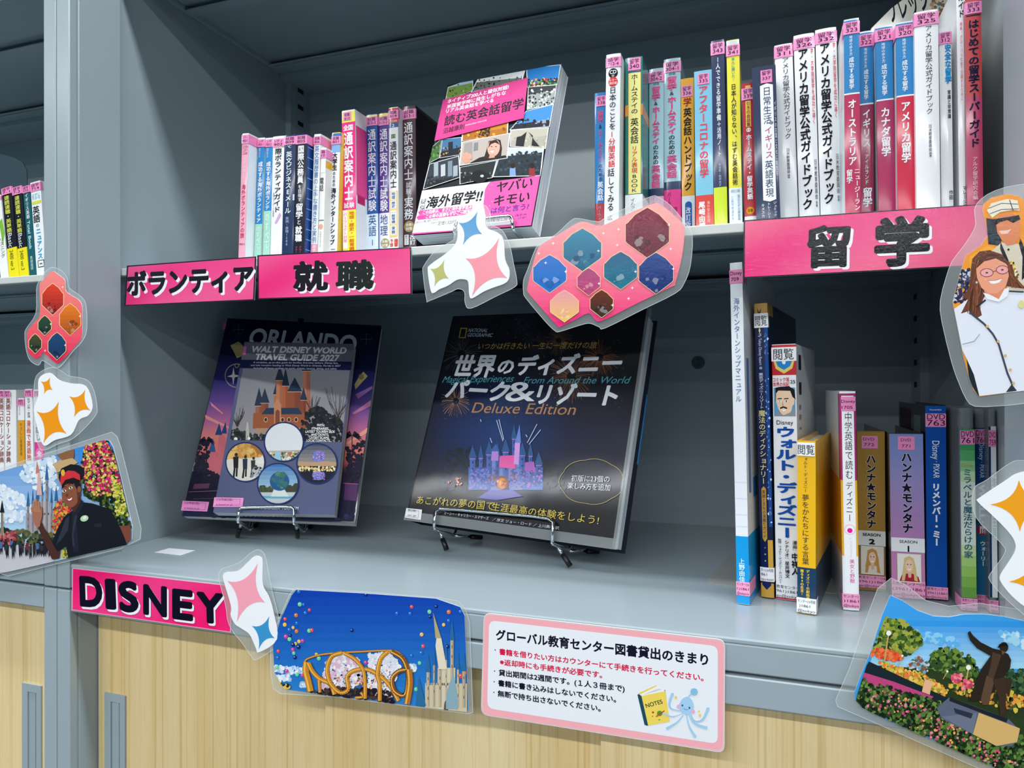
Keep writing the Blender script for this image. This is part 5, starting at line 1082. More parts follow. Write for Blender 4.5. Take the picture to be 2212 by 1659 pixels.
for x, c in ((985, '#7c9cd0'), (1150, '#8c2c30')): k.poly(p1((x-28, 1035), (x-26, 970), (x+20, 965), (x+26, 1035)), c); k.circ(*p1((x, 948)), 5, 6, '#20140f', 12)
pic([(525, 950), (550, 745), (965, 668), (940, 885)], '#b8aca4', '#c8b8ac', .9, ['#b8aca4'], 2, 3)
k.poly(p1((560, 900), (575, 760), (640, 745), (640, 900)), '#9c9490'); k.poly(p1((650, 825), (655, 755), (690, 748), (688, 815)), '#7c8084')
k.poly(p1((620, 925), (700, 880), (760, 865), (850, 870), (925, 860), (935, 880), (620, 930)), '#1a1618'); k.poly(p1((765, 800), (780, 740), (830, 715), (880, 730), (893, 800), (885, 870), (840, 885), (735, 895)), '#2c1a16')
k.circ(*p1((822, 795)), 13.5, 19, '#e0a894', 20, .15); k.poly(p1((790, 850), (835, 850), (830, 880), (780, 885)), '#d09884'); k.poly(p1((775, 800), (790, 740), (845, 725), (875, 770), (835, 752), (800, 765)), '#2c1a16')
for x in (805, 842): k.circ(*p1((x, 786)), 1.8, 1, '#2a1a1a', 8)
k.poly(p1((785, 822), (830, 818), (812, 840)), '#fff'); k.line([p1((785, 821)), p1((830, 817))], .8, '#b04048'); k.circ(*p1((590, 880)), 9, 12, '#d89880', 14); k.blobs(p1((560, 850), (625, 830), (630, 880), (560, 890)), 8, 4, ['#dca088'])
# pink title block
k.poly(p1((385, 390), (1115, 198), (1078, 545), (318, 738)), '#d93c8a')
for i in range(12):
    for j in range(9):
        x = 420+i*60+(j % 2)*30; y = 590-i*15+(j-4.5)*36-40
        if 400 < x < 1095 and 200+((1115-x)*.26) < y < 740-(x-318)*.25: k.circ(*p1((x, y)), 1.1, 1.1, '#d03c8c', 6); k.h -= k.step
k.up()
k.text(p1((428, 418)), p1((948, 292)), 9, 'ネイティブ200人と疑似対話!', '#f6f0f4', .03); k.text(p1((422, 462)), p1((925, 340)), 9, '米国留学時に発生しがちな', '#f6f0f4', .025); k.text(p1((415, 500)), p1((820, 405)), 9, 'リアル英会話を学べる', '#f6f0f4', .025)
k.text(p1((400, 605)), p1((1072, 450)), 22, '読む英会話留学', '#17101c', .025); k.text(p1((390, 675)), p1((570, 632)), 12, '沼越康則', '#17101c', .015); k.text(p1((582, 612)), p1((760, 568)), 4, 'NUMAKOSHI YASUNORI', '#f4e8f0', .0)
# white band at the foot with a pink bubble
band = p1((205, 1162), (1228, 1033), (1152, 1500), (118, 1548))
k.poly(band, '#eceef1'); k.clip = clip_convex(band, full)
k.poly(p1((830, 1075), (1230, 1030), (1160, 1500), (780, 1500), (735, 1280), (750, 1150)), '#e65aa4'); k.circ(*p1((850, 1200)), 27, 33, '#e65aa4', 26)
for i in range(11):
    for j in range(12):
        x = 790+i*38+(j % 2)*19; y = 1075+j*36
        if x+max(0, (y-1100))*.17 < 1215: k.circ(*p1((x, y)), 1.5, 1.5, '#fbb4dc', 7); k.h -= k.step
k.up()
k.text(p1((215, 1213)), p1((735, 1145)), 14, '52分の動画で、充実の', '#17141c', .005); k.text(p1((198, 1275)), p1((245, 1270)), 12, '疑', '#17141c', .015); k.text(p1((190, 1328)), p1((235, 1322)), 12, '似', '#17141c', .015)
k.text(p1((245, 1308)), p1((715, 1245)), 26, '海外留学!!', '#17141c', .03, .08)
k.poly(p1((180, 1345), (200, 1330), (640, 1285), (640, 1320), (190, 1370)), '#ec4c9c'); k.poly(p1((165, 1390), (185, 1372), (640, 1325), (640, 1362), (180, 1412)), '#ec4c9c')
k.text(p1((218, 1360)), p1((635, 1312)), 8, 'この効果は、まさに海外留学並み', '#fff', .02); k.text(p1((245, 1398)), p1((620, 1352)), 8, 'この帯の裏側もぜひご一読を', '#fff', .02)
k.text(p1((155, 1445)), p1((350, 1415)), 5.5, '日本人との間に発生しがちな', '#222', 0); k.text(p1((345, 1455)), p1((500, 1440)), 9, '定価1,320円', '#222', .0); k.text(p1((293, 1445)), p1((338, 1440)), 5, 'DAY1', '#222', 0)
k.text(p1((840, 1175)), p1((1145, 1130)), 25, 'ヤバい', '#1a1420', .02, .1); k.text(p1((820, 1290)), p1((1120, 1250)), 25, 'キモい', '#1a1420', .02, .1); k.text(p1((800, 1355)), p1((1120, 1318)), 14, 'は何と言う?', '#5a2a9c', .015)
k.text(p1((1000, 1385)), p1((1102, 1370)), 5, '→答はP.146', '#5a2a9c', 0); k.text(p1((1030, 1405)), p1((1106, 1395)), 5, 'とP.183へ', '#5a2a9c', 0)
k.poly(p1((745, 1400), (975, 1378), (972, 1425), (745, 1448)), '#f4f4f6'); k.text(p1((748, 1432)), p1((970, 1412)), 9, 'Tube動画公開中', '#222', .0)
k.poly(p1((745, 1448), (970, 1428), (968, 1450), (750, 1470)), '#f2f2f6'); k.poly(p1((110, 1525), (480, 1500), (480, 1514), (110, 1540)), '#ec4c9c'); k.clip = None
k.done('printed_front', PRINT, rU)
pink_tag(FU, rU, p1((145, 1445)), p1((300, 1432)), p1((285, 1498)), p1((128, 1518)), ['号館2階)', 'ac.jp'], '#f27cc8')

# ------------------------------------------------------------------ wire book stands
def tubepx(b, pts, Y, r, base):
    q = [W(*(atY(x, y, Y) if not isinstance(Y, list) else atY(x, y, Y[i])))-base for i, (x, y) in enumerate(pts)]; b.tube([tuple(v) for v in q], r, 8)
def rnd(pts, k=.35):
    out = [pts[0]]
    for a, b_, c in zip(pts, pts[1:], pts[2:]):
        for t in (0, .5, 1):
            p = [(a[i]*(k*(1-t))+c[i]*(k*t))+b_[i]*(1-k) for i in (0, 1)]
            p = [b_[i]+((a[i]-b_[i])*(1-t)+(c[i]-b_[i])*t)*k*.5*(1.0 if t != .5 else .5) for i in (0, 1)]; out.append(tuple(p))
    return out+[pts[-1]]
def wire_stand(label, loop, feetL, feetR, Yl, fr, w, th, zs, legtop, foot=True, front=0.0065):
    """loop: px outline of the front rail; feet: (top px, foot px); fr: plane of the book it carries"""
    base = W(*atY(loop[0][0], loop[0][1], Yl)); base = Vector((base.x, base.y, CZ+zs*S)); r = empty('wire_book_stand', loc=base)
    tag(r, label, 'book stand', 'wire book stands')
    f1 = Frame(fr.O+fr.n*front, fr.u, fr.v)
    def onrail(p): a, b2 = f1.uv(*p); return f1.O+f1.u*a+f1.v*b2
    zmin = CZ+zs*S+0.0027
    def cl(q): return Vector((q.x, q.y, max(q.z, zmin)))
    b = MB(); b.tube([tuple(cl(onrail(p))-base) for p in loop], 0.0019, 8); b.build('front_rail', CHROME, r, smooth=True)
    A = onrail(loop[0]); B_ = onrail(loop[-1]); bk = Vector((-fr.n.x, -fr.n.y, 0)).normalized()
    rearA = fr.O + fr.u*0 - fr.n*(th+0.002); 
    tops = []
    for i, (P, ft) in enumerate(((A, feetL), (B_, feetR))):
        vl = (P-fr.O).dot(fr.v); s = P - fr.v*max(0, vl+0.0045); nl = (s-fr.O).dot(fr.n)
        m_ = s - fr.n*(nl+th+0.0055)
        up = m_ + fr.v*0.085; m2 = m_+fr.v*0.004
        b = MB(); b.tube([tuple(cl(q)-base) for q in (P, s, s-fr.n*0.003, m_+fr.n*0.004, m2, up)], 0.0019, 8); b.build('side_rail', CHROME, r, smooth=True); tops.append(up)
        if foot:
            f = W(*atZ(ft[1][0], ft[1][1], zs)); f.z = CZ+zs*S+0.0034; k0 = W(*atY(ft[0][0], ft[0][1], Yl)); k0 = s-fr.n*0.012
            mid = k0+(f-k0)*0.45
            b = MB(); b.tube([tuple(q-base) for q in (k0, mid)], 0.0019, 8); lg = b.build('front_leg', CHROME, r, smooth=True)
            b = MB(); b.tube([tuple(q-base) for q in (mid-(f-k0)*.02, f)], 0.0030, 8); b.build('rubber_tip', RUBBER, lg, smooth=True)
            f2 = f + bk*0.075; k2 = cl(m_); f2.z = f.z; mid = k2+(f2-k2)*0.6
            b = MB(); b.tube([tuple(q-base) for q in (k2, mid)], 0.0019, 8); lg = b.build('rear_leg', CHROME, r, smooth=True)
            b = MB(); b.tube([tuple(q-base) for q in (mid, f2)], 0.0030, 8); b.build('rubber_tip', RUBBER, lg, smooth=True)
    b = MB(); b.tube([tuple(q-base) for q in tops], 0.0019, 8); b.build('top_bar', CHROME, r, smooth=True)
    return r
e1 = zc(2.633, 460, 1040)
wire_stand('chrome wire stand under the two travel guides, left on the lower shelf', rnd([e1((141, 228)), e1((148, 148)), e1((462, 142)), e1((460, 238))]), (e1((150, 240)), (513, 1163)), (e1((480, 240)), (643, 1165)), 1.225, FO, wO, TO, ZB, 0, front=TG+0.0012+0.0045)
wire_stand('chrome wire stand under the big black hardback', rnd([e1((1256, 268)), e1((1264, 150)), e1((1936, 208)), e1((1930, 348))]), (e1((1355, 285)), (965, 1194)), (e1((2035, 355)), (1232, 1230)), 1.262, FN, wN, 0.034, ZB, 0)
wire_stand('wire stand under the face-out paperback on the middle shelf', rnd([p1((480, 1510)), p1((492, 1425)), p1((965, 1362)), p1((980, 1462))]), None, None, 1.128, FU, wU, 0.020, ZM, 0, foot=False)

# ------------------------------------------------------------------ signs and cut-out cards
PINK = '#ee3d84'
def sheet(name, label, cat, Y, outline, fn, film=None, th=0.0004, m=None, group=None, paper='#f4f6fa', inkmat=None, base_px=None):
    c = base_px or outline[-1]; fr = vert_frame(Y, *c); r = empty(name, fr.mat()); tag(r, label, cat, group)
    if film:
        b = MB(); b.slab([fr.uv(*p) for p in film], 0.0004, 0.0008); fo = b.build('film_border', FILM, r)
        k = Ink(fr, base=-0.00030); k.line(film, 1.1, '#ffffff', True); ed = k.done('film_edge', FILMEDGE, fo)
    b = MB(); b.slab([fr.uv(*p) for p in outline], 0.0, th, paper); b.build('card_sheet', m or LAMI, r)
    k = Ink(fr); fn(k); k.clip = None
    k.done('printed_design', inkmat or m or LAMI, r)
    return r
def sgn_bg(k, q, c0='#f0458c', c1='#f4689c', c2='#ee2a7c'):
    k.poly(q, '#1b1626')
    cx_ = sum(p[0] for p in q)/4; cy_ = sum(p[1] for p in q)/4
    a = []
    for x, y in q: dx, dy = x-cx_, y-cy_; l = math.hypot(dx, dy); a.append((cx_+dx*(1-3.2/l*1.0), y+(2.4 if y < cy_ else -2.4)))
    k.grid(a, 20, 6, lambda u, v: mixc(mixc(c0, c2, .5+.5*math.sin(u*7+v*2)), c1, .35+.35*math.sin(u*4+2.2+v*3)))
v1 = zc(3.3015, 250, 520)
def f_vol(k):
    sgn_bg(k, v1((80, 178), (1003, 112), (990, 425), (62, 466)))
    k.text(v1((86, 378)), v1((976, 338)), 56, 'ボランティア', '#12121e', .048, .0, shadow=(4.5, 4.5, '#f6f2f6'))
sheet('title_sign', 'pink sign with five-stroke kana word, leftmost on the shelf edge', 'sign', 1.1185, v1((80, 178), (1003, 112), (990, 425), (62, 466)), f_vol, group='pink title signs')
def f_job(k):
    sgn_bg(k, v1((1010, 104), (2108, 46), (2113, 384), (1012, 418)))
    k.text(v1((1275, 340)), v1((1505, 332)), 66, '就', '#12121e', .04, .0, shadow=(3.5, 4, '#f6f2f6')); k.text(v1((1578, 333)), v1((1832, 326)), 66, '職', '#1c2220', .039, .0, shadow=(3.5, 4, '#f6f2f6'))
sheet('title_sign', 'pink sign with two bold characters, second from the left', 'sign', 1.1180, v1((1010, 104), (2108, 46), (2113, 384), (1012, 418)), f_job, group='pink title signs')
v2 = zc(3.5, 1580, 440)
def f_abr(k):
    q = v2((92, 126), (1900, 2), (1640, 480), (90, 562)); sgn_bg(k, [v2((92, 126)), v2((1960, -2)), v2((1960, 466)), v2((90, 562))], '#f2508e', '#f47a94', '#ee2a7c')
    k.text(v2((582, 452)), v2((884, 440)), 92, '留', '#101218', .042, .0, shadow=(6, 5, '#f6f2f6')); k.text(v2((1098, 436)), v2((1478, 420)), 106, '学', '#101218', .05, .0, shadow=(6, 5, '#f6f2f6'))
sheet('title_sign', 'largest pink sign with two bold characters, at the right of the shelf edge', 'sign', 1.1175, [v2((92, 126)), v2((1960, -2)), v2((1960, 466)), v2((90, 562))], f_abr, group='pink title signs')
v3 = zc(4.608, 140, 1180)
def f_dis(k):
    q = v3((78, 216), (1665, 392), (1655, 860), (70, 634)); k.poly(q, '#f7a0bc')
    k.grid(v3((84, 224), (1655, 398), (1645, 850), (78, 628)), 16, 5, lambda u, v: mixc('#f4408a', '#f8146e', .5+.4*math.sin(u*6+1+v*2)))
    for ch, a, c in (('D', (166, 582), (365, 598)), ('I', (434, 610), (490, 614)), ('S', (566, 636), (724, 640)), ('N', (798, 662), (1006, 690)), ('E', (1092, 706), (1262, 728)), ('Y', (1338, 738), (1570, 760))):
        k.text(v3(a), v3(c), 86, ch, '#0e0c22', .045, .0, shadow=(3.6, 5, '#f4f3f8'))
sheet('title_sign', 'pink sign with six black Latin capitals on the counter edge', 'sign', 0.9985, v3((78, 216), (1665, 392), (1655, 860), (70, 634)), f_dis, group='pink title signs', inkmat=PRINT, m=PRINT)

def hull(pts):
    p = sorted(set(pts)); 
    def half(q):
        o = []
        for c in q:
            while len(o) > 1 and (o[-1][0]-o[-2][0])*(c[1]-o[-2][1])-(o[-1][1]-o[-2][1])*(c[0]-o[-2][0]) <= 0: o.pop()
            o.append(c)
        return o
    return half(p)[:-1]+half(p[::-1])[:-1]
def star4(k, tips, col, q=.30):
    cx_ = sum(p[0] for p in tips)/4; cy_ = sum(p[1] for p in tips)/4; out = []
    for i in range(4):
        a = tips[i]; b = tips[(i+1) % 4]; m = ((a[0]+b[0])/2*q+cx_*(1-q), (a[1]+b[1])/2*q+cy_*(1-q))
        for t in [j/8 for j in range(8)]:
            out.append(((1-t)**2*a[0]+2*t*(1-t)*m[0]+t*t*b[0], (1-t)**2*a[1]+2*t*(1-t)*m[1]+t*t*b[1]))
    k.poly(out, col)
def smooth(pts, n=4):
    out = []; N = len(pts)
    for i in range(N):
        p0, p1_, p2, p3 = pts[i-1], pts[i], pts[(i+1) % N], pts[(i+2) % N]
        for j in range(n):
            t = j/n; out.append(tuple(.5*((2*p1_[c])+(-p0[c]+p2[c])*t+(2*p0[c]-5*p1_[c]+4*p2[c]-p3[c])*t*t+(-p0[c]+3*p1_[c]-3*p2[c]+p3[c])*t**3) for c in (0, 1)))
    return out
GS = 'white cards with four-pointed stars'
s1 = zc(3.456, 0, 780)
sheet('star_card', 'white card with three orange stars on the left post', 'card', 0.9955,
      smooth(s1((370, 88), (440, 140), (520, 165), (640, 188), (690, 330), (660, 405), (590, 440), (530, 550), (410, 590), (330, 632), (290, 540), (252, 365), (285, 260), (290, 130))),
      lambda k: (star4(k, s1((375, 120), (395, 218), (328, 245), (305, 150)), '#f59a10'), star4(k, s1((637, 213), (676, 370), (553, 418), (516, 262)), '#f59a10'), star4(k, s1((440, 300), (498, 542), (325, 612), (272, 374)), '#f59a10')),
      film=smooth(s1((375, 48), (450, 70), (510, 110), (600, 125), (665, 155), (705, 240), (722, 340), (715, 400), (640, 490), (540, 580), (430, 620), (330, 664), (285, 630), (245, 420), (250, 250), (270, 110))), group=GS)
s2 = v3
sheet('star_card', 'white card with one pink and one blue star by the counter sign', 'card', 0.9965,
      smooth(s2((1885, 100), (1950, 108), (1968, 160), (1970, 380), (2030, 500), (2075, 650), (2112, 925), (1935, 1055), (1900, 1010), (1840, 880), (1760, 820), (1690, 770), (1650, 680), (1655, 600), (1580, 340), (1578, 280), (1610, 258), (1720, 245), (1800, 180))),
      lambda k: (star4(k, s2((1922, 168), (1995, 560), (1712, 750), (1617, 345)), '#fca6b8'), star4(k, s2((2036, 695), (2090, 915), (1930, 1025), (1862, 792)), '#3c96d0')),
      film=smooth(s2((1905, 38), (1960, 50), (2000, 130), (2060, 440), (2120, 680), (2150, 900), (2130, 960), (2070, 1030), (1900, 1130), (1850, 1090), (1760, 960), (1670, 850), (1620, 740), (1600, 600), (1550, 400), (1530, 300), (1560, 230), (1640, 200), (1740, 160), (1830, 80))), group=GS)
s3 = zc(3.687, 900, 400)
sheet('star_card', 'white card with blue, pink and olive stars hanging below the face-out paperback', 'card', 1.095,
      smooth(s3((480, 178), (528, 192), (548, 250), (555, 335), (640, 375), (690, 430), (705, 590), (740, 680), (720, 770), (600, 820), (530, 850), (440, 902), (418, 870), (410, 770), (375, 750), (320, 755), (250, 800), (180, 830), (140, 857), (112, 840), (88, 680), (110, 632), (250, 530), (320, 440), (330, 290), (395, 230))),
      lambda k: (star4(k, s3((485, 210), (523, 390), (368, 478), (335, 300)), '#5ba0d4'), star4(k, s3((658, 420), (722, 740), (440, 885), (390, 583)), '#f999a6'), star4(k, s3((222, 592), (258, 745), (140, 808), (107, 665)), '#c0bd72')),
      film=smooth(s3((470, 150), (550, 165), (585, 230), (590, 310), (680, 360), (740, 480), (770, 620), (797, 760), (780, 810), (640, 880), (432, 980), (385, 935), (380, 850), (330, 825), (270, 850), (100, 920), (78, 910), (50, 700), (58, 640), (150, 520), (270, 450), (298, 420), (300, 280), (380, 210))), group=GS)
s4 = zc(3.189, 1800, 820)
sheet('star_card', 'blurred white card with large orange stars at the right edge', 'card', 0.972,
      smooth(s4((996, 842), (1012, 812), (1180, 700), (1270, 645), (1380, 640), (1560, 760), (1600, 1000), (1580, 1300), (1540, 1560), (1400, 1590), (1314, 1560), (1225, 1485), (1158, 1400), (1150, 1350), (1200, 1270), (1252, 1180), (1248, 1110), (1190, 1030), (1090, 930))),
      lambda k: (star4(k, s4((1278, 690), (1500, 850), (1285, 1048), (1078, 860)), '#f5a41c'), star4(k, s4((1400, 1210), (1560, 1390), (1410, 1540), (1208, 1392)), '#f5a41c')),
      film=smooth(s4((966, 760), (1060, 690), (1220, 575), (1300, 558), (1450, 580), (1650, 720), (1680, 1000), (1660, 1350), (1600, 1650), (1400, 1670), (1290, 1600), (1150, 1470), (1078, 1380), (1085, 1335), (1180, 1200), (1160, 1130), (985, 950))), group=GS)
# pink cards: gold-rimmed hexagon windows with plain coloured backdrops
def hexa(k, x, y, w, h, c0, c1):
    def H(w, h): return [(x, y-h/2), (x+w/2*.55, y-h/2*.72), (x+w/2*.92, y-h/2*.38), (x+w/2, y-h/2*.34), (x+w/2, y+h/2*.34), (x+w/2*.92, y+h/2*.42), (x, y+h/2), (x-w/2*.92, y+h/2*.42), (x-w/2, y+h/2*.34), (x-w/2, y-h/2*.34), (x-w/2*.92, y-h/2*.38), (x-w/2*.55, y-h/2*.72)]
    k.poly(H(w+2.6, h+2.6), '#f6d79a'); P = H(w, h)
    k.gradpoly(P, lambda t: mixc(c0, c1, t), 8)
    hull = P; rnd_ = random.Random(int(x)); old = k.clip; k.clip = [(x, y-h/2), (x+w/2, y-h/2*.34), (x+w/2, y+h/2*.34), (x, y+h/2), (x-w/2, y+h/2*.34), (x-w/2, y-h/2*.34)]
    k.blobs([(x-w*.4, y+h*.1), (x+w*.4, y+h*.05), (x, y+h*.5)], 12, w*.09, [mixc(c1, '#000000', .25), mixc(c1, '#ffffff', .2), mixc(c0, c1, .5)])
    k.clip = old
def sparkle(k, x, y, r=3):
    k.poly([(x, y-r), (x+r*.2, y-r*.2), (x+r, y), (x+r*.2, y+r*.2), (x, y+r), (x-r*.2, y+r*.2), (x-r, y), (x-r*.2, y-r*.2)], '#ffffff'); k.h -= k.step
a1 = zc(3.77, 0, 560)
OA = smooth(a1((430, 97), (475, 125), (525, 165), (533, 215), (540, 262), (590, 300), (640, 330), (668, 385), (670, 520), (665, 640), (610, 710), (560, 770), (480, 842), (435, 832), (355, 760), (330, 790), (295, 808), (262, 790), (228, 745), (222, 600), (275, 520), (325, 455), (322, 215), (345, 180), (385, 130)), 3)
def f_pa(k):
    bands = [OA]
    k.gradfill = None
    grad_over(k, OA, '#fb8f88', '#ee1c54')
    for x, y, w, h, c0, c1 in ((430, 325, 172, 255, '#e8402c', '#8c1f1c'), (573, 490, 168, 260, '#f08020', '#a04818'), (367, 540, 104, 160, '#2c4a38', '#16302c'), (290, 688, 100, 160, '#4a4c30', '#182c24'), (468, 708, 142, 222, '#1c4878', '#123054')):
        p = a1((x, y)); hexa(k, p[0], p[1], w/3.77, h/3.77, c0, c1)
    for p in ((515, 228), (655, 465), (418, 528), (536, 700), (372, 745)): sparkle(k, *a1(p), 3)
def grad_over(k, outline, c0, c1, n=14):
    """gradient print over a cut-out outline, in horizontal strips of its triangulation"""
    uv = [Vector((x, y, 0)) for x, y in outline]; y0 = min(p[1] for p in outline); y1 = max(p[1] for p in outline); k.up(); h = k.h
    for t in tessellate_polygon([uv]):
        tri = [outline[i] for i in t]
        for s in range(n):
            a = y0+(y1-y0)*s/n; b = y0+(y1-y0)*(s+1)/n
            if max(p[1] for p in tri) < a or min(p[1] for p in tri) > b: continue
            q = clip_convex(tri, [(-900, a), (4000, a), (4000, b), (-900, b)]); k.h = h-k.step; k.poly(q, mixc(c0, c1, (s+.5)/n))
    k.h = h
GP_ = 'pink cards with gold hexagon windows'
sheet('hexagon_card', 'small pink card with five gold-rimmed hexagons on the left post', 'card', 0.9950, OA, f_pa,
      film=smooth(a1((420, 65), (500, 95), (545, 150), (560, 230), (640, 290), (690, 345), (705, 450), (700, 600), (650, 690), (600, 740), (520, 840), (470, 885), (420, 870), (345, 825), (325, 850), (300, 862), (240, 820), (210, 730), (200, 610), (215, 560), (290, 440), (295, 250), (310, 190), (360, 110)), 3), group=GP_)
OH = smooth(s3((1880, 148), (1930, 152), (1985, 185), (2060, 250), (2120, 310), (2135, 355), (2115, 560), (2060, 780), (2030, 810), (1750, 945), (1480, 1080), (1420, 1070), (1370, 1020), (1260, 1075), (1150, 1125), (1120, 1120), (950, 930), (885, 850), (885, 800), (920, 650), (960, 520), (1000, 470), (1150, 380), (1280, 302), (1340, 292), (1400, 310), (1450, 325), (1500, 315), (1690, 225)), 3)
def f_ph(k):
    grad_over(k, OH, '#fcb0a8', '#f41c7c', 18)
    for x, y, w, h, c0, c1 in ((1320, 515, 300, 340, '#2884a4', '#145c80'), (1060, 706, 262, 300, '#1c6cc4', '#1470c8'), (1838, 380, 345, 400, '#84183c', '#5c1028'), (1625, 680, 262, 300, '#1c5c84', '#1c7890'), (1908, 702, 272, 330, '#18408c', '#142c6c'), (1372, 770, 180, 220, '#a8487c', '#c84478'), (1475, 945, 180, 220, '#6c2c1c', '#30281c'), (1180, 965, 220, 250, '#e89cac', '#f4c45c')):
        p = s3((x, y)); hexa(k, p[0], p[1], w/3.687, h/3.687, c0, c1)
    for p in ((1450, 525), (2010, 318), (2045, 668), (1190, 690), (1455, 785), (1562, 957), (1600, 480), (1090, 465), (1490, 385), (1720, 820), (1610, 355), (975, 545), (1745, 690), (2025, 510), (1690, 905), (1030, 620)): sparkle(k, *s3(p), 4)
sheet('hexagon_card', 'large pink card with eight gold-rimmed hexagons on the shelf edge', 'card', 1.088, OH, f_ph,
      film=smooth(s3((1870, 88), (1925, 95), (2020, 160), (2130, 290), (2195, 400), (2180, 640), (2130, 780), (2060, 860), (1800, 990), (1500, 1138), (1455, 1130), (1380, 1100), (1300, 1115), (1140, 1165), (1100, 1158), (1020, 1080), (870, 900), (850, 850), (850, 760), (880, 680), (940, 520), (980, 470), (1110, 390), (1230, 280), (1290, 265), (1440, 290), (1500, 262), (1700, 165)), 3), group=GP_)

# photo cards
GC = 'cut-out laminated photographs'
def man(k, f):
    pass
c1_ = s1
OC = c1_((-140, 880), (0, 827), (280, 740), (560, 655), (780, 590), (815, 592), (845, 640), (900, 850), (990, 1240), (985, 1330), (950, 1370), (700, 1425), (400, 1497), (70, 1573), (40, 1560), (-140, 1600))
def f_wave(k):
    k.clip = hull(OC); P = c1_
    k.grid([P((-160, 560)), P((1000, 560)), P((1000, 1600)), P((-160, 1600))], 1, 14, lambda u, v: mixc('#2c7cd0', '#bcdcf0', min(1, v*1.25)))
    for ar, n in ((((-100, 900), (0, 930), (160, 1000), (230, 1080), (0, 1080), (-100, 1080)), 60), (((150, 760), (420, 690), (430, 960), (300, 980), (160, 860)), 60), (((-100, 1080), (240, 1060), (240, 1200), (-100, 1200)), 40)):
        k.blobs(P(*ar), n, 9, ['#eef4fa', '#dfeaf4', '#c8dcee'])
    k.poly(P((-160, 1370), (60, 1390), (420, 1300), (480, 1400), (400, 1500), (-160, 1620)), '#c8c8d0')
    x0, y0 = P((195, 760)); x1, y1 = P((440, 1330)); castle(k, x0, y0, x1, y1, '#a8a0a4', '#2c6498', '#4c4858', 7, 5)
    k.poly(P((278, 1000), (285, 830), (300, 830), (318, 1000)), '#d8b0a8'); k.poly(P((270, 840), (278, 745), (300, 830)), '#c87c6c')
    k.blobs(P((-100, 1260), (0, 1230), (60, 1260), (180, 1270), (420, 1290), (400, 1350), (0, 1380), (-100, 1390)), 90, 8, ['#2c4430', '#4c5c30', '#182820', '#6c6440']); k.blobs(P((0, 1290), (120, 1270), (120, 1360), (0, 1370)), 30, 7, ['#a84450', '#c86c6c', '#702c38'])
    k.poly(P((12, 1300), (15, 1100), (28, 1100), (32, 1300)), '#c8b8a0'); k.poly(P((5, 1130), (20, 1035), (38, 1130)), '#15181c'); k.line([P((20, 1130)), P((22, 1400))], 2, '#2a2c2c')
    for i in range(34):
        x = random.uniform(10, 420); y = 1350+random.uniform(-8, 40); h = random.uniform(60, 110); c = random.choice(['#20242c', '#2c3440', '#4c6c9c', '#6c2c34', '#15181c', '#8cb0d4', '#383038'])
        k.poly(P((x-9, y+h*.55), (x-11, y), (x+11, y), (x+9, y+h*.55)), c); k.poly(P((x-9, y+h*.5), (x+9, y+h*.5), (x+11, y+h), (x+3, y+h*.6), (x-6, y+h)), '#1c2028'); k.circ(*P((x, y-9)), 2.2, 2.5, '#2a1c18', 8)
    k.poly(P((400, 770), (520, 700), (590, 755), (520, 800), (440, 830)), '#c8a878'); k.poly(P((430, 700), (560, 650), (560, 720), (470, 740)), '#8c6040'); k.line([P((430, 800)), P((440, 870)), P((465, 930))], 2, '#b8945c')
    k.poly(P((560, 640), (650, 600), (650, 720), (600, 760)), '#3c8cd8')
    k.blobs(P((640, 620), (790, 580), (870, 700), (950, 1050), (980, 1240), (900, 1230), (780, 1080), (640, 1000), (610, 860)), 420, 6, ['#15240c', '#2c4418', '#0c180c', '#5c7024', '#1c3014'])
    k.blobs(P((640, 620), (790, 585), (870, 700), (930, 980), (860, 1000), (700, 1000), (620, 880)), 250, 5, ['#d02c64', '#e84c84', '#a8184c', '#c8b83c', '#e0d468'])
    k.blobs(P((840, 850), (930, 980), (970, 1150), (880, 1150)), 70, 5, ['#c8c03c', '#7c9030', '#e0d468'])
    k.blobs(P((400, 1240), (420, 1090), (480, 1010), (540, 1080), (520, 1250), (430, 1300)), 120, 5, ['#d8343c', '#e8742c', '#e8a83c', '#8c9c30', '#c02448', '#3c5020'])
    k.poly(P((880, 1230), (985, 1225), (985, 1330), (940, 1370)), '#7c4434')
    k.blobs(P((470, 1450), (490, 1380), (520, 1370), (520, 1470)), 14, 4, ['#4c6c28', '#c8b840'])
    # waving attendant in a dark shirt and a red-banded cap
    sk = '#5c3426'; skl = '#8a5238'; sh = '#11141f'
    k.poly(P((400, 1478), (300, 1250), (285, 1215), (320, 1200), (345, 1250), (400, 1345), (460, 1400), (450, 1470)), '#4a2a20')
    k.poly(P((400, 1350), (440, 1250), (490, 1160), (545, 1120), (620, 1050), (700, 1060), (830, 1100), (880, 1180), (930, 1290), (960, 1370), (520, 1465), (505, 1380), (440, 1420)), sh)
    k.poly(P((548, 1130), (560, 1090), (600, 1050), (618, 1030), (640, 1060), (580, 1160), (600, 1420), (560, 1430)), '#1c2030')
    k.poly(P((500, 1180), (530, 1150), (520, 1260), (470, 1330), (430, 1370)), '#2c3242'); k.poly(P((570, 1150), (590, 1150), (560, 1300), (570, 1380), (555, 1380), (548, 1290)), '#2c3444')
    k.poly(P((545, 1100), (545, 1020), (600, 970), (615, 1050), (565, 1130)), '#4a281c')
    k.circ(*P((535, 1000)), 18, 26, skl, 24, -.12); k.poly(P((585, 960), (612, 900), (612, 1000), (590, 1040)), sk); k.poly(P((470, 960), (480, 890), (540, 870), (600, 870), (612, 930), (590, 965), (560, 905), (500, 920)), '#1a100e')
    k.circ(*P((603, 955)), 4, 7, skl, 12)
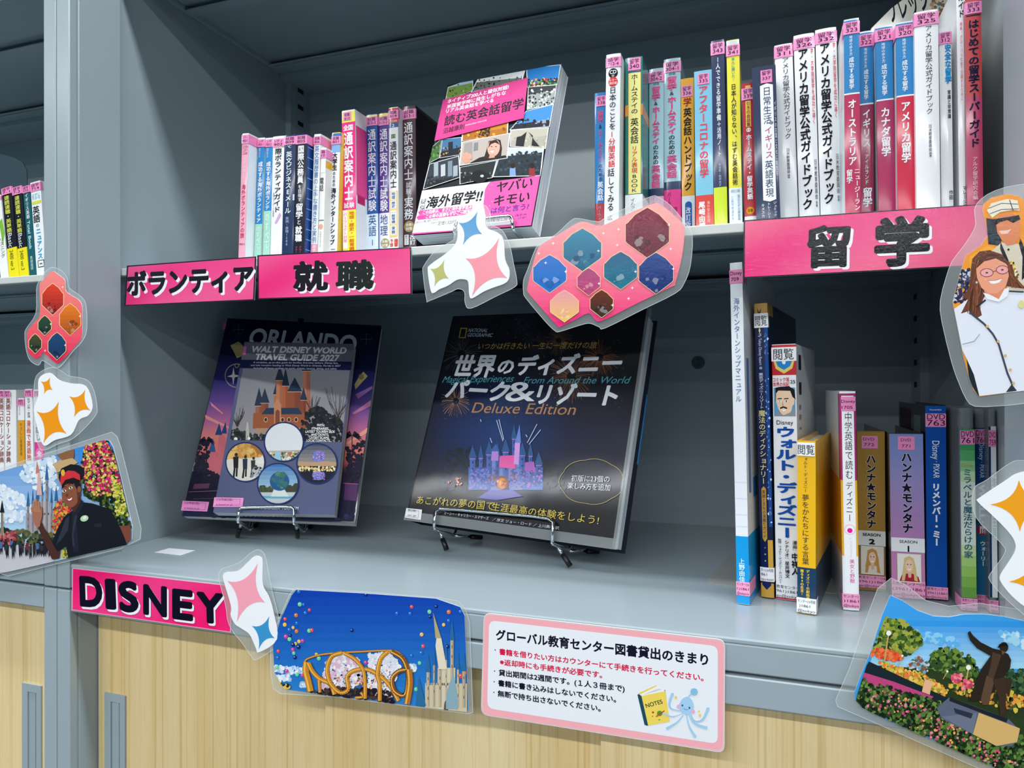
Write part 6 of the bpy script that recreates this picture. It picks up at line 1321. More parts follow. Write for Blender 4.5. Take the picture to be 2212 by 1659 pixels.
    for x, y in ((492, 968), (540, 945)): k.circ(*P((x, y)), 4, 2.6, '#fff', 12, -.3); k.circ(*P((x, y)), 2.1, 2.3, '#150c0a', 10); k.line([P((x-18, y-22)), P((x+4, y-34)), P((x+18, y-28))], 1.4, '#1a0f0c')
    k.poly(P((505, 990), (525, 985), (518, 1012), (500, 1008)), '#6c3c28'); k.poly(P((508, 1022), (530, 1026), (558, 1008), (552, 1036), (528, 1052), (514, 1044)), '#a83444'); k.poly(P((514, 1026), (530, 1030), (552, 1016), (545, 1034), (526, 1040)), '#fff')
    k.poly(P((450, 850), (470, 800), (540, 768), (600, 775), (640, 800), (640, 850), (612, 890), (600, 850), (520, 850), (470, 920), (455, 890)), '#14141c')
    k.poly(P((462, 905), (466, 855), (520, 815), (570, 820), (607, 845), (612, 890), (560, 868), (500, 885), (472, 925)), '#d0303c'); k.circ(*P((482, 832)), 4.5, 7.5, '#e0b43c', 8)
    # open hand
    k.poly(P((270, 1215), (255, 1150), (262, 1100), (325, 1100), (322, 1160), (310, 1230), (290, 1245)), '#a86c54')
    for a, t, w_ in ((254, (247, 1095), 5), (268, (262, 1045), 5.5), (286, (280, 1030), 5.5), (304, (298, 1048), 5.2)):
        k.poly([P((a-w_*1.6, 1125)), P((t[0]-w_*1.2, t[1])), P((t[0], t[1]-8)), P((t[0]+w_*1.4, t[1])), P((a+w_*1.7, 1125))], '#b4785c'); k.h -= k.step
    k.poly(P((312, 1150), (318, 1085), (326, 1088), (328, 1150), (318, 1190)), '#a86c54')
    k.circ(*P((642, 1172)), 9, 6.5, '#b8d8a8', 16, -.3); k.poly(P((628, 1168), (650, 1150), (660, 1168), (640, 1182)), '#e8ecec'); k.poly(P((715, 1215), (770, 1205), (772, 1235), (718, 1238)), '#20242e')
sheet('photo_card', 'photograph of a waving attendant in a red-banded cap, on the left post', 'photograph', 0.9925, OC, f_wave,
      film=c1_((-170, 850), (0, 800), (500, 640), (830, 530), (870, 560), (900, 640), (1000, 1040), (1052, 1250), (1045, 1330), (900, 1400), (400, 1520), (58, 1606), (0, 1585), (-170, 1640)), group=GC, base_px=(0, 1240))
d1_ = zc(4.424, 560, 1250)
OD = d1_((355, 105), (1000, 140), (1690, 190), (1920, 270), (1962, 350), (2000, 1240), (1985, 1270), (1650, 1235), (900, 1130), (280, 1062), (215, 1015), (145, 890), (132, 640), (200, 400), (310, 160))
def f_float(k):
    k.clip = hull(OD); P = d1_
    k.grid([P((100, 90)), P((2020, 90)), P((2020, 1290)), P((100, 1290))], 4, 14, lambda u, v: mixc('#0a3fae', '#2f8ed8', v**1.3))
    for ar in (((140, 830), (300, 850), (440, 840), (440, 910), (300, 910), (150, 880)), ((150, 930), (280, 920), (290, 970), (180, 970)), ((400, 1000), (450, 995), (450, 1030), (400, 1030)), ((1430, 830), (1490, 820), (1500, 890), (1440, 870))): k.blobs(P(*ar), 26, 7, ['#d8e8f4', '#f0f4f8', '#a8c8e8'])
    for x, y, c in ((390, 243, 'g'), (427, 246, 'b'), (482, 297, 'r'), (444, 325, 'b'), (355, 347, 'o'), (250, 383, 'r'), (247, 437, 'y'), (363, 423, 'b'), (327, 465, 'y'), (290, 486, 'b'), (360, 500, 'o'), (480, 495, 'g'), (506, 490, 'r'), (258, 551, 'p'), (300, 540, 'n'), (292, 576, 'g'), (383, 597, 'y'), (418, 592, 'p'), (350, 618, 'y'), (328, 628, 'n'), (325, 675, 'p'), (334, 709, 'g'), (380, 650, 'n'), (186, 690, 'r'), (180, 752, 'b'), (345, 750, 'n'), (176, 846, 'g'), (267, 880, 'p'), (366, 912, 'g'), (418, 922, 'p'), (550, 720, 'y'), (574, 758, 'g'), (383, 120, 'b'), (1025, 150, 'n'), (1460, 266, 'r'), (1446, 330, 'b'), (1320, 328, 'b'), (1630, 313, 'g'), (1695, 263, 'n'), (1815, 315, 'o'), (1926, 312, 'b'), (1637, 362, 'n'), (1814, 398, 'b'), (1766, 437, 'y'), (1556, 530, 'y'), (1570, 642, 'r'), (1553, 706, 'b'), (1460, 732, 'b'), (1536, 802, 'g'), (1502, 1052, 'g'), (1803, 645, 'n'), (890, 490, 'n'), (1022, 797, 'p'), (1930, 925, 'r'), (1968, 890, 'r')):
        r_ = random.uniform(3.2, 4.4)+(1.5 if x > 1900 and c == 'r' else 0); X, Y_ = P((x, y)); k.circ(X, Y_, r_, r_*1.1, dict(g='#6cd49c', b='#1c6cc8', r='#e84c5c', o='#e8782c', y='#f0c050', p='#d8409c', n='#0c2470')[c], 14); k.circ(X-r_*.3, Y_-r_*.3, r_*.35, r_*.3, mixc('#ffffff', dict(g='#6cd49c', b='#1c6cc8', r='#e84c5c', o='#e8782c', y='#f0c050', p='#d8409c', n='#0c2470')[c], .45), 8)
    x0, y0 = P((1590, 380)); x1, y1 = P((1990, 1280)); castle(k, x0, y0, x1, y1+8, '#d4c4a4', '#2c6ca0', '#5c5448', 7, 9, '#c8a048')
    k.poly(P((1690, 640), (1700, 560), (1745, 560), (1800, 860), (1720, 860)), '#e8dcc4'); k.poly(P((1690, 565), (1668, 320), (1745, 565)), '#b8a878')
    k.poly(P((1500, 1210), (1530, 930), (1600, 1210)), '#2c6ca0'); k.poly(P((1790, 1100), (1860, 890), (1900, 1100), (1905, 1240), (1790, 1240)), '#8cacb8')
    # gold ribbon scrolls of the parade float, a heap of white flowers behind
    k.blobs(P((600, 1060), (640, 800), (780, 720), (960, 760), (1000, 900), (980, 1010), (700, 1080)), 150, 8, ['#e8e4ec', '#f4f2f6', '#d8d0dc', '#e0b8c8']); k.blobs(P((1040, 1100), (1060, 720), (1250, 700), (1360, 840), (1280, 1000), (1260, 1160)), 150, 8, ['#f2f2f6', '#e6e6ee', '#d8dce8'])
    k.blobs(P((600, 1080), (700, 900), (1000, 930), (1260, 760), (1300, 1150)), 60, 3, ['#d84c6c', '#e8b43c', '#3c8c6c', '#28306c', '#e87c3c'])
    k.blobs(P((480, 1080), (700, 1040), (1000, 1040), (1300, 1080), (1300, 1180), (800, 1130)), 60, 8, ['#1c1620', '#2c2028', '#4c3830'])
    def rib(pts, w, c='#d08a24', d='#7c4818'):
        q = smooth(pts+[], 1); pl = []
        for i in range(len(pts)-1):
            p0 = pts[max(i-1, 0)]; p1_ = pts[i]; p2 = pts[i+1]; p3 = pts[min(i+2, len(pts)-1)]
            for j in range(5):
                t = j/5; pl.append(tuple(.5*((2*p1_[c_])+(-p0[c_]+p2[c_])*t+(2*p0[c_]-5*p1_[c_]+4*p2[c_]-p3[c_])*t*t+(-p0[c_]+3*p1_[c_]-3*p2[c_]+p3[c_])*t**3) for c_ in (0, 1)))
        pl.append(pts[-1]); pl = P(*pl); k.line(pl, w+1.4, d); k.line(pl, w, c); k.line([(x-w*.2, y) for x, y in pl], w*.25, '#f4c05c')
    rib([(440, 800), (470, 760), (600, 720), (800, 700), (1000, 690), (1200, 680), (1320, 690), (1400, 760), (1440, 850)], 3)
    rib([(460, 790), (455, 880), (480, 980), (500, 1070)], 13); rib([(480, 800), (520, 880), (590, 950), (690, 1000), (730, 1100)], 9)
    rib([(800, 700), (700, 740), (660, 860), (690, 990), (780, 1080), (860, 1050), (850, 930), (920, 870), (1040, 860), (1160, 920), (1260, 1020), (1340, 1160)], 8)
    rib([(820, 705), (920, 760), (1000, 860), (1020, 1000), (1020, 1140)], 7); rib([(1240, 690), (1170, 760), (1140, 900), (1160, 1000), (1160, 1160)], 8)
    rib([(1270, 690), (1380, 760), (1430, 900), (1420, 1060), (1380, 1110), (1300, 1060), (1280, 950), (1340, 880), (1420, 860)], 9, '#8c5420', '#40240f'); rib([(1440, 860), (1450, 1000), (1420, 1190)], 12, '#b87020')
    rib([(580, 960), (590, 1080)], 6); rib([(980, 1080), (1000, 1120), (930, 1130)], 5)
    k.blobs(P((200, 990), (300, 1010), (300, 1050), (220, 1020)), 12, 4, ['#1c2418', '#e8c84c', '#3c4c28'])
sheet('photo_card', 'photograph of a gold scroll parade float under balloons in a blue sky', 'photograph', 0.9970, OD, f_float,
      film=d1_((340, 92), (1000, 125), (1720, 182), (1900, 215), (1975, 300), (2010, 420), (2040, 1280), (2000, 1292), (1600, 1240), (700, 1130), (200, 1100), (130, 1050), (110, 900), (105, 600), (190, 380), (290, 150)), group=GC)
g1 = zc(2.373, 1780, 960)
OK_ = g1((340, 773), (400, 800), (480, 852), (560, 880), (640, 885), (720, 870), (820, 870), (920, 882), (1025, 905), (1180, 960), (1180, 1780), (1080, 1740), (880, 1655), (480, 1480), (300, 1400), (200, 1350), (160, 1310), (156, 1270), (190, 1180), (240, 1060), (300, 870))
def f_stat(k):
    P = g1; HK = g1((340, 773), (1180, 800), (1180, 1780), (1080, 1740), (880, 1655), (480, 1480), (200, 1350), (160, 1310), (156, 1270), (190, 1180), (240, 1060), (300, 870))
    k.poly(OK_, '#3ca0e8'); k.clip = HK; k.h += k.step
    # lower half covered by ground and greenery, all below the cut-out top edge
    for i in range(8): y = 900+i*30; k.poly(P((250, y), (1180, y+10), (1180, y+40), (235, y+40)), mixc('#3499e6', '#a4d8f4', i/7))
    k.blobs(P((900, 960), (1150, 980), (1150, 1080), (950, 1010)), 30, 12, ['#6cc0f0', '#a8dcf4', '#cfeaf8']); k.blobs(P((400, 950), (640, 980), (700, 1040), (500, 1000)), 30, 9, ['#5cb4ec', '#8ccef2'])
    k.poly(P((190, 1180), (240, 1130), (560, 1150), (1180, 1200), (1180, 1780), (160, 1330)), '#2c3c1c')
    for ar, n, cs in ((((245, 1060), (300, 890), (400, 900), (495, 980), (500, 1020), (430, 1080), (300, 1100)), 190, ['#3c5c20', '#5c7c28', '#8ca034', '#28401a', '#a8a848']), (((540, 1140), (560, 1060), (640, 1040), (760, 1090), (800, 1180), (640, 1190)), 150, ['#2c4c20', '#46682c', '#708c34', '#1c3018']), (((900, 1200), (930, 1150), (1025, 1160), (1150, 1180), (1150, 1280), (960, 1260)), 80, ['#2c5030', '#4c7040', '#1c3420'])): k.blobs(P(*ar), n, 9, cs)
    k.blobs(P((250, 1050), (300, 1040), (420, 1090), (360, 1110), (240, 1080)), 40, 7, ['#e85c30', '#f07c48', '#d8402c']); k.blobs(P((280, 1110), (520, 1180), (640, 1260), (600, 1300), (330, 1160)), 110, 7, ['#e0a83c', '#c8c040', '#8c8c28', '#f0c860', '#e87c38'])
    k.poly(P((200, 1160), (230, 1110), (420, 1200), (640, 1300), (620, 1320), (380, 1250)), '#16242c'); k.poly(P((185, 1200), (200, 1165), (360, 1215), (560, 1290), (540, 1310), (300, 1250)), '#c0447c')
    k.blobs(P((600, 1240), (720, 1200), (900, 1240), (1150, 1330), (1150, 1400), (800, 1320)), 110, 8, ['#e8a03c', '#d8c04c', '#4c5c28', '#c87c30', '#2c3418'])
    k.poly(P((500, 1265), (515, 1200), (555, 1212), (540, 1280)), '#e8b48c')
    k.blobs(P((420, 1140), (480, 1080), (530, 1120), (530, 1170)), 24, 6, ['#c8d0d8', '#4c6c54', '#a84c38', '#8c9ca8'])
    for x, y0, y1 in ((330, 965, 1110), (738, 1140, 1280), (400, 1080, 1140), (630, 1160, 1200)): k.line([P((x, y0)), P((x-22, y1))], 3 if y1-y0 > 60 else 1.5, '#c8a860'); k.circ(*P((x, y0)), 5.5 if y1-y0 > 60 else 2.5, 5.5 if y1-y0 > 60 else 2.5, '#f4f4ec', 16)
    for x, y in ((735, 1225), (675, 1195)): k.circ(*P((x, y)), 12, 10, '#d8486c', 16); k.blobs(P((x-28, y-22), (x+28, y-22), (x+28, y+22), (x-28, y+22)), 16, 4, ['#e8607c', '#c03858', '#f09090'])
    k.blobs(P((165, 1290), (195, 1190), (400, 1260), (640, 1330), (900, 1450), (1180, 1560), (1180, 1780), (880, 1655), (480, 1480), (200, 1350)), 620, 8, ['#24401c', '#3c5c28', '#547434', '#16280f', '#6c8c40', '#0e1c0c']); k.blobs(P((200, 1240), (400, 1270), (700, 1420), (1000, 1640), (860, 1640), (480, 1470), (200, 1340)), 70, 5, ['#e06c8c', '#f0889c', '#c84c6c', '#f0a860'])
    k.poly(P((575, 1345), (640, 1290), (940, 1400), (1000, 1460), (990, 1510), (960, 1540), (890, 1540), (760, 1480), (600, 1400)), '#5c6478'); k.poly(P((640, 1290), (800, 1350), (940, 1400), (930, 1420), (640, 1310)), '#1c2028')
    k.poly(P((790, 1370), (1000, 1450), (985, 1520), (880, 1540), (760, 1480)), '#d8b06c'); k.poly(P((600, 1390), (780, 1370), (760, 1480)), '#6c7488'); k.poly(P((660, 1345), (760, 1375), (750, 1400), (670, 1372)), '#2c3040')
    # bronze statue of a man, one arm raised
    br = '#2a2018'
    k.poly(P((733, 962), (745, 952), (760, 975), (800, 1010), (860, 1040), (900, 1050), (940, 1070), (955, 1100), (950, 1140), (925, 1180), (900, 1210), (880, 1250), (820, 1310), (790, 1310), (740, 1310), (770, 1230), (800, 1150), (850, 1080), (780, 1040), (745, 1000)), br)
    k.circ(*P((918, 1035)), 9.5, 11, '#2c2018', 18); k.poly(P((905, 1050), (925, 1060), (910, 1075)), '#6c4c30'); k.poly(P((860, 1060), (905, 1075), (880, 1150), (850, 1250), (820, 1240), (850, 1130)), '#4c3828')
    k.poly(P((800, 1300), (830, 1180), (870, 1200), (840, 1330), (810, 1330)), '#5c4430'); k.poly(P((860, 1200), (920, 1190), (930, 1280), (925, 1380), (900, 1385), (890, 1290)), '#3c2c20'); k.poly(P((920, 1190), (960, 1200), (945, 1290), (925, 1260)), '#3a2a1c'); k.poly(P((885, 1040), (895, 1020), (930, 1012), (942, 1030), (930, 1028), (905, 1032)), '#15100c')
sheet('photo_card', 'photograph of a bronze statue with raised arm in a flower garden, lower right corner', 'photograph', 0.984, OK_, f_stat,
      film=g1((345, 685), (420, 722), (520, 800), (640, 830), (800, 815), (1025, 850), (1230, 920), (1230, 1830), (1080, 1790), (880, 1700), (300, 1445), (70, 1345), (60, 1312), (130, 1150), (230, 860), (275, 740)), group=GC, base_px=(1900, 1560))
i1 = zc(3.19, 2000, 380)
OI = i1((400, 190), (450, 150), (560, 125), (640, 140), (720, 200), (900, 180), (1010, 300), (1010, 1440), (676, 1480), (370, 1522), (330, 1480), (300, 1400), (260, 1250), (190, 900), (185, 870), (230, 690), (275, 550), (380, 480), (430, 405), (405, 300), (390, 240))
def f_duo(k):
    P = i1; k.poly(OI, '#f0982c'); HI = i1((400, 190), (450, 150), (560, 125), (640, 130), (900, 150), (1010, 300), (1010, 1440), (676, 1480), (370, 1522), (330, 1480), (300, 1400), (260, 1250), (190, 900), (185, 870), (230, 690), (275, 550)); k.clip = HI
    k.poly(P((300, 560), (420, 480), (520, 520), (480, 620), (300, 720)), '#f4a838'); k.blobs(P((240, 660), (300, 640), (300, 860), (195, 880), (200, 780)), 50, 7, ['#20284c', '#30284c', '#182038', '#4c4c74', '#c8ccd8'])
    k.poly(P((415, 290), (470, 300), (540, 420), (500, 480), (430, 470)), '#22303a')
    # second figure, in a cream jacket, cap and sunglasses
    k.poly(P((450, 520), (520, 460), (640, 470), (700, 480), (760, 560), (760, 800), (560, 800), (540, 600)), '#d8ccb8'); k.poly(P((515, 455), (560, 560), (600, 660), (650, 740), (620, 760), (560, 640), (510, 500)), '#20222c'); k.poly(P((650, 430), (690, 520), (680, 700), (660, 720), (665, 560), (640, 470)), '#20222c')
    k.blobs(P((555, 600), (600, 590), (640, 690), (610, 720)), 26, 5, ['#c8a030', '#f0d860', '#6c5418', '#f8f0c0'])
    k.poly(P((480, 300), (490, 390), (520, 440), (560, 480), (610, 470), (645, 420), (650, 300), (600, 260), (500, 270)), '#dd8458'); k.poly(P((420, 240), (450, 190), (560, 160), (630, 170), (645, 240), (600, 235), (510, 250), (455, 290)), '#e8e0cc'); k.line([P((430, 225)), P((520, 190)), P((635, 195))], 1.5, '#2c3440'); k.line([P((440, 262)), P((520, 232)), P((640, 228))], 1.5, '#2c3440'); k.line([P((575, 165)), P((600, 240))], 2, '#2c3440')
    k.poly(P((450, 300), (520, 290), (640, 270), (650, 300), (600, 325), (560, 305), (510, 320), (480, 340), (455, 330)), '#16181e'); k.poly(P((500, 380), (560, 375), (590, 365), (560, 400), (520, 400)), '#e8c8b8'); k.circ(*P((568, 508)), 2.5, 2.5, '#2a2c30', 8); k.circ(*P((602, 600)), 2.5, 2.5, '#2a2c30', 8)
    # woman in glasses, white jacket with dark piping
    k.poly(P((190, 920), (290, 850), (400, 800), (560, 790), (680, 800), (1010, 900), (1010, 1440), (370, 1525), (330, 1370), (280, 1260), (240, 1180)), '#e4e8f2'); k.poly(P((280, 1260), (330, 1370), (368, 1525), (300, 1420)), '#16202c')
    k.poly(P((310, 640), (320, 570), (370, 520), (440, 512), (520, 540), (570, 600), (600, 700), (700, 780), (560, 760), (420, 800), (370, 900), (385, 960), (350, 980), (300, 930), (240, 950), (290, 850), (250, 840), (300, 760)), '#6c3c2a')
    for i in range(70):
        x = random.uniform(318, 372); yb = random.uniform(820, 960); e = x+random.uniform(-60, 30)*(yb-700)/260; k.line([P((x+20, 600+random.uniform(-30, 40))), P((x, 720)), P((e+8, (720+yb)/2)), P((e, yb))], random.uniform(.8, 1.6), random.choice(['#8c5034', '#5c3222', '#a0603c', '#70402c', '#4c281c'])); k.h -= k.step*.5
    for i in range(26):
        x = random.uniform(560, 590); k.line([P((x, 610)), P((x+20, 690)), P((x+random.uniform(30, 100), 770))], random.uniform(.8, 1.5), random.choice(['#8c5034', '#5c3222', '#a0603c'])); k.h -= k.step*.5
    k.poly(P((400, 800), (400, 720), (540, 720), (545, 780), (510, 850), (440, 840)), '#e08c68'); k.poly(P((345, 640), (360, 580), (430, 545), (520, 560), (560, 620), (570, 690), (550, 760), (490, 810), (430, 812), (380, 770), (350, 700)), '#eda080'); k.poly(P((345, 640), (365, 570), (440, 535), (530, 560), (560, 610), (480, 570), (400, 590)), '#5c3224')
    for x, y, rx_, ry_ in ((418, 668, 44, 28), (525, 648, 42, 28)):
        c = [P((x+rx_*math.cos(t), y+ry_*math.sin(t))) for t in [2*math.pi*i/20 for i in range(20)]]; k.poly(c, '#f0a8a8'); k.line(c, 1.6, '#7c4450', True); k.circ(*P((x, y)), 3, 2, '#5a4a48', 10)
    k.line([P((460, 660)), P((482, 656))], 1.6, '#7c4450'); k.poly(P((430, 725), (480, 722), (525, 706), (505, 735), (470, 745), (445, 742)), '#f6f2f0'); k.line([P((430, 723)), P((480, 720)), P((526, 705))], 1.2, '#c05c60'); k.circ(*P((348, 735)), 2.5, 2.5, '#c8ccd0', 8)
    k.poly(P((392, 805), (430, 815), (500, 850), (540, 780), (572, 770), (560, 830), (500, 870), (420, 850)), '#eef0f6')
    k.line([P(p) for p in ((300, 940), (400, 1020), (460, 1090), (500, 1160), (530, 1260), (560, 1360), (595, 1440))], 4.2, '#3c4450'); k.line([P((345, 905)), P((410, 855))], 4, '#2c2c38'); k.line([P((570, 795)), P((672, 800))], 3.4, '#3c4450'); k.poly(P((550, 1490), (590, 1435), (625, 1480)), '#2c343c')
    for x, y in ((422, 1037), (497, 1140), (545, 1238), (580, 1336), (602, 1428)): k.circ(*P((x, y)), 3.4, 3.4, '#d8b870', 10)
    k.circ(*P((655, 885)), 7, 9, '#dcd898', 14); k.line([P((250, 1160)), P((330, 1140)), P((370, 1090))], 2, '#a8b0c0')
sheet('photo_card', 'photograph of a woman in glasses and white jacket beside a man in a cap', 'photograph', 0.962, OI, f_duo,
      film=smooth(i1((640, 60), (480, 100), (380, 160), (335, 230), (345, 330), (310, 410), (240, 510), (180, 590), (140, 700), (100, 860), (110, 1000), (180, 1290), (230, 1430), (280, 1540), (340, 1588), (500, 1585), (700, 1565), (1060, 1500), (1060, 200), (850, 60)), 2), group=GC, base_px=(2150, 850))
# notice of the lending rules
h1 = zc(3.8138, 1020, 1300)
def rr_quad(q, r):
    out = []
    for i in range(4):
        p = q[i]; a = q[i-1]; b_ = q[(i+1) % 4]
        la = math.hypot(a[0]-p[0], a[1]-p[1]); lb = math.hypot(b_[0]-p[0], b_[1]-p[1])
        s = (p[0]+(a[0]-p[0])*r/la, p[1]+(a[1]-p[1])*r/la); e = (p[0]+(b_[0]-p[0])*r/lb, p[1]+(b_[1]-p[1])*r/lb)
        for t in (0, .25, .5, .75, 1): out.append(((1-t)**2*s[0]+2*t*(1-t)*p[0]+t*t*e[0], (1-t)**2*s[1]+2*t*(1-t)*p[1]+t*t*e[1]))
    return out
QN = h1((95, 88), (2085, 312), (2078, 1246), (72, 930))
ON = rr_quad(QN, 17)
def f_note(k):
    k.poly(rr_quad(h1((97, 92), (2082, 316), (2074, 1240), (76, 928)), 16), '#fbd8dc')
    k.poly(rr_quad(h1((104, 100), (2074, 322), (2066, 1230), (84, 922)), 15), '#f8b0b8')
    D = rr_quad(h1((100, 95), (2080, 318), (2072, 1236), (78, 924)), 16)
    pts = D+[D[0]]; acc = 0
    for a, b_ in zip(pts, pts[1:]):
        l = math.hypot(b_[0]-a[0], b_[1]-a[1]); t = 0
        while t < l: x = a[0]+(b_[0]-a[0])*t/l; y = a[1]+(b_[1]-a[1])*t/l; k.circ(x, y, .65, .65, '#2a2030', 5); k.h -= k.step; t += 2.55
    k.up()
    k.poly(rr_quad(h1((140, 152), (2024, 365), (2022, 1170), (124, 876)), 15), '#edf0f5')
    T = lambda a, b_, em, s, c, o: k.text(h1(a), h1(b_), em, s, c, o)
    T((198, 305), (1942, 518), 24.5, 'グローバル教育センター図書貸出のきまり', '#14142a', .035)
    for a, b_, s, c in (((225, 430), (1905, 650), '書籍を借りたい方はカウンターにて手続きを行ってください。', '#d81c4c'), ((230, 515), (1070, 625), '※返却時にも手続きが必要です。', '#d81c4c'), ((220, 602), (1255, 738), '貸出期間は2週間です。(１人３冊まで)', '#14142a'), ((216, 688), (1185, 825), '書籍に書き込みはしないでください。', '#14142a'), ((212, 774), (1058, 900), '無断で持ち出さないでください。', '#14142a')):
        T(a, b_, 14.5, s, c, .03)
    for p in ((190, 396), (185, 570), (182, 657), (180, 745)): k.circ(*h1(p), 1.3, 1.3, '#14142a', 8)
    # yellow notebook
    k.poly(h1((1362, 765), (1375, 755), (1395, 775), (1590, 725), (1625, 985), (1440, 1020), (1420, 1012)), '#1f4c5c'); k.poly(h1((1395, 775), (1540, 745), (1590, 735), (1628, 985), (1450, 1018)), '#f4d860'); k.poly(h1((1370, 755), (1520, 690), (1590, 735), (1395, 775)), '#f4f2ec'); k.poly(h1((1370, 752), (1516, 686), (1524, 692), (1380, 762)), '#f0cc48')
    for t in (0, 1, 2): k.line([h1((1420+t*15, 762-t*6)), h1((1540+t*10, 715+t*3))], .6, '#a8b8c8')
    k.text(h1((1437, 872)), h1((1572, 835)), 12, 'NOTES', '#2a3c3c', .02); k.circ(*h1((1545, 918)), 6, 6, '#4c9c3c', 14); k.line([h1((1512, 945)), h1((1530, 930)), h1((1585, 895)), h1((1575, 905)), h1((1520, 948))], 1.4, '#c8402c'); k.circ(*h1((1490, 910)), 2.4, 2.4, '#c8402c', 10); k.circ(*h1((1487, 942)), 1.3, 1.3, '#c8402c', 8); k.poly(h1((1532, 975), (1545, 962), (1550, 975)), '#4c9c3c')
    # pale blue jellyfish doodle
    bl = '#a8d0ee'; bd = '#8cc0e4'
    for pts, w in (([(1735, 900), (1640, 880), (1625, 830), (1650, 760)], 7), ([(1730, 920), (1650, 945), (1580, 920)], 5), ([(1740, 930), (1690, 990), (1610, 1040)], 7), ([(1765, 930), (1790, 1030), (1835, 1105)], 7), ([(1785, 925), (1830, 1000), (1925, 1035)], 8), ([(1795, 905), (1830, 980), (1900, 970), (1942, 880)], 7)):
        q = []
        for i in range(len(pts)-1):
            p0 = pts[max(i-1, 0)]; p1_ = pts[i]; p2 = pts[i+1]; p3 = pts[min(i+2, len(pts)-1)]
            for j in range(4):
                t = j/4; q.append(tuple(.5*((2*p1_[c])+(-p0[c]+p2[c])*t+(2*p0[c]-5*p1_[c]+4*p2[c]-p3[c])*t*t+(-p0[c]+3*p1_[c]-3*p2[c]+p3[c])*t**3) for c in (0, 1)))
        q.append(pts[-1])
        for i in range(len(q)-1): k.line(h1(q[i], q[i+1]), w*(.3+.7*i/len(q)), bl); k.h -= k.step
        k.up(); k.circ(*h1(q[-1]), w*.5, w*.5, bl, 10)
    k.poly(smooth(h1((1770, 780), (1805, 800), (1825, 850), (1815, 900), (1770, 930), (1720, 905), (1705, 850), (1730, 800)), 4), bl); k.line(h1((1775, 790), (1795, 765), (1822, 745)), 3, bl); k.circ(*h1((1828, 740)), 8, 8, bd, 18)
    k.circ(*h1((1702, 862)), 4.6, 4.6, '#e8b4e0', 14); k.circ(*h1((1818, 902)), 4.6, 4.6, '#e8b4e0', 14); k.circ(*h1((1732, 852)), 2, 2.4, '#2c5c94', 10); k.circ(*h1((1790, 872)), 2, 2.4, '#2c5c94', 10); k.line(h1((1740, 875), (1758, 888), (1780, 886)), .8, '#3c4c7c')
    for x, y, r_ in ((1678, 785, 4), (1868, 900, 3), (1876, 934, 4)): k.poly([h1((x, y-r_*4)), h1((x+r_*3, y)), h1((x, y+r_*4)), h1((x-r_*3, y))], '#f4d45c')
sheet('rules_notice', 'white library rules notice with a pink border on the counter edge', 'notice', 0.9972, ON, f_note, paper='#fafbfd', m=PRINT)

# ------------------------------------------------------------------ small things on and in the shelves
b = MB(); q = [W(*atZ(x, y, ZB)) for x, y in ((332.8, 1194.4), (390.4, 1200.5), (421.6, 1190), (365.3, 1185))]; base = q[0].copy(); o = empty('paper_label', loc=base)
P_ = [((v-base).x, (v-base).y) for v in q]; b.prism(P_, 0.0002, 0.0006, '#e8ebf3'); lb = b.build('label_sheet', PRINT, o)
tag(o, 'blank white paper label stuck on the counter near the left panel', 'label')
base = W(*atZ(1575, 1262, ZB)); r = empty('bookend', loc=base); tag(r, 'beige metal bookend plate under the books at the right', 'bookend')
pts = [W(*atZ(x, y, ZB))-base for x, y in ((1527, 1254), (1531, 1259), (1586, 1268.5))]; xr = 0.1465
near = W(xr, 1.27, ZB)-base; fa = W(xr, 1.52, ZB)-base; far = [W(*atZ(x, y, ZB))-base for x, y in ((1589.8, 1203), (1574.6, 1204.4))]
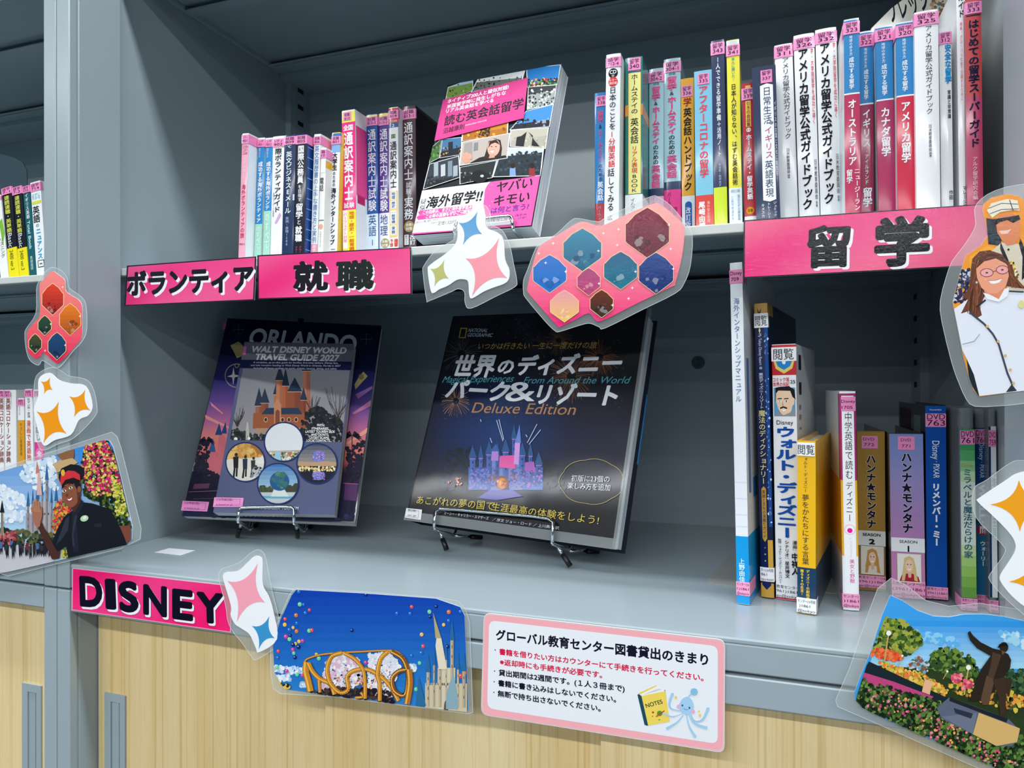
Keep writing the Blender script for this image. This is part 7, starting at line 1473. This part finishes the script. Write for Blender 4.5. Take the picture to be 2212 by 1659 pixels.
b = MB(); b.prism([(p.x, p.y) for p in pts+[near, fa]+far], 0.0001, 0.0005); b.build('base_plate', BEND, r)
b = MB(); b.box(near.x-0.0009, near.y+0.02, 0.0005, near.x, fa.y-0.02, 0.11); b.build('upright_plate', BEND, r)
base = W(*atY(30, 500, 1.36)); base.z = CZ+ZM*S; r = empty('bookend', loc=base); tag(r, 'dark bookend with a rounded corner behind the left bookcase books', 'bookend')
fr = vert_frame(1.36, 30, 500); pl = [(fr.uv(x, y)[0], fr.uv(x, y)[1]+fr.O.z-base.z) for x, y in ((-90, 330), (0, 332), (30, 340), (48, 350), (57, 366), (58, 385))]
b = MB(); b.slab([(pl[0][0], 0.001)]+pl+[(pl[-1][0], 0.001)], 0, 0.0012); b.build('upright_plate', DARKST, r)
b = MB(); b.box(pl[0][0], -0.08, 0.0002, pl[-1][0], 0.0, 0.0006); b.build('base_plate', DARKST, r)
# magazine leaning behind the guidebooks, seen between their tops
FM = vert_frame(1.43, 1880, 60); base_z = CZ+ZM*S
r = empty('magazine', Frame(Vector((FM.O.x, FM.O.y, base_z+0.001)), FM.u, FM.v).mat()); tag(r, 'curled magazine with brush lettering behind the guidebooks', 'magazine')
FM2 = Frame(Vector((FM.O.x, FM.O.y, base_z+0.001)), FM.u, FM.v); m_ = [FM2.uv(sx(x), sy(y)) for x, y in ((735, 205), (800, 140), (880, 60), (960, 0), (1010, -40), (1330, -60))]
b = MB(); b.slab([(m_[0][0], 0)]+m_+[(m_[-1][0], 0)], 0, 0.006, '#e4dfd2'); b.build('cover', GLOSS, r)
k = Ink(FM2); k.text((sx(880), sy(160)), (sx(1235), sy(20)), 60, 'フレッシュ', '#14182c', .02); k.blobs([(sx(1150), sy(0)), (sx(1345), sy(0)), (sx(1345), sy(200)), (sx(1240), sy(180))], 60, 8, ['#c8a080', '#e8c09c', '#8c6c50', '#2c8c9c', '#e0d8c8']); k.text((sx(1225), sy(180)), (sx(1330), sy(60)), 24, 'Malaysia', '#1c2028', 0, .2); k.done('printed_front', PRINT, r)
